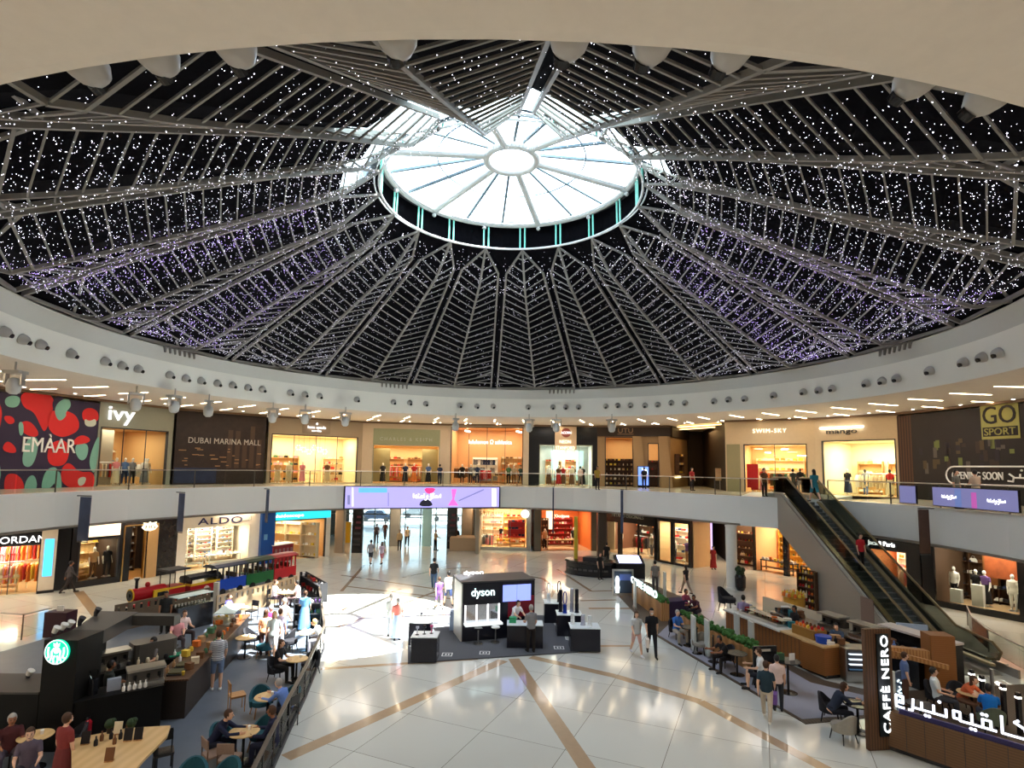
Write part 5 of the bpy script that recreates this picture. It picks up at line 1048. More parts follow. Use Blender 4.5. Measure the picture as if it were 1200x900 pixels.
EG=glassmat('escalator_glass',(.5,.53,.5),.12)
for x,s in ((XL+.15,1),(XR-.15,-1)):
    side('glass_balustrade',x,[(34.6,F1+.3),(YT,F1+.3),(YB,.35),(21.4,.35),(21.0,.6),(21.2,1.0),(YB-.3,1.15),(YT-.3,F1+1.15),(34.6,F1+1.15)],EG,.03)
    mb=MB(); mb.tube([(x,34.8,F1+1.18),(x,YT-.3,F1+1.2),(x,YB-.3,1.2),(x,21.3,1.05),(x,20.95,.8),(x,21.1,.5),(x,21.6,.4)],.05,8); adopt(mb.build('handrail',mat('bronze_handrail',K(115,100,72),.35,metal=.3)),es)
    mb=MB(); mb.beam((x-s*.22,34.8,F1+.3),(x-s*.22,YT,F1+.3),.14,.04).beam((x-s*.22,YT,F1+.3),(x-s*.22,YB,.35),.14,.04).beam((x-s*.22,YB,.35),(x-s*.22,21.0,.35),.14,.04); adopt(mb.build('outer_deck',mat('pale_steel_edge',K(195,190,180),.35,metal=.4)),es)
    mb=MB(); mb.beam((x+s*.12,34.8,F1+.22),(x+s*.12,YT,F1+.22),.2,.08).beam((x+s*.12,YT,F1+.22),(x+s*.12,YB,.27),.2,.08).beam((x+s*.12,YB,.27),(x+s*.12,21.2,.27),.2,.08); adopt(mb.build('inner_skirt',DECK),es)
STP=mat('grooved_step_metal',K(105,115,118),.35,metal=.5); mb=None
ns=32
for i in range(ns):
    y=YB+(YT-YB)*(i+.5)/ns; z=F1*(i+1)/ns; h=F1/ns; d=(YT-YB)/ns
    m=MB().box(XL+.36,XR-.36,y-d/2,y+d/2,z-h-.12,z-.0)
    for k in range(0): pass
    adopt(m.build('step',STP),es); MB().box(XL+.36,XR-.36,y-d/2-.004,y-d/2+.03,z-.002,z+.004).build('step_edge',mat('pale_step_edge',K(150,160,160),.4),[o for o in es.children if o.name.startswith('step')][-1])
adopt(MB().box(XL+.2,XR-.2,20.9,YB,-.0,.03).build('comb_plate',STEEL),es); adopt(MB().box(XL+.2,XR-.2,YT,35.2,F1-.02,F1+.01).build('landing_plate',STEEL),es)
pass
# curved barrier at the escalator foot
def barrier(pts,label,h=1.0,z=0):
    r=root_at('barrier_rail',label,'railing',(pts[0][0],pts[0][1],z)); m=MB(); P=[Vector((*q,z+h)) for q in pts]; m.tube(P,.03,6); adopt(m.build('handrail',STEEL),r)
    for q in pts[::2]: adopt(MB().cyl((*q,z),(*q,z+h),.025,n=6).build('post',mat('dark_rail_post',(0,0,0))),r)
    for a,b in zip(pts[:-1],pts[1:]): g=MB(); g.beam((*a,z+.5),(*b,z+.5),.015,.8); adopt(g.build('glass_pane',RAILG),r)
barrier([(15.3,19.9),(15.2,21.2),(15.25,22.6),(15.4,23.8)],'curved glass barrier left of the escalator foot')
barrier([(18.9,19.5),(19.0,21.5),(19.6,23.6),(20.6,25.6),(22.0,27.6)],'thin dark curved rail on the floor right of the escalator foot',.9)
pb=at(1107,790,0)
for i,(x,y) in enumerate(((15.5,18.6),(17.6,17.9),(19.9,17.2))): t=thing('steel_bollard',('steel barrier post in front of the escalator foot, leftmost of three','steel barrier post in front of the escalator foot, middle of three','steel barrier post in front of the escalator foot, rightmost of three')[i],'post',(x,y,0)); MB().cyl((0,0,0),(0,0,1.0),.05,n=10).build('shaft',STEEL,t); MB().lathe([(.09,0),(.09,.03),(.05,.05)],n=10).build('base',STEEL,t)

_b=[at(-40,742,0),at(0,748,0),at(25,750,0),at(58,741,0)]
barrier([(p.x,p.y) for p in _b],'thin dark glass barrier at the left edge of the ground floor')
setb=root_at('ticket_box','small dark red cabinet with a white card beside the left barrier','cabinet',at(68,745,0)); adopt(MB().box(setb.location.x-.4,setb.location.x+.5,setb.location.y-.3,setb.location.y+.3,0,1.0).build('body',mat('dark_plum_cabinet',K(60,30,40),.4)),setb); adopt(MB().box(setb.location.x-.1,setb.location.x+.15,setb.location.y-.05,setb.location.y,1.0,1.22).build('card',WHITE),setb)
# ---------------------------------------------------------------- furniture helpers
def rot2(x,y,a): return x*math.cos(a)-y*math.sin(a),x*math.sin(a)+y*math.cos(a)
def mk_armchair(m,legm,name='armchair'):
    r=bpy.data.objects.new(name,None); COL.objects.link(r)
    sh=MB(); n=14; ro=[];ri=[];
    for k in range(n+1):
        a=PI*(-.08+1.16*k/n); hz=.46+.30*math.sin(max(0,min(PI,a)))**1.2
        ro.append((.34*math.cos(a),.02+.33*math.sin(a),hz)); ri.append((.27*math.cos(a),.02+.26*math.sin(a),hz))
    v=[]; 
    for (a,b) in zip(ro,ri): v+=[(a[0]*.92,a[1]*.92,.28),a,b,(b[0],b[1],.28)]
    f=[]
    for k in range(n):
        for j in range(4): f.append((k*4+j,k*4+(j+1)%4,(k+1)*4+(j+1)%4,(k+1)*4+j))
    f+=[(0,1,2,3),(n*4+3,n*4+2,n*4+1,n*4)]; sh.add(v,f); sh.build('backrest',m,r)
    MB().lathe([(.05,.30),(.27,.30),(.29,.36),(.28,.43),(.22,.45),(.03,.455)],n=16).build('seat',m,r)
    for x,y in ((.22,.22),(-.22,.22),(.2,-.2),(-.2,-.2)): MB().cyl((x*.85,y*.85,.31),(x*1.1,y*1.1,0),.022,.014,n=6).build('leg',legm,r)
    return r
def mk_chair(m,legm):
    r=bpy.data.objects.new('dining_chair',None); COL.objects.link(r)
    MB().cbox((0,0,.45),(.42,.42,.05),bev=.05).build('seat',m,r)
    b=MB(); b.loft([[(x,.20+.03*abs(x),z+.0) for x,z in ()] or [(x,.19+y,z) for x,y,z in ((-.2,0,.62),(.2,0,.62),(.19,.03,.86),(-.19,.03,.86))],[(x,.22+y,z) for x,y,z in ((-.2,0,.62),(.2,0,.62),(.19,.03,.86),(-.19,.03,.86))]]); b.build('backrest',m,r)
    for x,y in ((.18,.2),(-.18,.2)): MB().cyl((x,y,.0),(x,y+.01,.84),.016,n=6).build('leg',legm,r)
    for x,y in ((.18,-.18),(-.18,-.18)): MB().cyl((x,y,.0),(x,y,.44),.016,n=6).build('leg',legm,r)
    return r
def mk_table(rad,h,m,stem=BLACK):
    r=bpy.data.objects.new('round_table',None); COL.objects.link(r)
    MB().lathe([(.02,h-.035),(rad-.02,h-.035),(rad,h-.015),(rad-.01,h),(.02,h)],n=24).build('table_top',m,r); MB().cyl((0,0,.02),(0,0,h-.03),.035,n=8).build('pedestal',stem,r); MB().lathe([(.25,0),(.25,.015),(.04,.035)],n=16).build('base',stem,r)
    return r
TEALF=cloth(35,80,92); PRO={'teal':mk_armchair(TEALF,WOOD),'dark':mk_armchair(cloth(34,34,40),BLACK),'grey':mk_armchair(cloth(150,145,135),BLACK),'olive':mk_armchair(cloth(95,105,88),BLACK),'wood':mk_chair(WOOD,WOOD),'black':mk_chair(BLACK,BLACK),'taupe':mk_chair(cloth(140,115,100),WOODD),
     't_wood':mk_table(.36,.74,WOODT),'t_white':mk_table(.34,.74,WHITE),'t_black':mk_table(.36,.76,BLACK)}
def put(k,loc,rz,label,cat=None,group=None):
    c=copy_tree(PRO[k]); c.location=loc; c.rotation_euler=(0,0,rz); return tag(c,label,cat or ('table' if k[:2]=='t_' else 'armchair' if k in('teal','dark','grey','olive') else 'chair'),group)
def near(loc,a,d): return Vector((loc[0]+d*math.sin(a),loc[1]-d*math.cos(a),loc[2]))   # a=0 -> towards camera
def setbox(name,label,cat,c,sz,m,rz=0,bev=0,part='body'):
    t=thing(name,label,cat,(c[0],c[1],c[2]),rz); MB().cbox((0,0,sz[2]/2),sz,bev=bev).build(part,m,t); return t
# ---------------------------------------------------------------- dyson kiosk
CAR=mat('dark_grey_carpet',K(82,84,90),.9,bump=.2,nscale=60)
P=[at(u,v,0) for u,v in ((478,778),(677,765),(640,722),(520,724),(478,744))]
c=P[0]; t=root_at('display_carpet','dark grey carpet platform under the black hair-care kiosk','carpet',(0,24,0)); adopt(MB().prism([(p.x,p.y) for p in P],.004,.05).build('pile',CAR),t)
pl=Plane(at(541,752,0.05),at(626,745,0.05)); S=pl.L; H_=zz(pl,545,684); D=1.7
r=root_at('retail_kiosk','black kiosk with mirrors, two blue screens and a glowing white word','kiosk',pl.w(S/2,-.5,.05))
KB=mat('kiosk_black',(.012,.012,.02),.2)
bodyb=MB(); pl.box(bodyb,0,S,.05,H_,-D,0); adopt(bodyb.build('body',KB),r)
pbox(pl,'side_panel',mat('pale_kiosk_side',K(200,200,195),.4),-.05,0,.05,H_-.02,-D+.3,0,r); pbox(pl,'roof_edge',DARK,-.05,S+.02,H_,H_+.06,-D,0,r)
a0,z0=pl.W(566,695); o=txt(pl,r,'dyson',a0,z0+.0,.42,lit('cool_sign_light',(.75,1,1),2.2),1.0,.03,.02)
o=txt(pl,r,'dyson',*pl.W(577,0)[:1],H_+.17,.2,SIGNW,.9,-D+.4,.02)
a1,a2=pl.W(589,694)[0],pl.W(622,694)[0]; _,z1=pl.W(605,685); _,z2=pl.W(605,704)
for i in range(2): q=a1+(a2-a1)*i/2; pbox(pl,'screen',lit('violet_blue_display',(.22,.28,.95),1.7),q+.01,q+(a2-a1)/2-.01,z2,z1,.01,.04,r)
b1,b2=pl.W(545,718)[0],pl.W(584.5,718)[0]; _,zt_=pl.W(565,708); _,zb_=pl.W(565,728.5)
pbox(pl,'mirror',mat('mirror_glass',(.7,.7,.75),.08,metal=.8),b1,b2,zb_,zt_,.005,.02,r)
for i in range(4): q=b1+(b2-b1)*i/3; pbox(pl,'mirror_light',lit('mirror_light_white',(1,1,1),2),q-.03,q+.03,zb_,zt_,.02,.05,r)
pbox(pl,'vanity_shelf',lit('lit_white_shelf',(.85,.92,.92),.9),b1-.05,b2+.08,zb_-.08,zb_,.0,.35,r); pbox(pl,'red_panel',mat('red_photo_panel',K(130,20,40),.4),pl.W(606,0)[0],S-.03,.9,1.75,.0,.02,r)
for i,u in enumerate((557,577)):
    p=at(u,753,.05); p=pl.w(pl.W(u,750)[0],.45,.05); t=thing('bar_stool',('black','white-seated')[i]+' stool in front of the kiosk mirrors, '+('left one','right one')[i],'stool',p,0)
    MB().lathe([(.02,.58),(.17,.58),(.18,.61),(.16,.64),(.02,.64)],n=16).build('seat',BLACK if i==0 else WHITE,t); MB().cyl((0,0,.02),(0,0,.58),.025,n=8).build('pole',STEEL,t); MB().lathe([(.19,0),(.19,.015),(.03,.03)],n=16).build('base',STEEL,t)
PODT=mat('white_glossy_top',K(225,235,240),.2)
def podium(u0,u1,vt,vb,dep,label,h=.86):
    p,q=at(u0,vb,.05 if 1 else 0),at(u1,vb-.5,.05); c=Vector(((p.x+q.x)/2,(p.y+q.y)/2+dep/2,.05)); w=(q-p).length; t=thing('display_podium',label,'podium',c,0)
    MB().cbox((0,0,h/2),(w,dep,h),bev=.02).build('body',KB,t); MB().cbox((0,0,h+.015),(w+.02,dep+.02,.03),bev=.02).build('top',PODT,t); return c+Vector((0,0,h+.03)),w,dep
L1=podium(480.5,511.5,744,776.5,.8,'black podium with white top at the front left of the kiosk carpet'); L2=podium(478,504,733,757,.7,'black podium behind the front left one, left of the kiosk')
R1=podium(638,659,706,730.5,.85,'black podium at the back right of the kiosk carpet'); R2=podium(653,682,722,746,.85,'black podium in the middle of the right row on the kiosk carpet'); R3=podium(669,703.5,739,764,.85,'black podium nearest the camera in the right row on the kiosk carpet'); CP=podium(594,636,735,760,.75,'black podium with white top in front of the kiosk where staff stand')
WM=mat('white_appliance',K(235,238,240),.25); DM_=mat('dark_appliance',K(40,40,50),.25,metal=.4); BM=mat('blue_appliance',K(35,60,170),.25,metal=.4); SM=mat('silver_appliance',K(190,190,205),.25,metal=.4)
def fan(p,m,h,label,loop=1):
    t=thing('bladeless_fan',label,'fan',p); MB().lathe([(.10,0),(.10,.03),(.085,.05),(.085,h*.38),(.06,h*.42)],n=14).build('base',m,t,smooth=False)
    if loop: MB().tube([(.075*math.cos(a),0,h*.70+h*.30*math.sin(a)) for a in [2*PI*i/18 for i in range(19)]],.022,6).build('air_loop',m,t)
    else: MB().lathe([(.075,h*.42),(.08,h*.5),(.08,h*.97),(.06,h)],n=12).build('tower',m,t)
fan(R1[0]+V((-.2,0,0)),WM,.85,'white loop fan on the back right podium'); fan(R1[0]+V((.28,-.1,0)),DM_,.95,'dark loop fan on the back right podium')
fan(R2[0]+V((-.35,.1,0)),DM_,.95,'dark tower fan at the left of the middle right podium',0); fan(R2[0]+V((-.18,-.1,0)),BM,.9,'blue loop fan on the middle right podium'); fan(R2[0]+V((.15,.15,0)),SM,1.0,'pale silver tower fan on the middle right podium',0); fan(R2[0]+V((.35,.0,0)),DM_,1.0,'dark tower fan at the right of the middle right podium',0)
for i,(x,lab) in enumerate(((-.45,'small white fan at the left of the nearest right podium'),(-.05,'small silver fan at the middle of the nearest right podium'),(.2,'small white fan at the right of the nearest right podium'))): fan(R3[0]+V((x,.2-.15*i,0)),SM if i==1 else WM,.42,lab,0)
def dryer(p,label,m=SM):
    t=thing('hair_dryer',label,'hair dryer',p); MB().lathe([(.07,0),(.07,.012),(.015,.03)],n=12).build('stand',DARK,t); MB().cyl((0,0,.02),(0,0,.24),.016,n=8).build('handle',m,t); MB().cyl((-.05,0,.27),(.06,0,.27),.045,n=12).build('head',m,t)
for i,x in enumerate((-.3,-.05,.2)): dryer(L1[0]+V((x,.1*(i-1),0)),('silver','dark','pink')[i]+' hair dryer stand on the front left podium',(SM,DM_,mat('pink_appliance',K(200,80,130),.3))[i])
for i,x in enumerate((-.25,0,.22)): dryer(L2[0]+V((x,0,0)),('silver','dark','silver')[i]+' hair dryer on the podium behind, '+('left','middle','right')[i]+' one',(SM,DM_,SM)[i])
setbox('shopping_bag','small green carton on the podium in front of the kiosk','box',CP[0]+V((-.5,0,0)),(.28,.2,.22),cloth(60,160,110))
setbox('display_board','pale blue board standing left of the black kiosk','board',tuple(at(532,737,.05)),(.34,.5,.8),mat('pale_blue_board',K(165,185,215),.4))
for i,(u,v) in enumerate(((524,767),(568,765),(655,759),(519,730),(655,731),(668,748))):
    p=at(u,v,.052); t=thing('floor_sticker',('square white floor sticker on the kiosk carpet, front left one','square white floor sticker on the kiosk carpet, front middle one','square white floor sticker on the kiosk carpet, front right one','square white floor sticker on the kiosk carpet, back left one','square white floor sticker on the kiosk carpet, back right one','square white floor sticker on the kiosk carpet beside the right podiums')[i],'sticker',p)
    m=mat('white_sticker',K(215,215,215),.6); f=MB()
    for q in ((-.2,.2,-.2,-.16),(-.2,.2,.16,.2),(-.2,-.16,-.16,.16),(.16,.2,-.16,.16)): f.box(*q,0,.003)
    f.build('outline',m,t); MB().cbox((-.05,0,.0015),(.06,.18,.003),bev=.02).build('left_footprint',m,t); MB().cbox((.06,0,.0015),(.06,.18,.003),bev=.02).build('right_footprint',m,t)
# ---------------------------------------------------------------- ride-on train
T0,T1=at(150,719,0),at(338,678,0); td=(T1-T0).normalized(); trz=math.atan2(td.y,td.x)
def onT(u):
    d=ray(u,700); k=d.x/d.y; s=(k*T0.y-T0.x)/(td.x-k*td.y); return T0+td*s
LR=mat('locomotive_red',K(165,25,35),.3); LY=mat('locomotive_yellow',K(225,180,50),.35)
p=onT(172); t=thing('toy_locomotive','red ride-on steam locomotive with yellow trim and black chimney','train',p,trz)
MB().box(-1.0,2.1,-.45,.45,.22,.42).build('chassis',LR,t); MB().cyl((-.95,0,.82),(1.0,0,.82),.30,n=20).build('boiler',LR,t); MB().cyl((-1.0,0,.82),(-.94,0,.82),.315,n=20).build('smokebox_ring',LY,t); MB().cyl((-1.03,0,.82),(-1.0,0,.82),.26,n=20).cyl((-1.07,0,.82),(-1.03,0,.82),.07,n=12).build('smokebox_door',BLACK,t)
MB().cyl((-.65,0,1.1),(-.65,0,1.5),.08,n=12).cyl((-.65,0,1.48),(-.65,0,1.62),.10,.17,n=12).build('chimney',BLACK,t); MB().ball((0,0,1.2),.14,10,6).build('dome',LR,t)
MB().box(.1,1.0,-.47,-.37,.5,.95).box(.1,1.0,.37,.47,.5,.95).build('side_tank',LY,t); MB().box(.3,.8,-.49,-.46,.62,.82).build('number_plate',BLACK,t)
MB().box(1.0,2.05,-.46,.46,.42,.95).build('cab',LR,t); MB().box(1.0,2.05,-.475,-.46,.86,.95).build('cab_stripe',LY,t); MB().box(.9,2.25,-.55,.55,1.72,1.80).build('cab_roof',DARK,t)
for x in (1.05,2.0):
    for y in (-.42,.42): MB().cyl((x,y,.9),(x,y,1.74),.03,n=6).build('roof_post',BLACK,t)
MB().prism([(-1.5,-.35),(-1.0,-.5),(-1.0,.5),(-1.5,.35)],.08,.34).build('cowcatcher',BLACK,t)
for x in (-.6,.2,1.0,1.7):
    for y in (-.5,.5): MB().cyl((x,y-.04,.22),(x,y+.04,.22),.22,n=14).build('wheel',BLACK,t)
def coach(u,lab,col,roof,L=1.9,arch=0):
    p=onT(u); m=mat('coach_'+lab.split()[0],K(*col),.35); rm=mat('coach_roof_'+lab.split()[0],K(*roof),.4); t=thing('toy_train_coach',lab,'train',p,trz)
    MB().box(-L/2,L/2,-.5,.5,.25,.85).build('body',m,t)
    for i in range(6):
        for y in (-.46,.46): x=-L/2+.06+(L-.12)*i/5; MB().box(x-.03,x+.03,y-.03,y+.03,.85,1.5).build('window_post',m if arch else DARK,t)
    MB().loft([[(x,y,z) for y,z in ((-.56,1.48),(-.56,1.54),(-.3,1.66),(.3,1.66),(.56,1.54),(.56,1.48))] for x in (-L/2-.08,L/2+.08)]).build('roof',rm,t)
    for x in (-L/2+.4,L/2-.4):
        for y in (-.5,.5): MB().cyl((x,y-.04,.18),(x,y+.04,.18),.18,n=12).build('wheel',BLACK,t)
    for x in (-.5,.3): MB().box(x,x+.1,-.4,.4,.5,1.1).build('bench',WOODD,t)
    return t
p=onT(232); t=thing('toy_tender','red and yellow ride-on tender with black arched top behind the locomotive','train',p,trz); MB().box(-.8,.9,-.48,.48,.25,.8).build('body',LR,t); MB().box(-.8,.9,-.5,.5,.8,.92).build('stripe',LY,t)
MB().loft([[(x,y,z) for y,z in ((-.5,1.1),(-.4,1.25),(0,1.34),(.4,1.25),(.5,1.1))] for x in (-.8,.95)]).build('cover',BLACK,t); [MB().box(x-.04,x+.04,-.46,.46,.9,1.12).build('cover_support',BLACK,t) for x in (-.75,.85)]
MB().cyl((.1,-.51,.55),(.1,-.49,.55),.16,n=16).build('emblem',mat('pale_emblem',K(210,190,180),.4),t); [MB().cyl((x,y-.04,.2),(x,y+.04,.2),.2,n=12).build('wheel',BLACK,t) for x in (-.4,.5) for y in (-.48,.48)]
bpy.data.objects[[o.name for o in bpy.data.objects if o.name.startswith('toy_locomotive')][0]].scale=(.82,.9,1)
coach(263,'blue open ride-on coach with a dark roof behind the red tender',(40,80,190),(50,60,85)); coach(297,'green open ride-on coach between the blue and the red coaches',(35,110,60),(35,60,45)); coach(326,'red open ride-on coach at the tail of the small train',(200,35,45),(170,35,45),1.7,1)
p=at(326,657,0); t=thing('sweets_cart','dark red patterned cart with white top behind the red coach','cart',p,trz); MB().cbox((0,0,.6),(1.9,1,1.2),bev=.05).build('body',mat('dark_red_pattern',K(140,35,45),.5,noise=.5,nscale=5),t); MB().cbox((0,0,1.24),(2.0,1.1,.06),bev=.03).build('top',WHITE,t)
for i in range(5): MB().box(-.8+.36*i,-.6+.36*i,-.52,-.5,.4,.95).build('side_panel',mat('grey_print_panel',K(150,110,115),.5),t)
# ---------------------------------------------------------------- green-logo coffee bar (left)
MATT=mat('slate_vinyl_floor',K(92,100,112),.45,noise=.15,nscale=2)
fp=[at(u,v,0) for u,v in ((318,905),(355,822),(379,768),(372,728),(377,704),(350,684),(256,706),(190,716),(128,726),(-90,792),(-90,905))]
mb=MB(); mb.prism([(p.x,p.y) for p in fp],.004,.02); struct('floor_cafe_left',mb,MATT)
SF=mat('wood_fence_panel',K(165,140,108),.5,noise=.1); SD=mat('dark_fence_panel',K(95,82,68),.5)
def fence(P,Q,h,lab,m,ns):
    pl=Plane(P,Q); S=pl.L; r=root_at('low_screen',lab,'screen panel',pl.w(S/2,0,.02)); f=MB(); pl.box(f,0,S,.02,h-.34,-.03,.03); pl.box(f,0,S,h-.1,h,-.03,.03)
    for i in range(ns+1): a=S*i/ns; pl.box(f,max(0,a-S/ns*.3),min(S,a+S/ns*.3),h-.34,h-.1,-.03,.03)
    adopt(f.build('slotted_panel',m),r); return r
fence(at(135,709,1.15),at(247,688,1.15),1.15,'dark slotted low panel between the coffee bar and the locomotive',SD,14)
fence(at(254,698,1.15),at(348,675,1.15),1.15,'tan slotted low panel between the cafe tables and the train',SF,16)
setbox('post','pale square post where the two slotted panels meet','post',tuple(at(252,720,0.02)),(.2,.2,1.5),mat('pale_post',K(190,185,175),.5))
CB=mat('bar_black',(.005,.005,.005),.5,spec=.25); LG=mat('dark_grey_ledge',K(64,62,60),.5)
cfl,cfr=at(52,750,2.7),at(93,750,2.7); cx=(cfl.x+cfr.x)/2; cw=cfr.x-cfl.x; cy=cfl.y
t=root_at('sign_column','black column bearing the round glowing green and white coffee logo','sign column',(cx,cy+.45,.02)); adopt(MB().box(cx-cw/2,cx+cw/2,cy,cy+.9,.02,2.7).build('shaft',CB),t)
L0=aty(68,763.5,cy-.02); 
def disc(name,r0,r1,y,z,m,sx=1): mb=MB(); n=32; v=[(L0.x+r*math.cos(2*PI*i/n),y_,L0.z+r*math.sin(2*PI*i/n)) for r,y_ in ((r0,y),(r1,y)) for i in range(n)]; mb.add(v,[(i,(i+1)%n,n+(i+1)%n,n+i) for i in range(n)]); return adopt(mb.build(name,m),t)
MLG=lit('green_logo_light',(.0,.5,.28),1.6); MLW=lit('white_logo_light',(.85,1,.95),1.6)
adopt(MB().cyl((L0.x,cy-.01,L0.z),(L0.x,cy-.07,L0.z),.30,n=32).build('logo_disc',MLG),t); disc('logo_ring',.275,.30,cy-.075,0,MLW)
def stroke3(pts,rr,nm='logo_figure'): m=MB(); m.tube([(L0.x+x,cy-.085,L0.z+z) for x,z in pts],rr,6); adopt(m.build(nm,MLW),t)
adopt(MB().ball((L0.x,cy-.08,L0.z+.05),.075,12,8,(1,.2,1.2)).build('logo_face',MLW),t)
for s in (-1,1):
    stroke3([(s*.05,.1),(s*.11,.02),(s*.10,-.1),(s*.14,-.22)],.018); stroke3([(s*.19,.12),(s*.2,0),(s*.17,-.12),(s*.23,-.14)],.02); stroke3([(s*.03,-.08),(s*.06,-.17),(s*.04,-.26)],.02)
adopt(MB().prism([(-.07,0),(-.08,.09),(-.035,.05),(0,.11),(.035,.05),(.08,.09),(.07,0)],0,.012,Matrix.Translation((L0.x,cy-.075,L0.z+.14))@Matrix(((1,0,0,0),(0,0,-1,0),(0,1,0,0),(0,0,0,1)))).build('logo_crown',MLW),t)
t=root_at('bar_bulkhead','black overhead bulkhead running back from the logo column','canopy',(cx,cy+2,2.35))
b1,b2=at(118,716,2.7),at(162,717,2.7)
bk=MB(); bk.add([(cx-cw/2,cy+.9,2.35),(cx+cw/2,cy+.9,2.35),(b2.x,b2.y,2.35),(b1.x,b1.y,2.35),(cx-cw/2,cy+.9,2.7),(cx+cw/2,cy+.9,2.7),(b2.x,b2.y,2.7),(b1.x,b1.y,2.7)],[(0,3,2,1),(4,5,6,7),(0,1,5,4),(1,2,6,5),(2,3,7,6),(3,0,4,7)]); adopt(bk.build('beam',LG),t); adopt(MB().box(b1.x,b1.x+.25,b1.y-.25,b1.y,.02,2.35).build('rear_post',CB),t); adopt(MB().box(b2.x-.1,b2.x+1.3,b2.y-.35,b2.y-.02,2.4,2.68).build('cross_beam',LG),t)
for i,(u,v) in enumerate(((63,745),(72,741),(80,738),(93,733),(112,722))):
    c=thing('track_light',f"small white and black spotlight on the grey bulkhead, number one" if 0 else 'small spotlight standing on the grey bulkhead behind the logo column','spotlight',at(u,v,2.7),0,'spotlights on the bulkhead'); MB().cyl((0,0,0),(0,0,.08),.05,n=8).build('foot',DARK,c); MB().cyl((0,0,.08),(.08,0,.22),.06,.09,n=10).build('head',WHITE if i<3 else DARK,c)
def counter(P,Q,d,h,lab,mt,mf,name='bar_counter'):
    pl=Plane(P,Q); S=pl.L; r=root_at(name,lab,'counter',pl.w(S/2,-d/2,.02)); b=MB(); pl.box(b,0,S,.02,h-.05,-d,0); adopt(b.build('front',mf),r); b=MB(); pl.box(b,-.03,S+.03,h-.05,h,-d-.03,.05); adopt(b.build('worktop',mt),r); return pl
plf=counter((-22,cy-.3),(cx-cw/2-.02,cy),1.2,1.45,'long black counter with grey ledge at the left edge, left of the logo column',LG,CB)
for i in range(5): c=thing('track_light','small spotlight standing on the grey ledge of the long left counter','spotlight',plf.w(plf.L-1-1.1*i,-.9,1.45),0,'spotlights on the left ledge'); MB().cyl((0,0,0),(0,0,.08),.05,n=8).build('foot',DARK,c); MB().cyl((0,0,.08),(.08,0,.2),.06,.09,n=10).build('head',WHITE,c)
plg=counter((cx+cw/2+.02,cy+.05),(-9.35,cy+1.2),.75,1.2,'black front counter right of the logo column, holding grinders and cups',CB,CB)
MET=mat('grey_machine',K(95,92,88),.35,metal=.4)
def machine(p,rz,lab,sc=1):
    t=thing('espresso_machine',lab,'coffee machine',p,rz); t.scale=(sc,)*3; MB().cbox((0,0,.06),(.85,.5,.12),bev=.04).build('drip_tray',STEEL,t); MB().cbox((0,.1,.27),(.85,.3,.32),bev=.06).build('body',MET,t); MB().cbox((0,0,.45),(.9,.5,.06),bev=.04).build('cup_rail',STEEL,t)
    for x in (-.25,.05,.3): MB().cyl((x,-.12,.30),(x,-.12,.2),.04,n=10).cyl((x,-.12,.2),(x,-.3,.2),.014,n=6).build('group_head',BLACK,t)
machine(plg.w(1.5,-.35,1.2),plg.rz,'grey espresso machine at the right end of the black front counter')
def grinder(p,lab): t=thing('coffee_grinder',lab,'coffee grinder',p); MB().cbox((0,0,.2),(.16,.2,.4),bev=.04).build('body',BLACK,t); MB().lathe([(.04,.4),(.09,.5),(.09,.6),(.05,.62)],n=10).build('hopper',GLASS,t)
grinder(plg.w(.35,-.3,1.2),'black coffee grinder beside the logo column'); setbox('till','small black till with a white screen on the front counter','till',tuple(plg.w(.8,-.35,1.2)),(.3,.15,.3),mat('pale_screen_face',K(150,160,180),.3),plg.rz)
for i in range(5): item('bottle',plg.w(1.0+.12*i,-.08,1.202),0,'white','at the front edge of the black coffee counter')
# hood and rear counter
p=at(150,786,1.1); q=at(170,742,1.1)
plr=counter((-11.9,16.6),(-10.2,18.6),.9,1.1,'black rear bar counter with grey machines behind the logo column',CB,CB)
setbox('machine_hood','wide grey curved hood on the rear bar counter','hood',tuple(plr.w(1.7,-.5,1.1)),(1.2,.7,.55),MET,plr.rz,.12); machine(plr.w(.6,-.45,1.1),plr.rz,'second espresso machine on the rear bar counter')
for i in range(9): item('jar' if i%2 else 'bottle',plr.w(.2+.25*i,-.12,1.102),0,R.choice(['green','white','black','brown','cream']),'on the rear bar counter')
setbox('green_board','teal green panel lying on the rear bar counter','panel',tuple(plr.w(2.3,-.2,1.1)),(.5,.3,.03),cloth(30,120,90),plr.rz)
# till counter in wood
plw=counter(at(216,842,.02),at(290,752,.02),.9,1.1,'brown wooden till counter between the coffee bar and the customers',WOODD,mat('dark_counter_front',K(45,38,34),.5))
W_='on the brown till counter'
for i in range(26): item(R.choice(['bottle','gift_box','jar','paper_cup','gift_box']),plw.w(.3+(plw.L-.6)*i/26,-.2-.5*(i%2),1.102),R.uniform(-.5,.5),R.choice(['yellow','brown','orange','tan','cream','white','green']),W_,1.1)
for i,a in enumerate((.5,1.1)):
    t=thing('menu_tray',('dark wooden tray at the near end of the brown till counter','olive tray beside the dark one on the brown till counter')[i],'tray',plw.w(a,-.45,1.1)); MB().cbox((0,0,.02),(.45,.4,.04),rz=plw.rz,bev=.04).build('base',DARK,t); MB().cbox((0,0,.06),(.38,.33,.04),rz=plw.rz,bev=.03).build('stack',cloth(85,80,55),t)
t=thing('pastry_case','pale glass pastry case at the far end of the brown till counter','display case',plw.w(plw.L-1.0,-.5,1.1),plw.rz); MB().cbox((0,0,.03),(1.5,.7,.06)).build('base',STEEL,t); MB().cbox((0,0,.26),(1.5,.7,.4)).build('glass_box',GLASS,t); MB().cbox((0,0,.47),(1.52,.72,.03)).build('top',mat('pale_blue_top',K(185,205,205),.3),t)
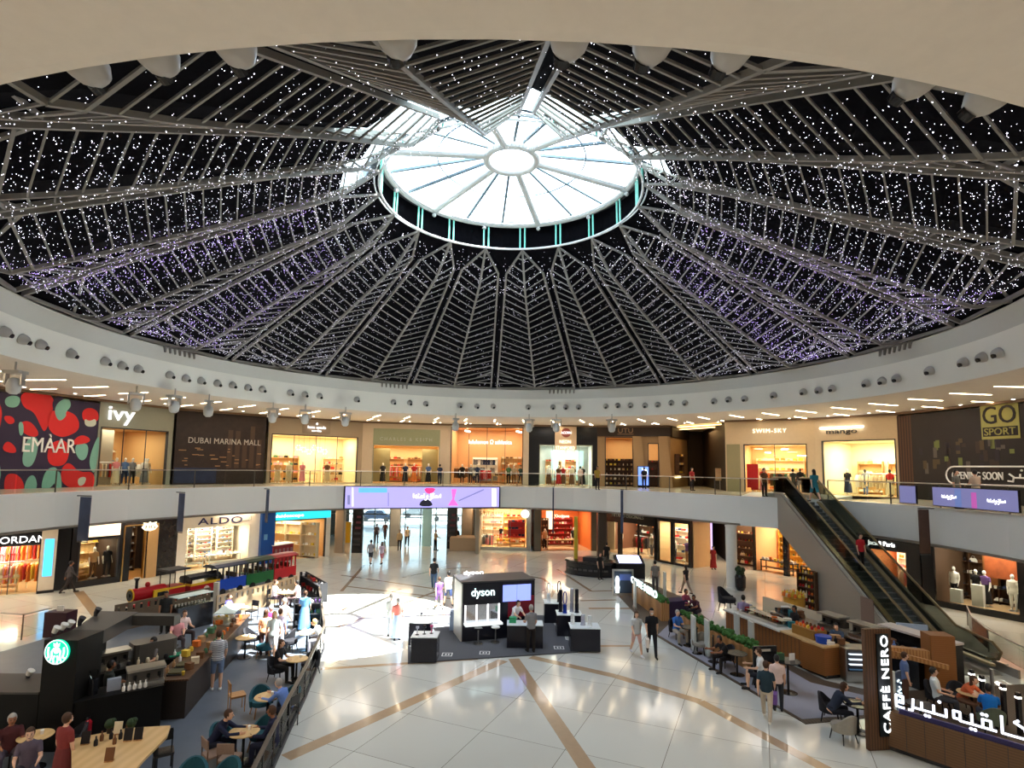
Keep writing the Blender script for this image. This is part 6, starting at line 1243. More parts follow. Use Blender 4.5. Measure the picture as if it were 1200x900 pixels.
plk=counter(at(160,838,.02),at(205,788,.02),.7,.95,'low black service shelf between the front counter and the till counter',CB,CB)
t=thing('saucer_stack','white saucers on the low black service shelf','dishes',plk.w(.5,-.35,.95)); MB().lathe([(.06,0),(.12,.02),(.12,.1),(.05,.1)],n=14).build('plates',WHITE,t)
t=thing('fire_extinguisher','red fire extinguisher on the black front of the coffee bar','fire extinguisher',(plf.w(plf.L,.0,0).x+cw+.45,cy+.0,.35)); MB().lathe([(.07,0),(.075,.05),(.075,.4),(.03,.47)],n=12).build('cylinder',mat('extinguisher_red',K(150,20,35),.3),t); MB().cbox((0,0,.5),(.05,.12,.05)).build('valve',BLACK,t)
# second till in the back by the slotted panel
pz=at(222,735,.02); t=thing('drinks_fridge','dark glass-fronted cabinet with cups near the dark slotted panel','display case',pz,trz); MB().cbox((0,0,.5),(1.7,.7,1.0),bev=.03).build('body',BLACK,t); MB().cbox((0,0,1.2),(1.6,.6,.4)).build('glass_box',GLASS,t); MB().cbox((0,0,1.41),(1.65,.65,.03)).build('top',mat('pale_blue_top',(0,0,0)),t)
for i in range(10): item('paper_cup',Vector(pz)+Vector((math.cos(trz),math.sin(trz),0))*(-.7+.15*i)+Vector((0,0,1.002)),0,'white','in the glass cabinet near the dark slotted panel')
# merchandise shelves at the far right corner
pq=Plane(at(343,738,.02),at(374,737,.02)); w_='on the corner shelf of the cafe'
shelves(pq,pq.L/2,-.25,.02,pq.L,1.25,3,7,['bottle','gift_box','jar'],['green','purple','blue','white','black'],w_,DARK)
pq=Plane(at(349,690,.02),at(373,706,.02)); shelves(pq,pq.L/2,-.25,.02,pq.L,.95,2,8,['gift_box','bottle'],['red','white','black','brown'],'on the dark shelf facing the train coaches',DARK)
# communal wooden table
tp=[at(u,v,1.0) for u,v in ((84,866),(150,853),(200,850),(196,862),(168,890),(150,912),(84,930))]
t=root_at('communal_table','long honey-coloured wooden high table at the bottom left with menu stands','table',(tp[0].x+.8,tp[0].y-.8,.02)); adopt(MB().prism([(p.x,p.y) for p in tp],.94,1.0).build('table_top',WOODT),t)
for p in (tp[0]+V((.15,-.15,0)),tp[2]+V((-.25,-.1,0)),tp[5]+V((-.15,.05,0))): adopt(MB().box(p.x-.04,p.x+.04,p.y-.04,p.y+.04,.02,.94).build('leg',BLACK),t)
for i,(u,v,c) in enumerate(((100,872,'black'),(150,868,'black'),(162,867,'black'),(128,892,'brown'),(138,860,'cream'))):
    p=at(u,v,1.002); t=thing('menu_stand',('black menu card stand at the left end of the wooden high table','black menu card stand at the middle of the wooden high table','black menu card stand at the right end of the wooden high table','wood-framed menu card nearest the camera on the wooden high table','pale card stand at the back edge of the wooden high table')[i],'menu stand',p,.2); MB().cbox((0,0,.01),(.16,.1,.02)).build('base',WOOD,t); MB().cbox((0,0,.14),(.17,.02,.25),rx=-.2).build('card',cloth(*CN[c]),t)
for i,(u,v) in enumerate(((112,874),(119,868),(130,866),(134,872),(141,866),(148,860))): item('bottle',at(u,v,1.002),0,'brown' if i%2 else 'black','on the wooden high table')
for i,(u,v) in enumerate(((128,851),(153,850))): t=thing('potted_plant',('small dark potted plant at the back of the wooden high table, left one','small dark potted plant at the back of the wooden high table, right one')[i],'plant',at(u,v+8,1.002)); MB().lathe([(.05,0),(.07,.12),(.02,.12)],n=10).build('pot',BLACK,t); MB().ball((0,0,.2),.11,8,6).ball((.05,.03,.25),.07,7,5).build('foliage',mat('dark_leaves',K(40,60,35),.7,bump=.5,nscale=30),t)
# cafe railing
rp=[at(u,v,.02) for u,v in ((318,905),(337,862),(356,822),(369,790),(379,764),(376,735),(373,712))]; rp=[at(290,970,.02)]+rp
r=root_at('cafe_railing','dark framed glass railing along the right edge of the left cafe','railing',(rp[3].x,rp[3].y,.02)); hr=MB(); br=MB()
for a,b in zip(rp[:-1],rp[1:]):
    up_=V((0,0,1)); hr.beam(a+up_*1.0,b+up_*1.0,.09,.05); br.beam(a+up_*.5,b+up_*.5,.03,.04); br.beam(a+up_*.08,b+up_*.08,.08,.12); n=max(1,round((b-a).length/1.05)) 
    for i in range(n):
        p=a+(b-a)*(i/n); adopt(MB().beam(p,p+up_*1.0,.05,.05).build('post',BLACK),r)
    g=MB(); g.beam(a+up_*.55,b+up_*.55,.012,.85); adopt(g.build('glass_panel',RAILG),r)
adopt(hr.build('top_rail',mat('brown_top_rail',K(90,80,72),.4)),r); adopt(br.build('lower_rail',DARK),r)
# tables and chairs of the left cafe
def tset(u,v,k,lab,chairs,items_=1):
    p=at(u,v,.75); p.z=.02; put(k,p,0,lab)
    for (a,kk,l) in chairs: q=near(p,a,.66); put(kk,q,a+PI+0,l)
    for i in range(items_): item('paper_cup',p+V((.1-.2*i,.05,.742)),0,'white','on the '+lab.split(' with')[0][:40].strip())
    return p
# chair faces: local back is +y, front -y; rz=a+pi puts its front towards the table
tA=tset(286,857,'t_wood','round wooden cafe table between the two navy-suited guests',[(-2.0,'teal','teal armchair left behind the table of the navy suits'),(2.9,'teal','teal armchair beyond the table of the navy suits'),(.0,'taupe','taupe chair near the camera at the table of the navy suits'),(-.75,'taupe','second taupe chair at the left of the table of the navy suits')])
tB=tset(314,816,'t_wood','round wooden cafe table in front of the man in the blue shirt',[(-2.5,'teal','teal armchair left beyond the table of the blue-shirted man'),(2.6,'teal','teal armchair at the far side of the table of the blue-shirted man'),(1.3,'black','black chair under the blue-shirted man')])
tC=tset(348,772,'t_wood','round wooden cafe table beside the woman in the black top',[(-1.7,'dark','dark armchair under the woman in the black top'),(2.8,'dark','dark armchair beyond the table of the woman in the black top')])
tD=tset(316,737,'t_wood','round sunlit cafe table at the left of the standing group',[(-1.6,'dark','dark armchair left of the sunlit table'),(1.6,'dark','dark armchair right of the sunlit table')])
tE=tset(360,741,'t_wood','round sunlit cafe table near the far right railing',[(2.9,'dark','dark armchair beyond the sunlit table by the railing'),(-1.6,'dark','dark armchair left of the sunlit table by the railing')])
tF=tset(288,747,'t_wood','small sunlit cafe table behind the striped-shirt man',[(1.8,'teal','teal armchair right of the small sunlit table')])
tG=tset(282,712,'t_wood','sunlit table laid with cups beside the tan slotted panel',[(2.8,'black','black chair beyond the table beside the tan slotted panel'),(-1.6,'black','black chair left of the table beside the tan slotted panel')],3)
tH=tset(335,694,'t_wood','sunlit table at the far end of the tan slotted panel',[(1.6,'black','black chair right of the table at the far end of the slotted panel'),(-1.6,'black','black chair left of the table at the far end of the slotted panel')],3)
tI=tset(42,862,'t_wood','round wooden table beside the woman in the red dress',[(2.4,'dark','dark armchair beyond the table beside the woman in the red dress'),(-1.8,'dark','dark armchair left of the table beside the woman in the red dress')])
put('teal',at(222,938,.02),.3,'teal armchair cut by the bottom edge, left one'); put('teal',at(260,938,.02),-.2,'teal armchair cut by the bottom edge, right one')
put('wood',at(277,833,.02),2.2,'black-backed wooden chair left of the far teal armchairs'); put('black',at(190,905,.02),.6,'black stool chair beside the wooden high table')
for i,(u,v) in enumerate(((264,728),(263,728))[:1]): 
    t=thing('high_chair','pale wooden A-frame high chair in the sun','high chair',at(262,733,.02)); [MB().cyl((s*.28,y,0),(s*.06,y*.3,.9),.025,n=6).build('leg',WOODT,t) for s in (-1,1) for y in (-.25,.25)]; MB().cbox((0,0,.62),(.3,.3,.04)).build('seat',WOODT,t)
# ---------------------------------------------------------------- right coffee terrace
CN_=mat('pale_grey_woven_carpet',K(150,150,162),.9,bump=.2,nscale=40); DW=bandmat('dark_deck_wood',K(72,60,50),K(95,80,66),3,'X',.6)
fq=[at(u,v,0) for u,v in ((716,689),(768,745),(905,826),(944,849),(1014,842),(1240,900),(1240,800),(1030,812),(967,798),(851,745),(800,700),(757,682))]
mb=MB(); mb.prism([(p.x,p.y) for p in fq],.004,.02); struct('floor_cafe_right',mb,DW)
fq=[at(u,v,.02) for u,v in ((771,744),(940,843),(1012,838),(1012,815),(950,800),(908,776),(800,716))]; mb=MB(); mb.prism([(p.x,p.y) for p in fq],.021,.03); struct('floor_carpet_right',mb,CN_)
LEAF=mat('hedge_leaves',K(62,105,50),.8,noise=.4,nscale=25,bump=.6)
def planter(P,Q,d,h,lab,hh=.28):
    pl=Plane(P,Q); S=pl.L; r=root_at('wooden_planter',lab,'planter',pl.w(S/2,-d/2,.02)); b=MB(); pl.box(b,0,S,.02,h,-d,0); adopt(b.build('box',WOOD),r)
    g=MB(); n=int(S/.09)
    for i in range(n):
        for j in range(3): c=pl.w(S*(i+.5)/n,-d*(.2+.3*j)+R.uniform(-.04,.04),h+R.uniform(.02,hh*.75)); g.ball(c,R.uniform(.06,.1),6,4)
    o=adopt(g.build('hedge',LEAF),r); o['kind']='stuff'; return pl
_a,_b=at(797,716,1.0),at(908,768,1.0); planter((_a.x,_a.y),(_b.x,_b.y),.4,.8,'long wooden planter with a clipped green hedge on the terrace')
plp=planter(at(741,702,.02),at(775,728,.02),.4,.85,'short wooden planter carrying the small white lit sign'); 
r=root_at('terrace_sign','small white lit letters standing on the short planter','sign',plp.w(plp.L/2,.02,.9)); txt(plp,r,'CAFFE NERO',plp.L*.45,1.12,.36,lit('sign_cool_white',(.8,.97,1),1.8),plp.L*.9,.05,.02)
setbox('purple_booth','dark purple booth bench beside the short planter','bench',tuple(at(788,722,.02)),(1.3,.8,.8),cloth(60,45,72),.3,.05)
# A-board with glowing figure
t=thing('poster_stand','silver-framed lit poster stand between the oval booth and the short planter','poster stand',at(730,700,0)); MB().box(-.6,.6,-.04,.04,.1,1.55).build('frame',STEEL,t); MB().box(-.5,.5,-.06,-.04,.25,1.45).build('poster',mat('dark_poster_face',K(60,70,85),.3),t); MB().box(-.2,.45,-.07,-.06,.95,1.3).build('poster_print',mat('blue_poster_print',K(90,110,180),.3),t); MB().lathe([(.10,.3),(.13,.6),(.09,.75),(.12,1.0),(.05,1.2)],c=(-.35,-.2,0),n=12).build('lit_figure',lit('soft_white_glow',(.9,1,.98),3),t)
# counter
P_,Q_=at(851,744,.02),at(967,796,.02); plc=Plane(P_,Q_); S=plc.L; hC=zz(plc,940,750); hC=1.12
r=root_at('service_counter','long orange-brown wooden service counter of the right coffee terrace','counter',plc.w(S/2,-.4,.02)); pbox(plc,'plank_front',WOODO,0,S,.12,hC-.06,-.9,0,r); pbox(plc,'plinth',BLACK,.03,S,.02,.12,-.85,-.05,r); pbox(plc,'worktop',mat('white_stone_top',K(205,205,200),.3),-.05,S*.62,hC-.06,hC,-.95,.1,r); pbox(plc,'worktop_end',WOODT,S*.62,S+.02,hC-.06,hC,-.95,.05,r)
for i in range(28): pbox(plc,'plank_joint',DARK,S*i/28-.008,S*i/28+.008,.12,hC-.08,.0,.004,r) if i else None
p2=at(996,790,.02); ple=Plane(Q_,p2); pbox(ple,'end_front',WOODO,0,ple.L,.12,hC-.06,-.9,0,r); pbox(ple,'end_worktop',WOODT,0,ple.L,hC-.06,hC+.002,-.9,.04,r)
wN='on the long wooden service counter'
t=thing('glass_display','low glass display case of food on the middle of the long counter','display case',plc.w(S*.34,-.5,hC),plc.rz); MB().cbox((0,0,.05),(S*.42,.7,.1)).build('base',STEEL,t); MB().cbox((0,.02,.28),(S*.42,.6,.36)).build('glass_box',GLASS,t); MB().cbox((0,.1,.2),(S*.41,.4,.02)).build('shelf',STEEL,t)
for i in range(14): item(R.choice(['gift_box','jar','paper_cup']),plc.w(S*.34+S*.4*(i/13-.5),-.5,hC+.102),0,R.choice(['brown','orange','cream','red','tan']),'in the glass case on the long counter',.9)
t=thing('gold_display','gold-lit cabinet of snacks near the right end of the long counter','display case',plc.w(S*.78,-.5,hC),plc.rz); MB().cbox((0,0,.16),(S*.2,.6,.32),bev=.02).build('body',mat('gold_cabinet',K(150,110,55),.4),t)
for i in range(12): item('jar',plc.w(S*.78+S*.19*((i%6)/5-.5),-.2+.0*i,hC+.0) if i<0 else plc.w(S*.70+S*.17*((i%6)/5),-.35-.3*(i//6),hC+.322),0,R.choice(['yellow','orange','brown','red']),'on the gold-lit cabinet',.9)
t=thing('blue_tub','round blue tub with a white letter on the right end of the long counter','tub',plc.w(S*.93,-.35,hC)); MB().lathe([(.02,0),(.24,0),(.27,.24),(.25,.25),(.02,.24)],n=20).build('tub',mat('royal_blue_plastic',K(35,75,180),.35),t); MB().cbox((.05,-.262,.12),(.12,.01,.14)).build('letter_mark',WHITE,t)
for i in range(10): item('paper_cup',plc.w(S*.985-.07*(i%3),-.3-.07*(i//3),hC+.002),0,'white',wN); 
for i in range(12): item(R.choice(['bottle','jar','paper_cup','gift_box']),plc.w(.2+.11*i,-.3-.3*(i%2),hC+.002),0,R.choice(['white','blue','brown','cream','black']),wN)
for i in range(44): item(R.choice(['bottle','jar','paper_cup','gift_box']),plc.w(.3+(S*.95)*i/44,-.72-.12*(i%2),hC+.002),R.uniform(-.4,.4),R.choice(['white','blue','brown','cream','black','tan','teal']),wN,R.uniform(1.0,1.5))
# rear counter with machines
plb=Plane(plc.w(.3,-2.1,0),plc.w(S+1.6,-2.3,0)); r=root_at('back_counter','black back counter with coffee machines behind the service counter','counter',plb.w(plb.L/2,-.4,.02)); pbox(plb,'body',BLACK,0,plb.L,.02,.95,-.7,0,r); pbox(plb,'worktop',STEEL,-.02,plb.L+.02,.95,1.0,-.72,.03,r)
machine(plb.w(plb.L*.45,-.35,1.0),plb.rz,'black espresso machine on the back counter, left one',1.2); machine(plb.w(plb.L*.66,-.35,1.0),plb.rz,'black espresso machine on the back counter, right one',1.2)
for i in range(26): item(R.choice(['bottle','jar','paper_cup','gift_box']),plb.w(.15+plb.L*.37*i/26 if i<14 else plb.L*(.78+.21*(i-14)/12),-.2-.25*(i%2),1.002),0,R.choice(['white','blue','brown','cream','black','teal']),'on the black back counter',1.6)
t=thing('back_canopy','pale rectangular canopy over machines near the escalator cladding','canopy',plb.w(plb.L*.86,-1.3,0),plb.rz); MB().cbox((0,0,1.5),(2.6,.7,.07)).build('top',mat('pale_pink_top',K(200,190,185),.4),t); MB().cbox((0,.1,.75),(2.5,.5,1.42)).build('cabinet',BLACK,t)
_c=put('dark',at(853,716,.02),.8,'tall black upholstered armchair at the far left end of the long counter'); _c.scale=(1.5,1.4,1.55)
setbox('light_fence','pale low partition behind the terrace, left of the escalator cladding','partition',(13.6,26.0,0),(.1,5.5,1.0),mat('pale_partition',K(200,185,160),.5),.35)
p=at(922,700,0); t=thing('golden_display','round golden cosmetics stand left of the escalator','display stand',(14.4,29.0,0)); MB().lathe([(.7,0),(.7,.2),(.5,.25),(.5,.9),(.6,.95),(.02,.95)],n=18).build('stand',mat('golden_stand',K(200,150,60),.4),t)
for i in range(40): a=2.4*i; rr=.55*math.sqrt((i+1)/40); item(R.choice(['bottle','jar']),V((14.4+rr*math.cos(a),29.0+rr*math.sin(a),.952)),0,R.choice(['yellow','yellow','orange','cream']),'on the round golden stand',1.3)
wG='on the tall gold shelf against the escalator cladding'; pg=Plane((15.3,30.2),(15.75,29.2)); shelves(pg,.5,.0,0,1.0,2.1,6,6,['bottle','jar'],['red','orange','cream','yellow'],wG,WOODD)
t=thing('potted_topiary','tall dark pot with a round clipped topiary beside the white column','plant',at(868,692,0)); MB().lathe([(.2,0),(.3,.2),(.32,.8),(.26,.95),(.02,.9)],n=16).build('pot',BLACK,t); g=MB(); [g.ball((R.uniform(-.16,.16),R.uniform(-.16,.16),1.15+R.uniform(-.18,.2)),.14,7,5) for _ in range(16)]; g.build('foliage',mat('dark_leaves',(0,0,0)),t)
# pastry chiller
t=thing('pastry_chiller','open steel pastry chiller with lit shelves right of the wooden counter','fridge',at(1007,797,.02),ple.rz-.5); MB().cbox((0,.1,.55),(1.1,.7,1.1),bev=.03).build('body',STEEL,t); MB().cbox((0,-.27,.72),(1.0,.03,.7)).build('opening',DARK,t)
for k in range(4): MB().cbox((0,-.32,.45+.17*k),(.95,.14,.025)).build('lit_shelf',lit('chiller_shelf_light',(.8,.9,1),1.2) if k else mat('blue_shelf',K(90,130,170),.3),t)
# sign tower
plt=Plane(at(1019,880,.02),at(1050,878,.02)); S=plt.L; hT=zz(plt,1032,737); r=root_at('sign_tower','wooden sign tower with vertical white lit letters on a dark panel','sign column',plt.w(S/2,-.3,.02))
pbox(plt,'tower',WOODD,0,S,.02,hT,-.12,0,r); s1,s2=S*.40,S*.86; pbox(plt,'sign_panel',mat('dark_teal_black',K(18,28,32),.3),s1,s2,hT*.12,hT-.12,0,.04,r)
me=text_mesh('CAFF\u00c8 NERO',1,.02,'lettering',.02,1.1); xs=[v.co.x for v in me.vertices]; ys=[v.co.y for v in me.vertices]; Wd=max(xs)-min(xs); Hd=max(ys)-min(ys); Lz=hT*.80
for v in me.vertices: x=(v.co.x-min(xs))/Wd; y=(v.co.y-(max(ys)+min(ys))/2)/Hd; v.co=plt.w((s1+s2)/2-y*.26,.05+v.co.z,hT*.15+x*Lz)
me.materials.append(lit('sign_pure_white',(.95,1,1),1.8)); o=bpy.data.objects.new('lettering',me); COL.objects.link(o); adopt(o,r)
# low sign wall with Arabic lettering
plw2=Plane(at(1022,872,.02),at(1212,938,.02)); S=plw2.L; hW=1.0; r=root_at('sign_wall','low curved-looking walnut wall with glowing white Arabic letters on top','sign wall',plw2.w(S/2,-.1,.02))
pbox(plw2,'wood_panel',bandmat('walnut_tiles',K(96,70,46),K(112,82,54),5,'Z',.5),0,S+1.5,.12,hW,-.25,0,r); pbox(plw2,'plinth',BLACK,0,S+1.5,.02,.12,-.2,-.04,r); pbox(plw2,'sign_backing',mat('indigo_sign_back',K(45,40,90),.3),S*.2,S+.6,hW,hW+.12,-.12,-.05,r)
for i in range(1,9): pbox(plw2,'panel_joint',DARK,S*i/8-.005,S*i/8+.005,.12,hW,0,.003,r)
L_=S*.82; x0=S*1.0; k=L_/5.2; ZB=hW+.14
AR=[[(5.1,0),(5.15,.05),(5.1,.35),(4.75,.5),(4.9,.6)],[(5.1,0),(4.3,0),(4.3,.62)],[(4.1,0),(3.9,0),(3.9,.3),(3.6,.3),(3.6,0)],[(4.1,0),(3.2,0),(3.2,.38)],[(3.2,0),(2.75,0),(2.75,.32),(2.5,.32),(2.5,.05),(2.75,.05)],[(2.2,.3),(2.2,.0),(1.7,.0),(1.7,.32)],[(1.7,0),(1.2,0),(1.2,.3)],[(1.2,0),(.8,.0)],[(.85,.34),(.8,-.12),(.62,-.14)],[(.45,-.14),(.1,-.14),(.1,.32),(.4,.32),(.4,.05),(.1,.05)],[(3.75,.48)],[(3.6,.48)],[(1.95,.5)],[(3.3,-.18)],[(3.15,-.18)],[(1.5,-.18)],[(1.35,-.18)]]
def aw(x,z): return (S*.17+x/5.2*L_, ZB+.12+z*.62)
AR2=[[aw(x,z) for x,z in p] for p in AR]
adopt(strokes(plw2,AR2,lit('sign_blue_white',(.82,.86,1),2.2),.03,name='lettering',d=-.05),r)
# terrace furniture
Y=.02
def chairat(k,u,v,rz,l): return put(k,at(u,v,Y),rz,l)
put('t_black',at(808,757,Y),0,'small black table right of the man in the bright blue shirt'); chairat('dark',793,748,.4,'dark armchair under the man in the bright blue shirt'); chairat('grey',821,766,-.6,'grey armchair with its back to the planter, middle of the terrace'); chairat('dark',831,757,PI,'dark armchair against the planter in the middle of the terrace')
chairat('dark',850,781,-1.2,'large dark armchair under the guest bending forward'); put('t_black',at(864,791,Y),0,'small black table in front of the guest bending forward'); chairat('dark',893,803,2.4,'dark armchair under the man in shorts on the terrace')
for i,(u,v,l) in enumerate(((817,766,'left'),(836,776,'right'))): t=thing('barrier_post','black round-based barrier post on the terrace edge, '+l+' one','post',at(u,v,Y)); MB().lathe([(.2,0),(.2,.02),(.03,.05)],n=16).build('base',BLACK,t); MB().cyl((0,0,.04),(0,0,1.0),.03,n=10).build('pole',BLACK,t)
for i,(u,v,l) in enumerate(((813,764,'beside the grey armchair'),(829,770,'between the two black posts'),(864,760,'in front of the planter'),(881,772,'near the middle of the planter'),(1037,856,'right of the sign tower'),(744,713,'beside the lit poster stand'),(779,700,'behind the purple booth'))): t=thing('glass_screen','narrow frosted glass screen '+l+' on the terrace','screen panel',at(u,v,Y)); MB().cbox((0,0,.75),(.07,.45,1.3)).build('pane',FROST,t); MB().cbox((0,0,.05),(.12,.5,.1)).build('foot',STEEL,t)
t=thing('menu_board','black menu board with a sandwich picture, standing on the terrace','menu board',at(897,806,Y),.15); MB().box(-.42,.42,-.03,.03,.1,1.35).build('board',BLACK,t); MB().cyl((-.35,0,0),(-.35,0,.2),.03).cyl((.35,0,0),(.35,0,.2),.03).build('legs',BLACK,t); MB().ball((0,-.03,.75),.28,14,8,(1,.08,.35)).build('bun_print',mat('bread_print',K(170,110,60),.6),t); MB().box(-.25,.25,-.04,-.03,.5,.62).build('filling_print',mat('tomato_print',K(170,60,40),.6),t); MB().box(-.25,.2,-.04,-.03,1.18,1.26).build('heading_print',mat('pale_print_line',K(190,185,175),.6),t)
t=put('t_black',at(924,812,Y),0,'tall black bistro table holding two menu cards'); t.scale=(1.1,1.1,1.35)
for i,x in enumerate((-.2,.15)): c=thing('menu_card',('green-printed','plain white')[i]+' menu card on the tall bistro table','menu card',at(924,812,Y)+V((x,0,1.03)),.2*i); MB().cbox((0,0,.11),(.2,.02,.22)).build('card',cloth(235,235,235) if i else cloth(60,90,70),c)
chairat('grey',988,868,PI+.3,'pale armchair in front of the bending guest, beside the sign tower'); chairat('dark',975,845,.9,'dark armchair under the bending guest beside the sign tower'); put('t_black',at(1006,858,Y),0,'small black table between the bending guest and the sign tower')
put('t_black',at(1080,858,Y),0,'black table behind the Arabic sign wall, left one'); put('t_wood',at(1140,842,Y),0,'wooden table beside the man in the bright blue top'); chairat('olive',1162,858,2.8,'olive armchair under the man in the bright blue top'); chairat('dark',1100,830,.5,'dark armchair behind the Arabic sign wall under the white-clad guest'); chairat('dark',1126,832,-.3,'dark armchair under the guest in the orange top')
for i,(u,v,l) in enumerate(((1141,830,'left'),(1153,838,'middle'),(1178,850,'right'),(1196,862,'rightmost'))): t=thing('black_bollard','slim black lit bollard right of the terrace, '+l+' one','post',at(u,v,0)); MB().box(-.05,.05,-.05,.05,0,1.15).build('shaft',BLACK,t); MB().box(-.055,.055,-.055,.055,1.0,1.04).build('light_line',LAMPW,t)
# wooden crate sculpture and information panel
t=thing('crate_frame','tall orange-brown wooden crate with slanting beams behind the sign tower','wooden frame',at(1102,812,0),-.15)
MB().cbox((0,0,.95),(.75,.6,1.9),bev=.02).build('tall_box',WOODO,t); MB().beam((-.4,-.1,1.2),(-1.75,-.4,1.35),.3,.35).build('cross_beam',WOOD,t); MB().beam((-1.7,-.5,1.35),(-.2,-.9,1.1),.12,.14).build('front_beam',WOOD,t); MB().beam((-1.75,-.2,1.3),(-1.9,-.6,.0),.14,.14).build('slanting_leg',WOODO,t); MB().beam((-.3,-.5,1.1),(-.5,-.3,.0),.14,.14).build('leg',WOODO,t)
t=thing('white_notice_board','pale blue-white board between the crate frame and the escalator','board',at(1071,783,0),-.3); MB().box(-.5,.5,-.04,.04,.75,1.6).build('board',mat('pale_blue_board',(0,0,0)),t); MB().cyl((-.3,0,0),(-.3,0,.8),.03).cyl((.3,0,0),(.3,0,.8),.03).build('legs',STEEL,t)
plu=Plane(at(1052,858,Y),at(1068,848,Y)); t=root_at('banner_panel','dark blue upright banner with white Arabic letters right of the sign tower','banner',plu.w(.2,0,Y)); pbox(plu,'panel',mat('navy_banner',K(30,60,90),.4),0,.42,.4,1.6,-.06,0,t); pbox(plu,'edge',FROST,-.25,0,.3,1.65,-.06,.0,t)
ar=[[(.1+.22*((i%3)/2),.55+.09*i),(.3-.1*((i%2)),.58+.09*i)] for i in range(10)]; adopt(strokes(plu,ar,lit('sign_cool_white',(0,0,0),1),.02,name='lettering',d=.02),t)
# oval information booth
p=at(690,672,0); t=thing('oval_booth','low black oval booth with printed wrap beyond the kiosk','booth',(5.6,39.3,0),-.5); MB().lathe([(1,0),(1,.05),(.96,.08),(.96,.78),(1,.82),(.98,.95),(.02,.95)],n=40,sx=1.9,sy=1.15).build('counter',BLACK,t,smooth=False)
m_=mat('grey_wrap_print',K(75,72,70),.4)
for i in range(9): a=-PI/2+(i-4)*.2; MB().cbox((1.88*math.cos(a),1.14*math.sin(a)-.02,.42),(.26,.03,.12),rz=.12*(i-4)).build('wrap_print',m_,t)
MB().box(-.5,.9,-.3,.5,.95,1.15).build('desk',DARK,t)
t=thing('touch_console','black console with a bright lilac sloping screen right of the oval booth','information screen',at(737,676,0),0); MB().loft([[(x,-.6,z) for x,z in ((-.95,0),(.95,0),(.95,.95),(-.95,.95))],[(x,.6,z) for x,z in ((-.95,0),(.95,0),(.95,1.35),(-.95,1.35))]]).build('body',BLACK,t); MB().beam((0,-.5,1.01),(0,.48,1.34),1.5,.03).build('screen',lit('bright_lilac_display',(.6,.62,1),3),t)
t=thing('yellow_pole','slim yellow pole rising from the oval booth to the soffit','pole',(4.6,39.8,0)); MB().cyl((0,0,0),(0,0,SB),.13,n=14).build('shaft',mat('mustard_paint',K(190,165,50),.5),t)
p=at(700,652,0); t=thing('dark_pillar','dark glossy pillar behind the oval booth','column',(7.3,45.3,0)); MB().cbox((0,0,SB/2),(.75,.75,SB),bev=.1).build('shaft',mat('dark_pillar_clad',K(70,62,55),.25),t)
# ---------------------------------------------------------------- people
def pp(u,v,rz,lab,z=0.0,**k): return person(at(u,v,z),rz,lab,**k)
pi=PI
# middle of the floor
pp(465,750,pi+.3,'woman in a pale blue long skirt and coral top walking in the sun',pose='stand',top=(215,120,110),bot=(165,185,215),kind='dress',hair='grey',h=1.66)
pp(457,746,pi-.2,'person in grey top and pale trousers beside the woman in pale blue',pose='talk',top=(170,175,175),bot=(185,190,200),hair='grey',h=1.72)
pp(508,691,pi,'man in black T-shirt and blue jeans walking away, seen from behind',pose='walk',top=(32,32,36),bot=(70,95,130),h=1.78)
pp(514,715,pi+.4,'woman in a purple patterned dress walking beside the man in white',pose='walk',top=(120,85,150),bot=(120,85,150),kind='shorts',hair='brown',h=1.6,sleeve=1)
pp(525,711,pi+.5,'man in white shirt and navy shorts left of the kiosk',pose='walk',top=(232,235,232),bot=(60,75,115),kind='shorts',h=1.75)
pp(434,662,pi,'man in grey T-shirt and dark shorts walking to the street entrance',pose='walk',top=(160,160,165),bot=(45,45,55),kind='shorts',h=1.75)
pp(447,662,pi-.2,'woman in pale lilac top beside the man in dark shorts',pose='walk',top=(215,200,220),bot=(195,120,130),kind='shorts',h=1.62,hair='brown',long=1)
pp(441,636,pi,'dark-clad person at the bright street doors, left one',pose='stand',top=(90,80,85),bot=(60,55,60)); pp(451,633,pi,'person in rust top at the bright street doors, right one',pose='walk',top=(130,85,75),bot=(90,70,70))
pp(468,645,0,'person in sand-coloured jacket coming from the entrance',pose='stand',top=(190,165,125),bot=(60,50,45),hair='black',sleeve=2); pp(477,640,.2,'person in beige top and dark trousers behind the sand jacket',pose='walk',top=(180,160,130),bot=(35,35,40))
pp(510,645,1.2,'person in cream shirt and black trousers by the red poster tower',pose='talk',top=(205,180,140),bot=(30,28,30),sleeve=2); pp(535,641,.3,'person in a long black robe right of the red poster tower',pose='stand',top=(22,22,24),bot=(22,22,24),kind='abaya',sleeve=2,long=1)
pp(602,750,.6,'staff member in a white shirt leaning over the kiosk podium',pose='lean',top=(228,225,228),bot=(28,28,32),z=.05,h=1.7); pp(622,764,pi+.3,'customer in a grey shirt at the kiosk podium, seen from behind',pose='talk',top=(135,135,140),bot=(38,32,30),z=.05,h=1.75,hair='grey')
pp(746,769,.15,'woman in grey T-shirt and pink shorts walking with the man in black',pose='walk',top=(185,188,190),bot=(205,160,150),kind='shorts',hair='brown',long=1,h=1.66,shoes=(225,225,235)); pp(764,770,-.1,'masked man in black T-shirt and black trousers walking to the camera',pose='walk',top=(25,25,30),bot=(28,28,34),mask=1,h=1.8,bag=(225,215,205))
pp(703,679,.5,'person in black standing in front of the oval booth',pose='stand',top=(20,20,22),bot=(20,20,22),h=1.7); pp(711,664,pi,'seated-height clerk in black behind the oval booth',pose='stand',top=(22,20,22),bot=(22,22,22))
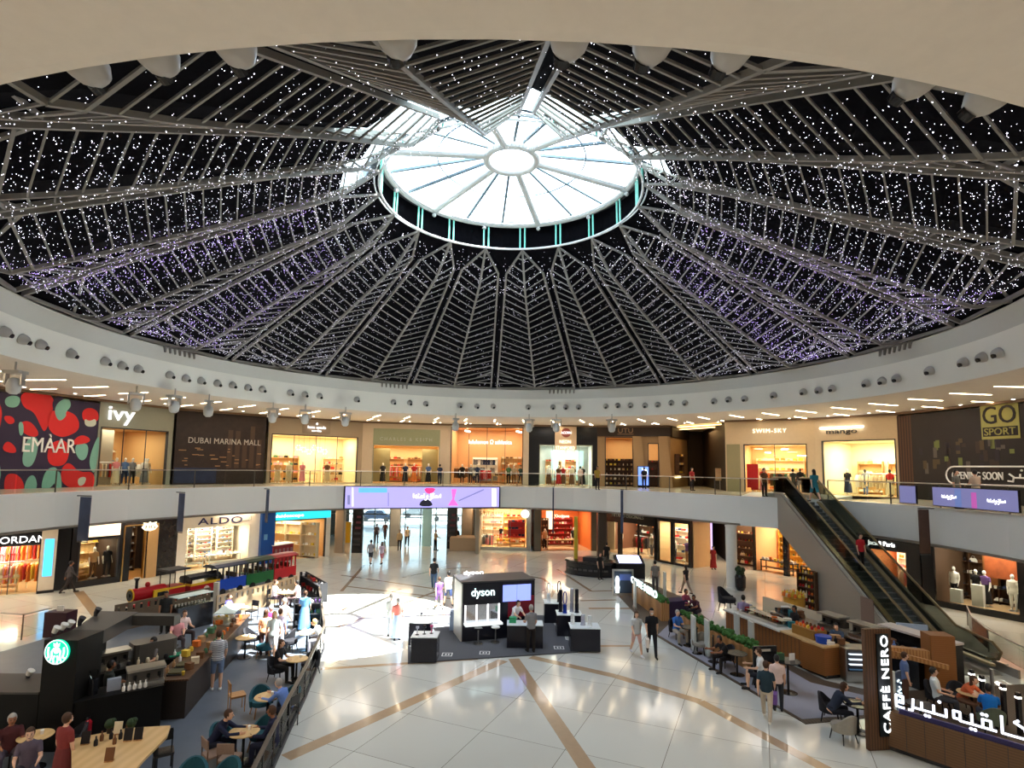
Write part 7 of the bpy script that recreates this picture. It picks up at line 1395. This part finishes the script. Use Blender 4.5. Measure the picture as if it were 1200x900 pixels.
pp(768,694,pi,'person in a grey top behind the small lit terrace sign',pose='stand',top=(125,120,115),bot=(90,85,85),h=1.8); pp(804,697,pi+.5,'woman with long dark hair in a black top walking beyond the terrace',pose='walk',top=(35,30,32),bot=(150,130,115),hair='black',long=1,h=1.65)
pp(836,667,0,'person in a dark red dress near the white column',pose='stand',top=(150,40,45),bot=(150,40,45),kind='dress',h=1.62)
pp(803,722,.4,'guest in a pink checked shirt seated beyond the hedge',pose='sit',top=(150,70,90),bot=(50,40,50),sleeve=2,skin=1); pp(818,727,-.9,'guest in a dark maroon shirt seated beyond the hedge',pose='sitlean',top=(80,45,60),bot=(40,35,45),skin=1)
# left
pp(80,696,pi-.7,'person in dark jacket walking past the black-framed boutique',pose='walk',top=(70,65,68),bot=(45,38,38),sleeve=2,skin=1)
pp(213,755,1.0,'seated guest in a white top at the dark slotted panel, with a pink scarf',pose='sit',top=(220,195,190),bot=(60,50,50),hair='brown')
pp(206,762,.6,'guest in a pink top beside the glass cabinet',pose='sit',top=(215,150,155),bot=(70,60,65),hair='blond')
pp(253,809,pi+.5,'man in a blue and white striped T-shirt and denim shorts at the till counter',pose='talk',top=(185,195,210),bot=(110,130,165),kind='shorts',hair='brown',h=1.82,shoes=(235,235,235))
for o in [q for q in bpy.data.objects if q.name.startswith('person') and 'striped' in q.get('label','')]:
    for q in o.children:
        if q.name.startswith('top'): q.material_slots[0].material=bandmat('striped_fabric',K(225,230,235),K(70,80,110),6.5,'Z',.8,0)
pp(309,768,pi+.2,'person in an orange top standing in the sunlit group',pose='stand',top=(235,170,135),bot=(90,60,60),hair='brown',long=1,h=1.65); pp(315,764,pi,'person in a magenta top standing in the sunlit group',pose='talk',top=(210,50,110),bot=(120,40,60),hair='grey',h=1.72)
pp(319,773,.2,'person in a pale blue-white top in front of the sunlit group',pose='walk',top=(215,228,230),bot=(205,200,200),kind='shorts',hair='blond',long=1,h=1.7); pp(331,754,pi-.3,'person in a white T-shirt and blue shorts at the right of the sunlit group',pose='talk',top=(240,225,228),bot=(75,100,170),kind='shorts',hair='grey',h=1.75)
pp(326,768,pi,'person in a lilac top behind the sunlit group',pose='stand',top=(190,180,205),bot=(160,165,180),hair='brown',h=1.68)
pp(356,740,pi+.2,'woman in a long sky-blue dress at the corner shelf',pose='talk',top=(110,170,220),bot=(110,170,220),kind='dress',hair='brown',h=1.68)
sit=lambda p,a,lab,**k: person((p.x,p.y,.02),a,lab,**k)
sit(near(tE,1.5,.62),-1.57,'guest in a white shirt seated at the sunlit table by the railing',pose='sitlean',top=(238,236,240),bot=(180,175,185),hair='blond',sleeve=2); sit(near(tC,-1.7,.66),1.44,'woman in a black top seated by the railing, seen from behind',pose='sit',top=(25,22,28),bot=(30,28,30),hair='brown',long=1)
sit(near(tB,1.3,.66),-1.84,'man in a light blue shirt seated at the railing looking down',pose='sitlean',top=(105,135,205),bot=(40,45,60),hair='grey',sleeve=2); sit(near(tA,-1.5,.72),1.64,'man in a navy jacket seated at the left of the round table',pose='sitlean',top=(24,30,58),bot=(22,26,45),hair='brown',sleeve=2); sit(near(tA,1.6,.72),-1.54,'man in a dark suit and white shirt seated against the railing',pose='sit',top=(28,32,60),bot=(25,28,50),hair='brown',sleeve=2,skin=1)
sit(near(tG,-1.6,.62),1.57,'guest in a blue top seated by the tan slotted panel',pose='sit',top=(95,90,190),bot=(70,60,90),hair='brown'); sit(near(tH,-1.6,.62),1.57,'guest in a white top seated near the train coaches',pose='sit',top=(235,225,225),bot=(90,70,80),hair='brown'); sit(near(tH,1.6,.62),-1.57,'guest in a pale pink top seated near the corner shelf',pose='sit',top=(240,205,200),bot=(100,80,80),hair='black')
pp(70,935,pi-.3,'woman in a dark red dress and white mask standing by the wooden high table',pose='stand',top=(125,50,48),bot=(105,45,45),kind='dress',hair='brown',mask=1,h=1.7)
pp(8,905,.8,'guest in a dark maroon top seated at the bottom left edge',pose='sit',top=(75,35,38),bot=(70,60,70),hair='grey',skin=1); pp(30,925,.6,'guest in a grey-mauve top seated beside the maroon one',pose='sit',top=(90,80,95),bot=(60,58,72),hair='brown')
pp(176,815,-.6,'barista in a dark apron with grey sleeves behind the service shelf',pose='talk',top=(110,105,105),bot=(40,60,70),hair='black',h=1.72); person((-10.9,15.9,.02),2.4,'barista in a black shirt behind the espresso machine',pose='talk',top=(40,45,42),bot=(25,25,25),skin=1)
pp(192,742,.4,'barista in a black polo beyond the rear bar counter',pose='stand',top=(28,30,30),bot=(25,25,25),skin=1,h=1.7)
pp(338,800,2.0,'person at the railing in dark clothes behind the blue-shirted man',pose='sit',top=(40,50,60),bot=(35,38,45),hair='black') if 0 else None
# right terrace
pp(793,752,.35,'bald-looking man in a bright blue polo seated at the terrace edge',pose='sit',top=(60,110,190),bot=(175,165,150),hair='grey',z=.02); pp(853,786,-1.3,'guest in black bending forward in the large dark armchair',pose='sitlean',top=(28,25,28),bot=(35,30,32),hair='black',skin=1,z=.02)
pp(893,808,-1.9,'man in a white T-shirt and dark shorts seated with crossed legs',pose='sit',top=(225,228,232),bot=(32,38,50),kind='shorts',hair='brown',z=.02); pp(872,748,pi-.4,'customer in a lilac checked shirt at the long wooden counter',pose='talk',top=(165,145,185),bot=(30,35,60),hair='black',h=1.78,z=.02)
pp(899,846,pi-.5,'person with black backpack top and teal sleeve walking on the terrace edge',pose='walk',top=(40,60,72),bot=(195,180,160),hair='brown',h=1.66,bag=(125,90,165),shoes=(230,225,215)); pp(912,833,pi-.3,'person in a pale pink top next to the teal-sleeved walker',pose='stand',top=(232,205,198),bot=(45,48,55),hair='black',h=1.6)
pp(976,852,1.4,'guest in a dark navy top bending over the small table beside the sign tower',pose='sitlean',top=(40,48,66),bot=(28,30,42),hair='brown',long=1,sleeve=2,z=.02); pp(905,728,.0,'barista in a black cap behind the long counter',pose='talk',top=(30,30,35),bot=(25,25,30),skin=1) if 0 else None
person(tuple(plc.w(plc.L*.45,-1.5,.02)),plc.rz,'barista in a black shirt behind the glass display case',pose='talk',top=(35,32,34),bot=(25,25,28),skin=1,h=1.7); person(tuple(plc.w(plc.L*.85,-1.5,.02)),plc.rz+.5,'barista in a blue-grey shirt near the blue tub',pose='lean',top=(70,85,110),bot=(25,25,28),h=1.68)
pp(1100,836,1.0,'guest in a white shirt reclining behind the Arabic sign wall',pose='sitback',top=(215,222,222),bot=(60,60,66),hair='black',z=.02); pp(1128,838,.5,'woman in an orange sleeveless top seated behind the Arabic sign wall',pose='sitlean',top=(205,100,60),bot=(120,85,65),hair='brown',long=1,z=.02); pp(1162,860,2.6,'man in a bright blue T-shirt in the olive armchair, seen from behind',pose='sit',top=(20,110,195),bot=(60,60,70),hair='black',z=.02,skin=1)
pp(1062,828,1.2,'person in a blue shirt among the crate beams',pose='stand',top=(90,110,155),bot=(90,60,50),hair='brown',h=1.6) if 1 else None
# on the escalator and the upper gallery
y_=27.6; person((17,y_,F1*(y_-YB)/(YT-YB)+.08),.2,'person in a red top riding the escalator',pose='stand',top=(170,30,40),bot=(30,28,32),hair='black',h=1.7)
def gp(x,y,rz,lab,**k): return person((x,y,F1),rz,lab,**k)
def gu(u,v,rz,lab,**k): return person(at(u,v,F1),rz,lab,**k)
gu(955,589,pi,'woman in a teal dress walking on the upper gallery before the cream shop',pose='walk',top=(40,115,130),bot=(40,115,130),kind='shorts',hair='black',long=1,h=1.66); 
gu(700,574,.3,'person in a mustard top and black trousers at the far gallery railing',pose='stand',top=(160,130,50),bot=(35,30,30),skin=1); gu(755,573,pi-.3,'person in black beside the glowing upright screen',pose='stand',top=(30,30,34),bot=(30,30,34))
gu(811,575,.5,'person in a red top at the corner of the dark corridor railing',pose='stand',top=(160,50,50),bot=(50,45,50)); gu(1145,597,pi,'person in a beige shirt behind the wide railing panel',pose='talk',top=(205,180,160),bot=(60,60,70)); gu(1122,596,.4,'person in a grey top behind the wide railing panel, left of the beige shirt',pose='stand',top=(110,110,105),bot=(60,58,60))
gu(515,567,pi,'person in navy at the far gallery railing before the beige-framed shop',pose='stand',top=(45,55,80),bot=(40,45,60)); gu(610,568,.2,'person in green behind the far railing by the glazed shop',pose='walk',top=(60,90,85),bot=(60,60,80))
gu(896,582,.2,'person in brown clothes at the escalator head, left one',pose='stand',top=(110,75,50),bot=(60,45,40)); gu(930,580,pi,'person in dark green at the escalator head, right one',pose='walk',top=(50,55,45),bot=(45,40,38)); gu(680,570,pi,'person in pale clothes before the beige pier shop',pose='walk',top=(210,190,175),bot=(120,100,95))
gu(210,572,.1,'person in blue-black at the dark mall hoarding',pose='walk',top=(40,45,70),bot=(35,35,45)) if 0 else None
for k_,o_ in PRO.items():
    for ch in list(o_.children): bpy.data.objects.remove(ch)
    bpy.data.objects.remove(o_)
SC.view_settings.view_transform='Standard'; SC.view_settings.look='None'; SC.view_settings.gamma=1; SC.view_settings.use_curve_mapping=False; SC.view_settings.exposure=EXPO
SC.cycles.max_bounces=8; SC.cycles.transparent_max_bounces=16; SC.cycles.diffuse_bounces=4; SC.cycles.glossy_bounces=3
SC.cycles.caustics_reflective=False; SC.cycles.caustics_refractive=False; SC.cycles.sample_clamp_indirect=6
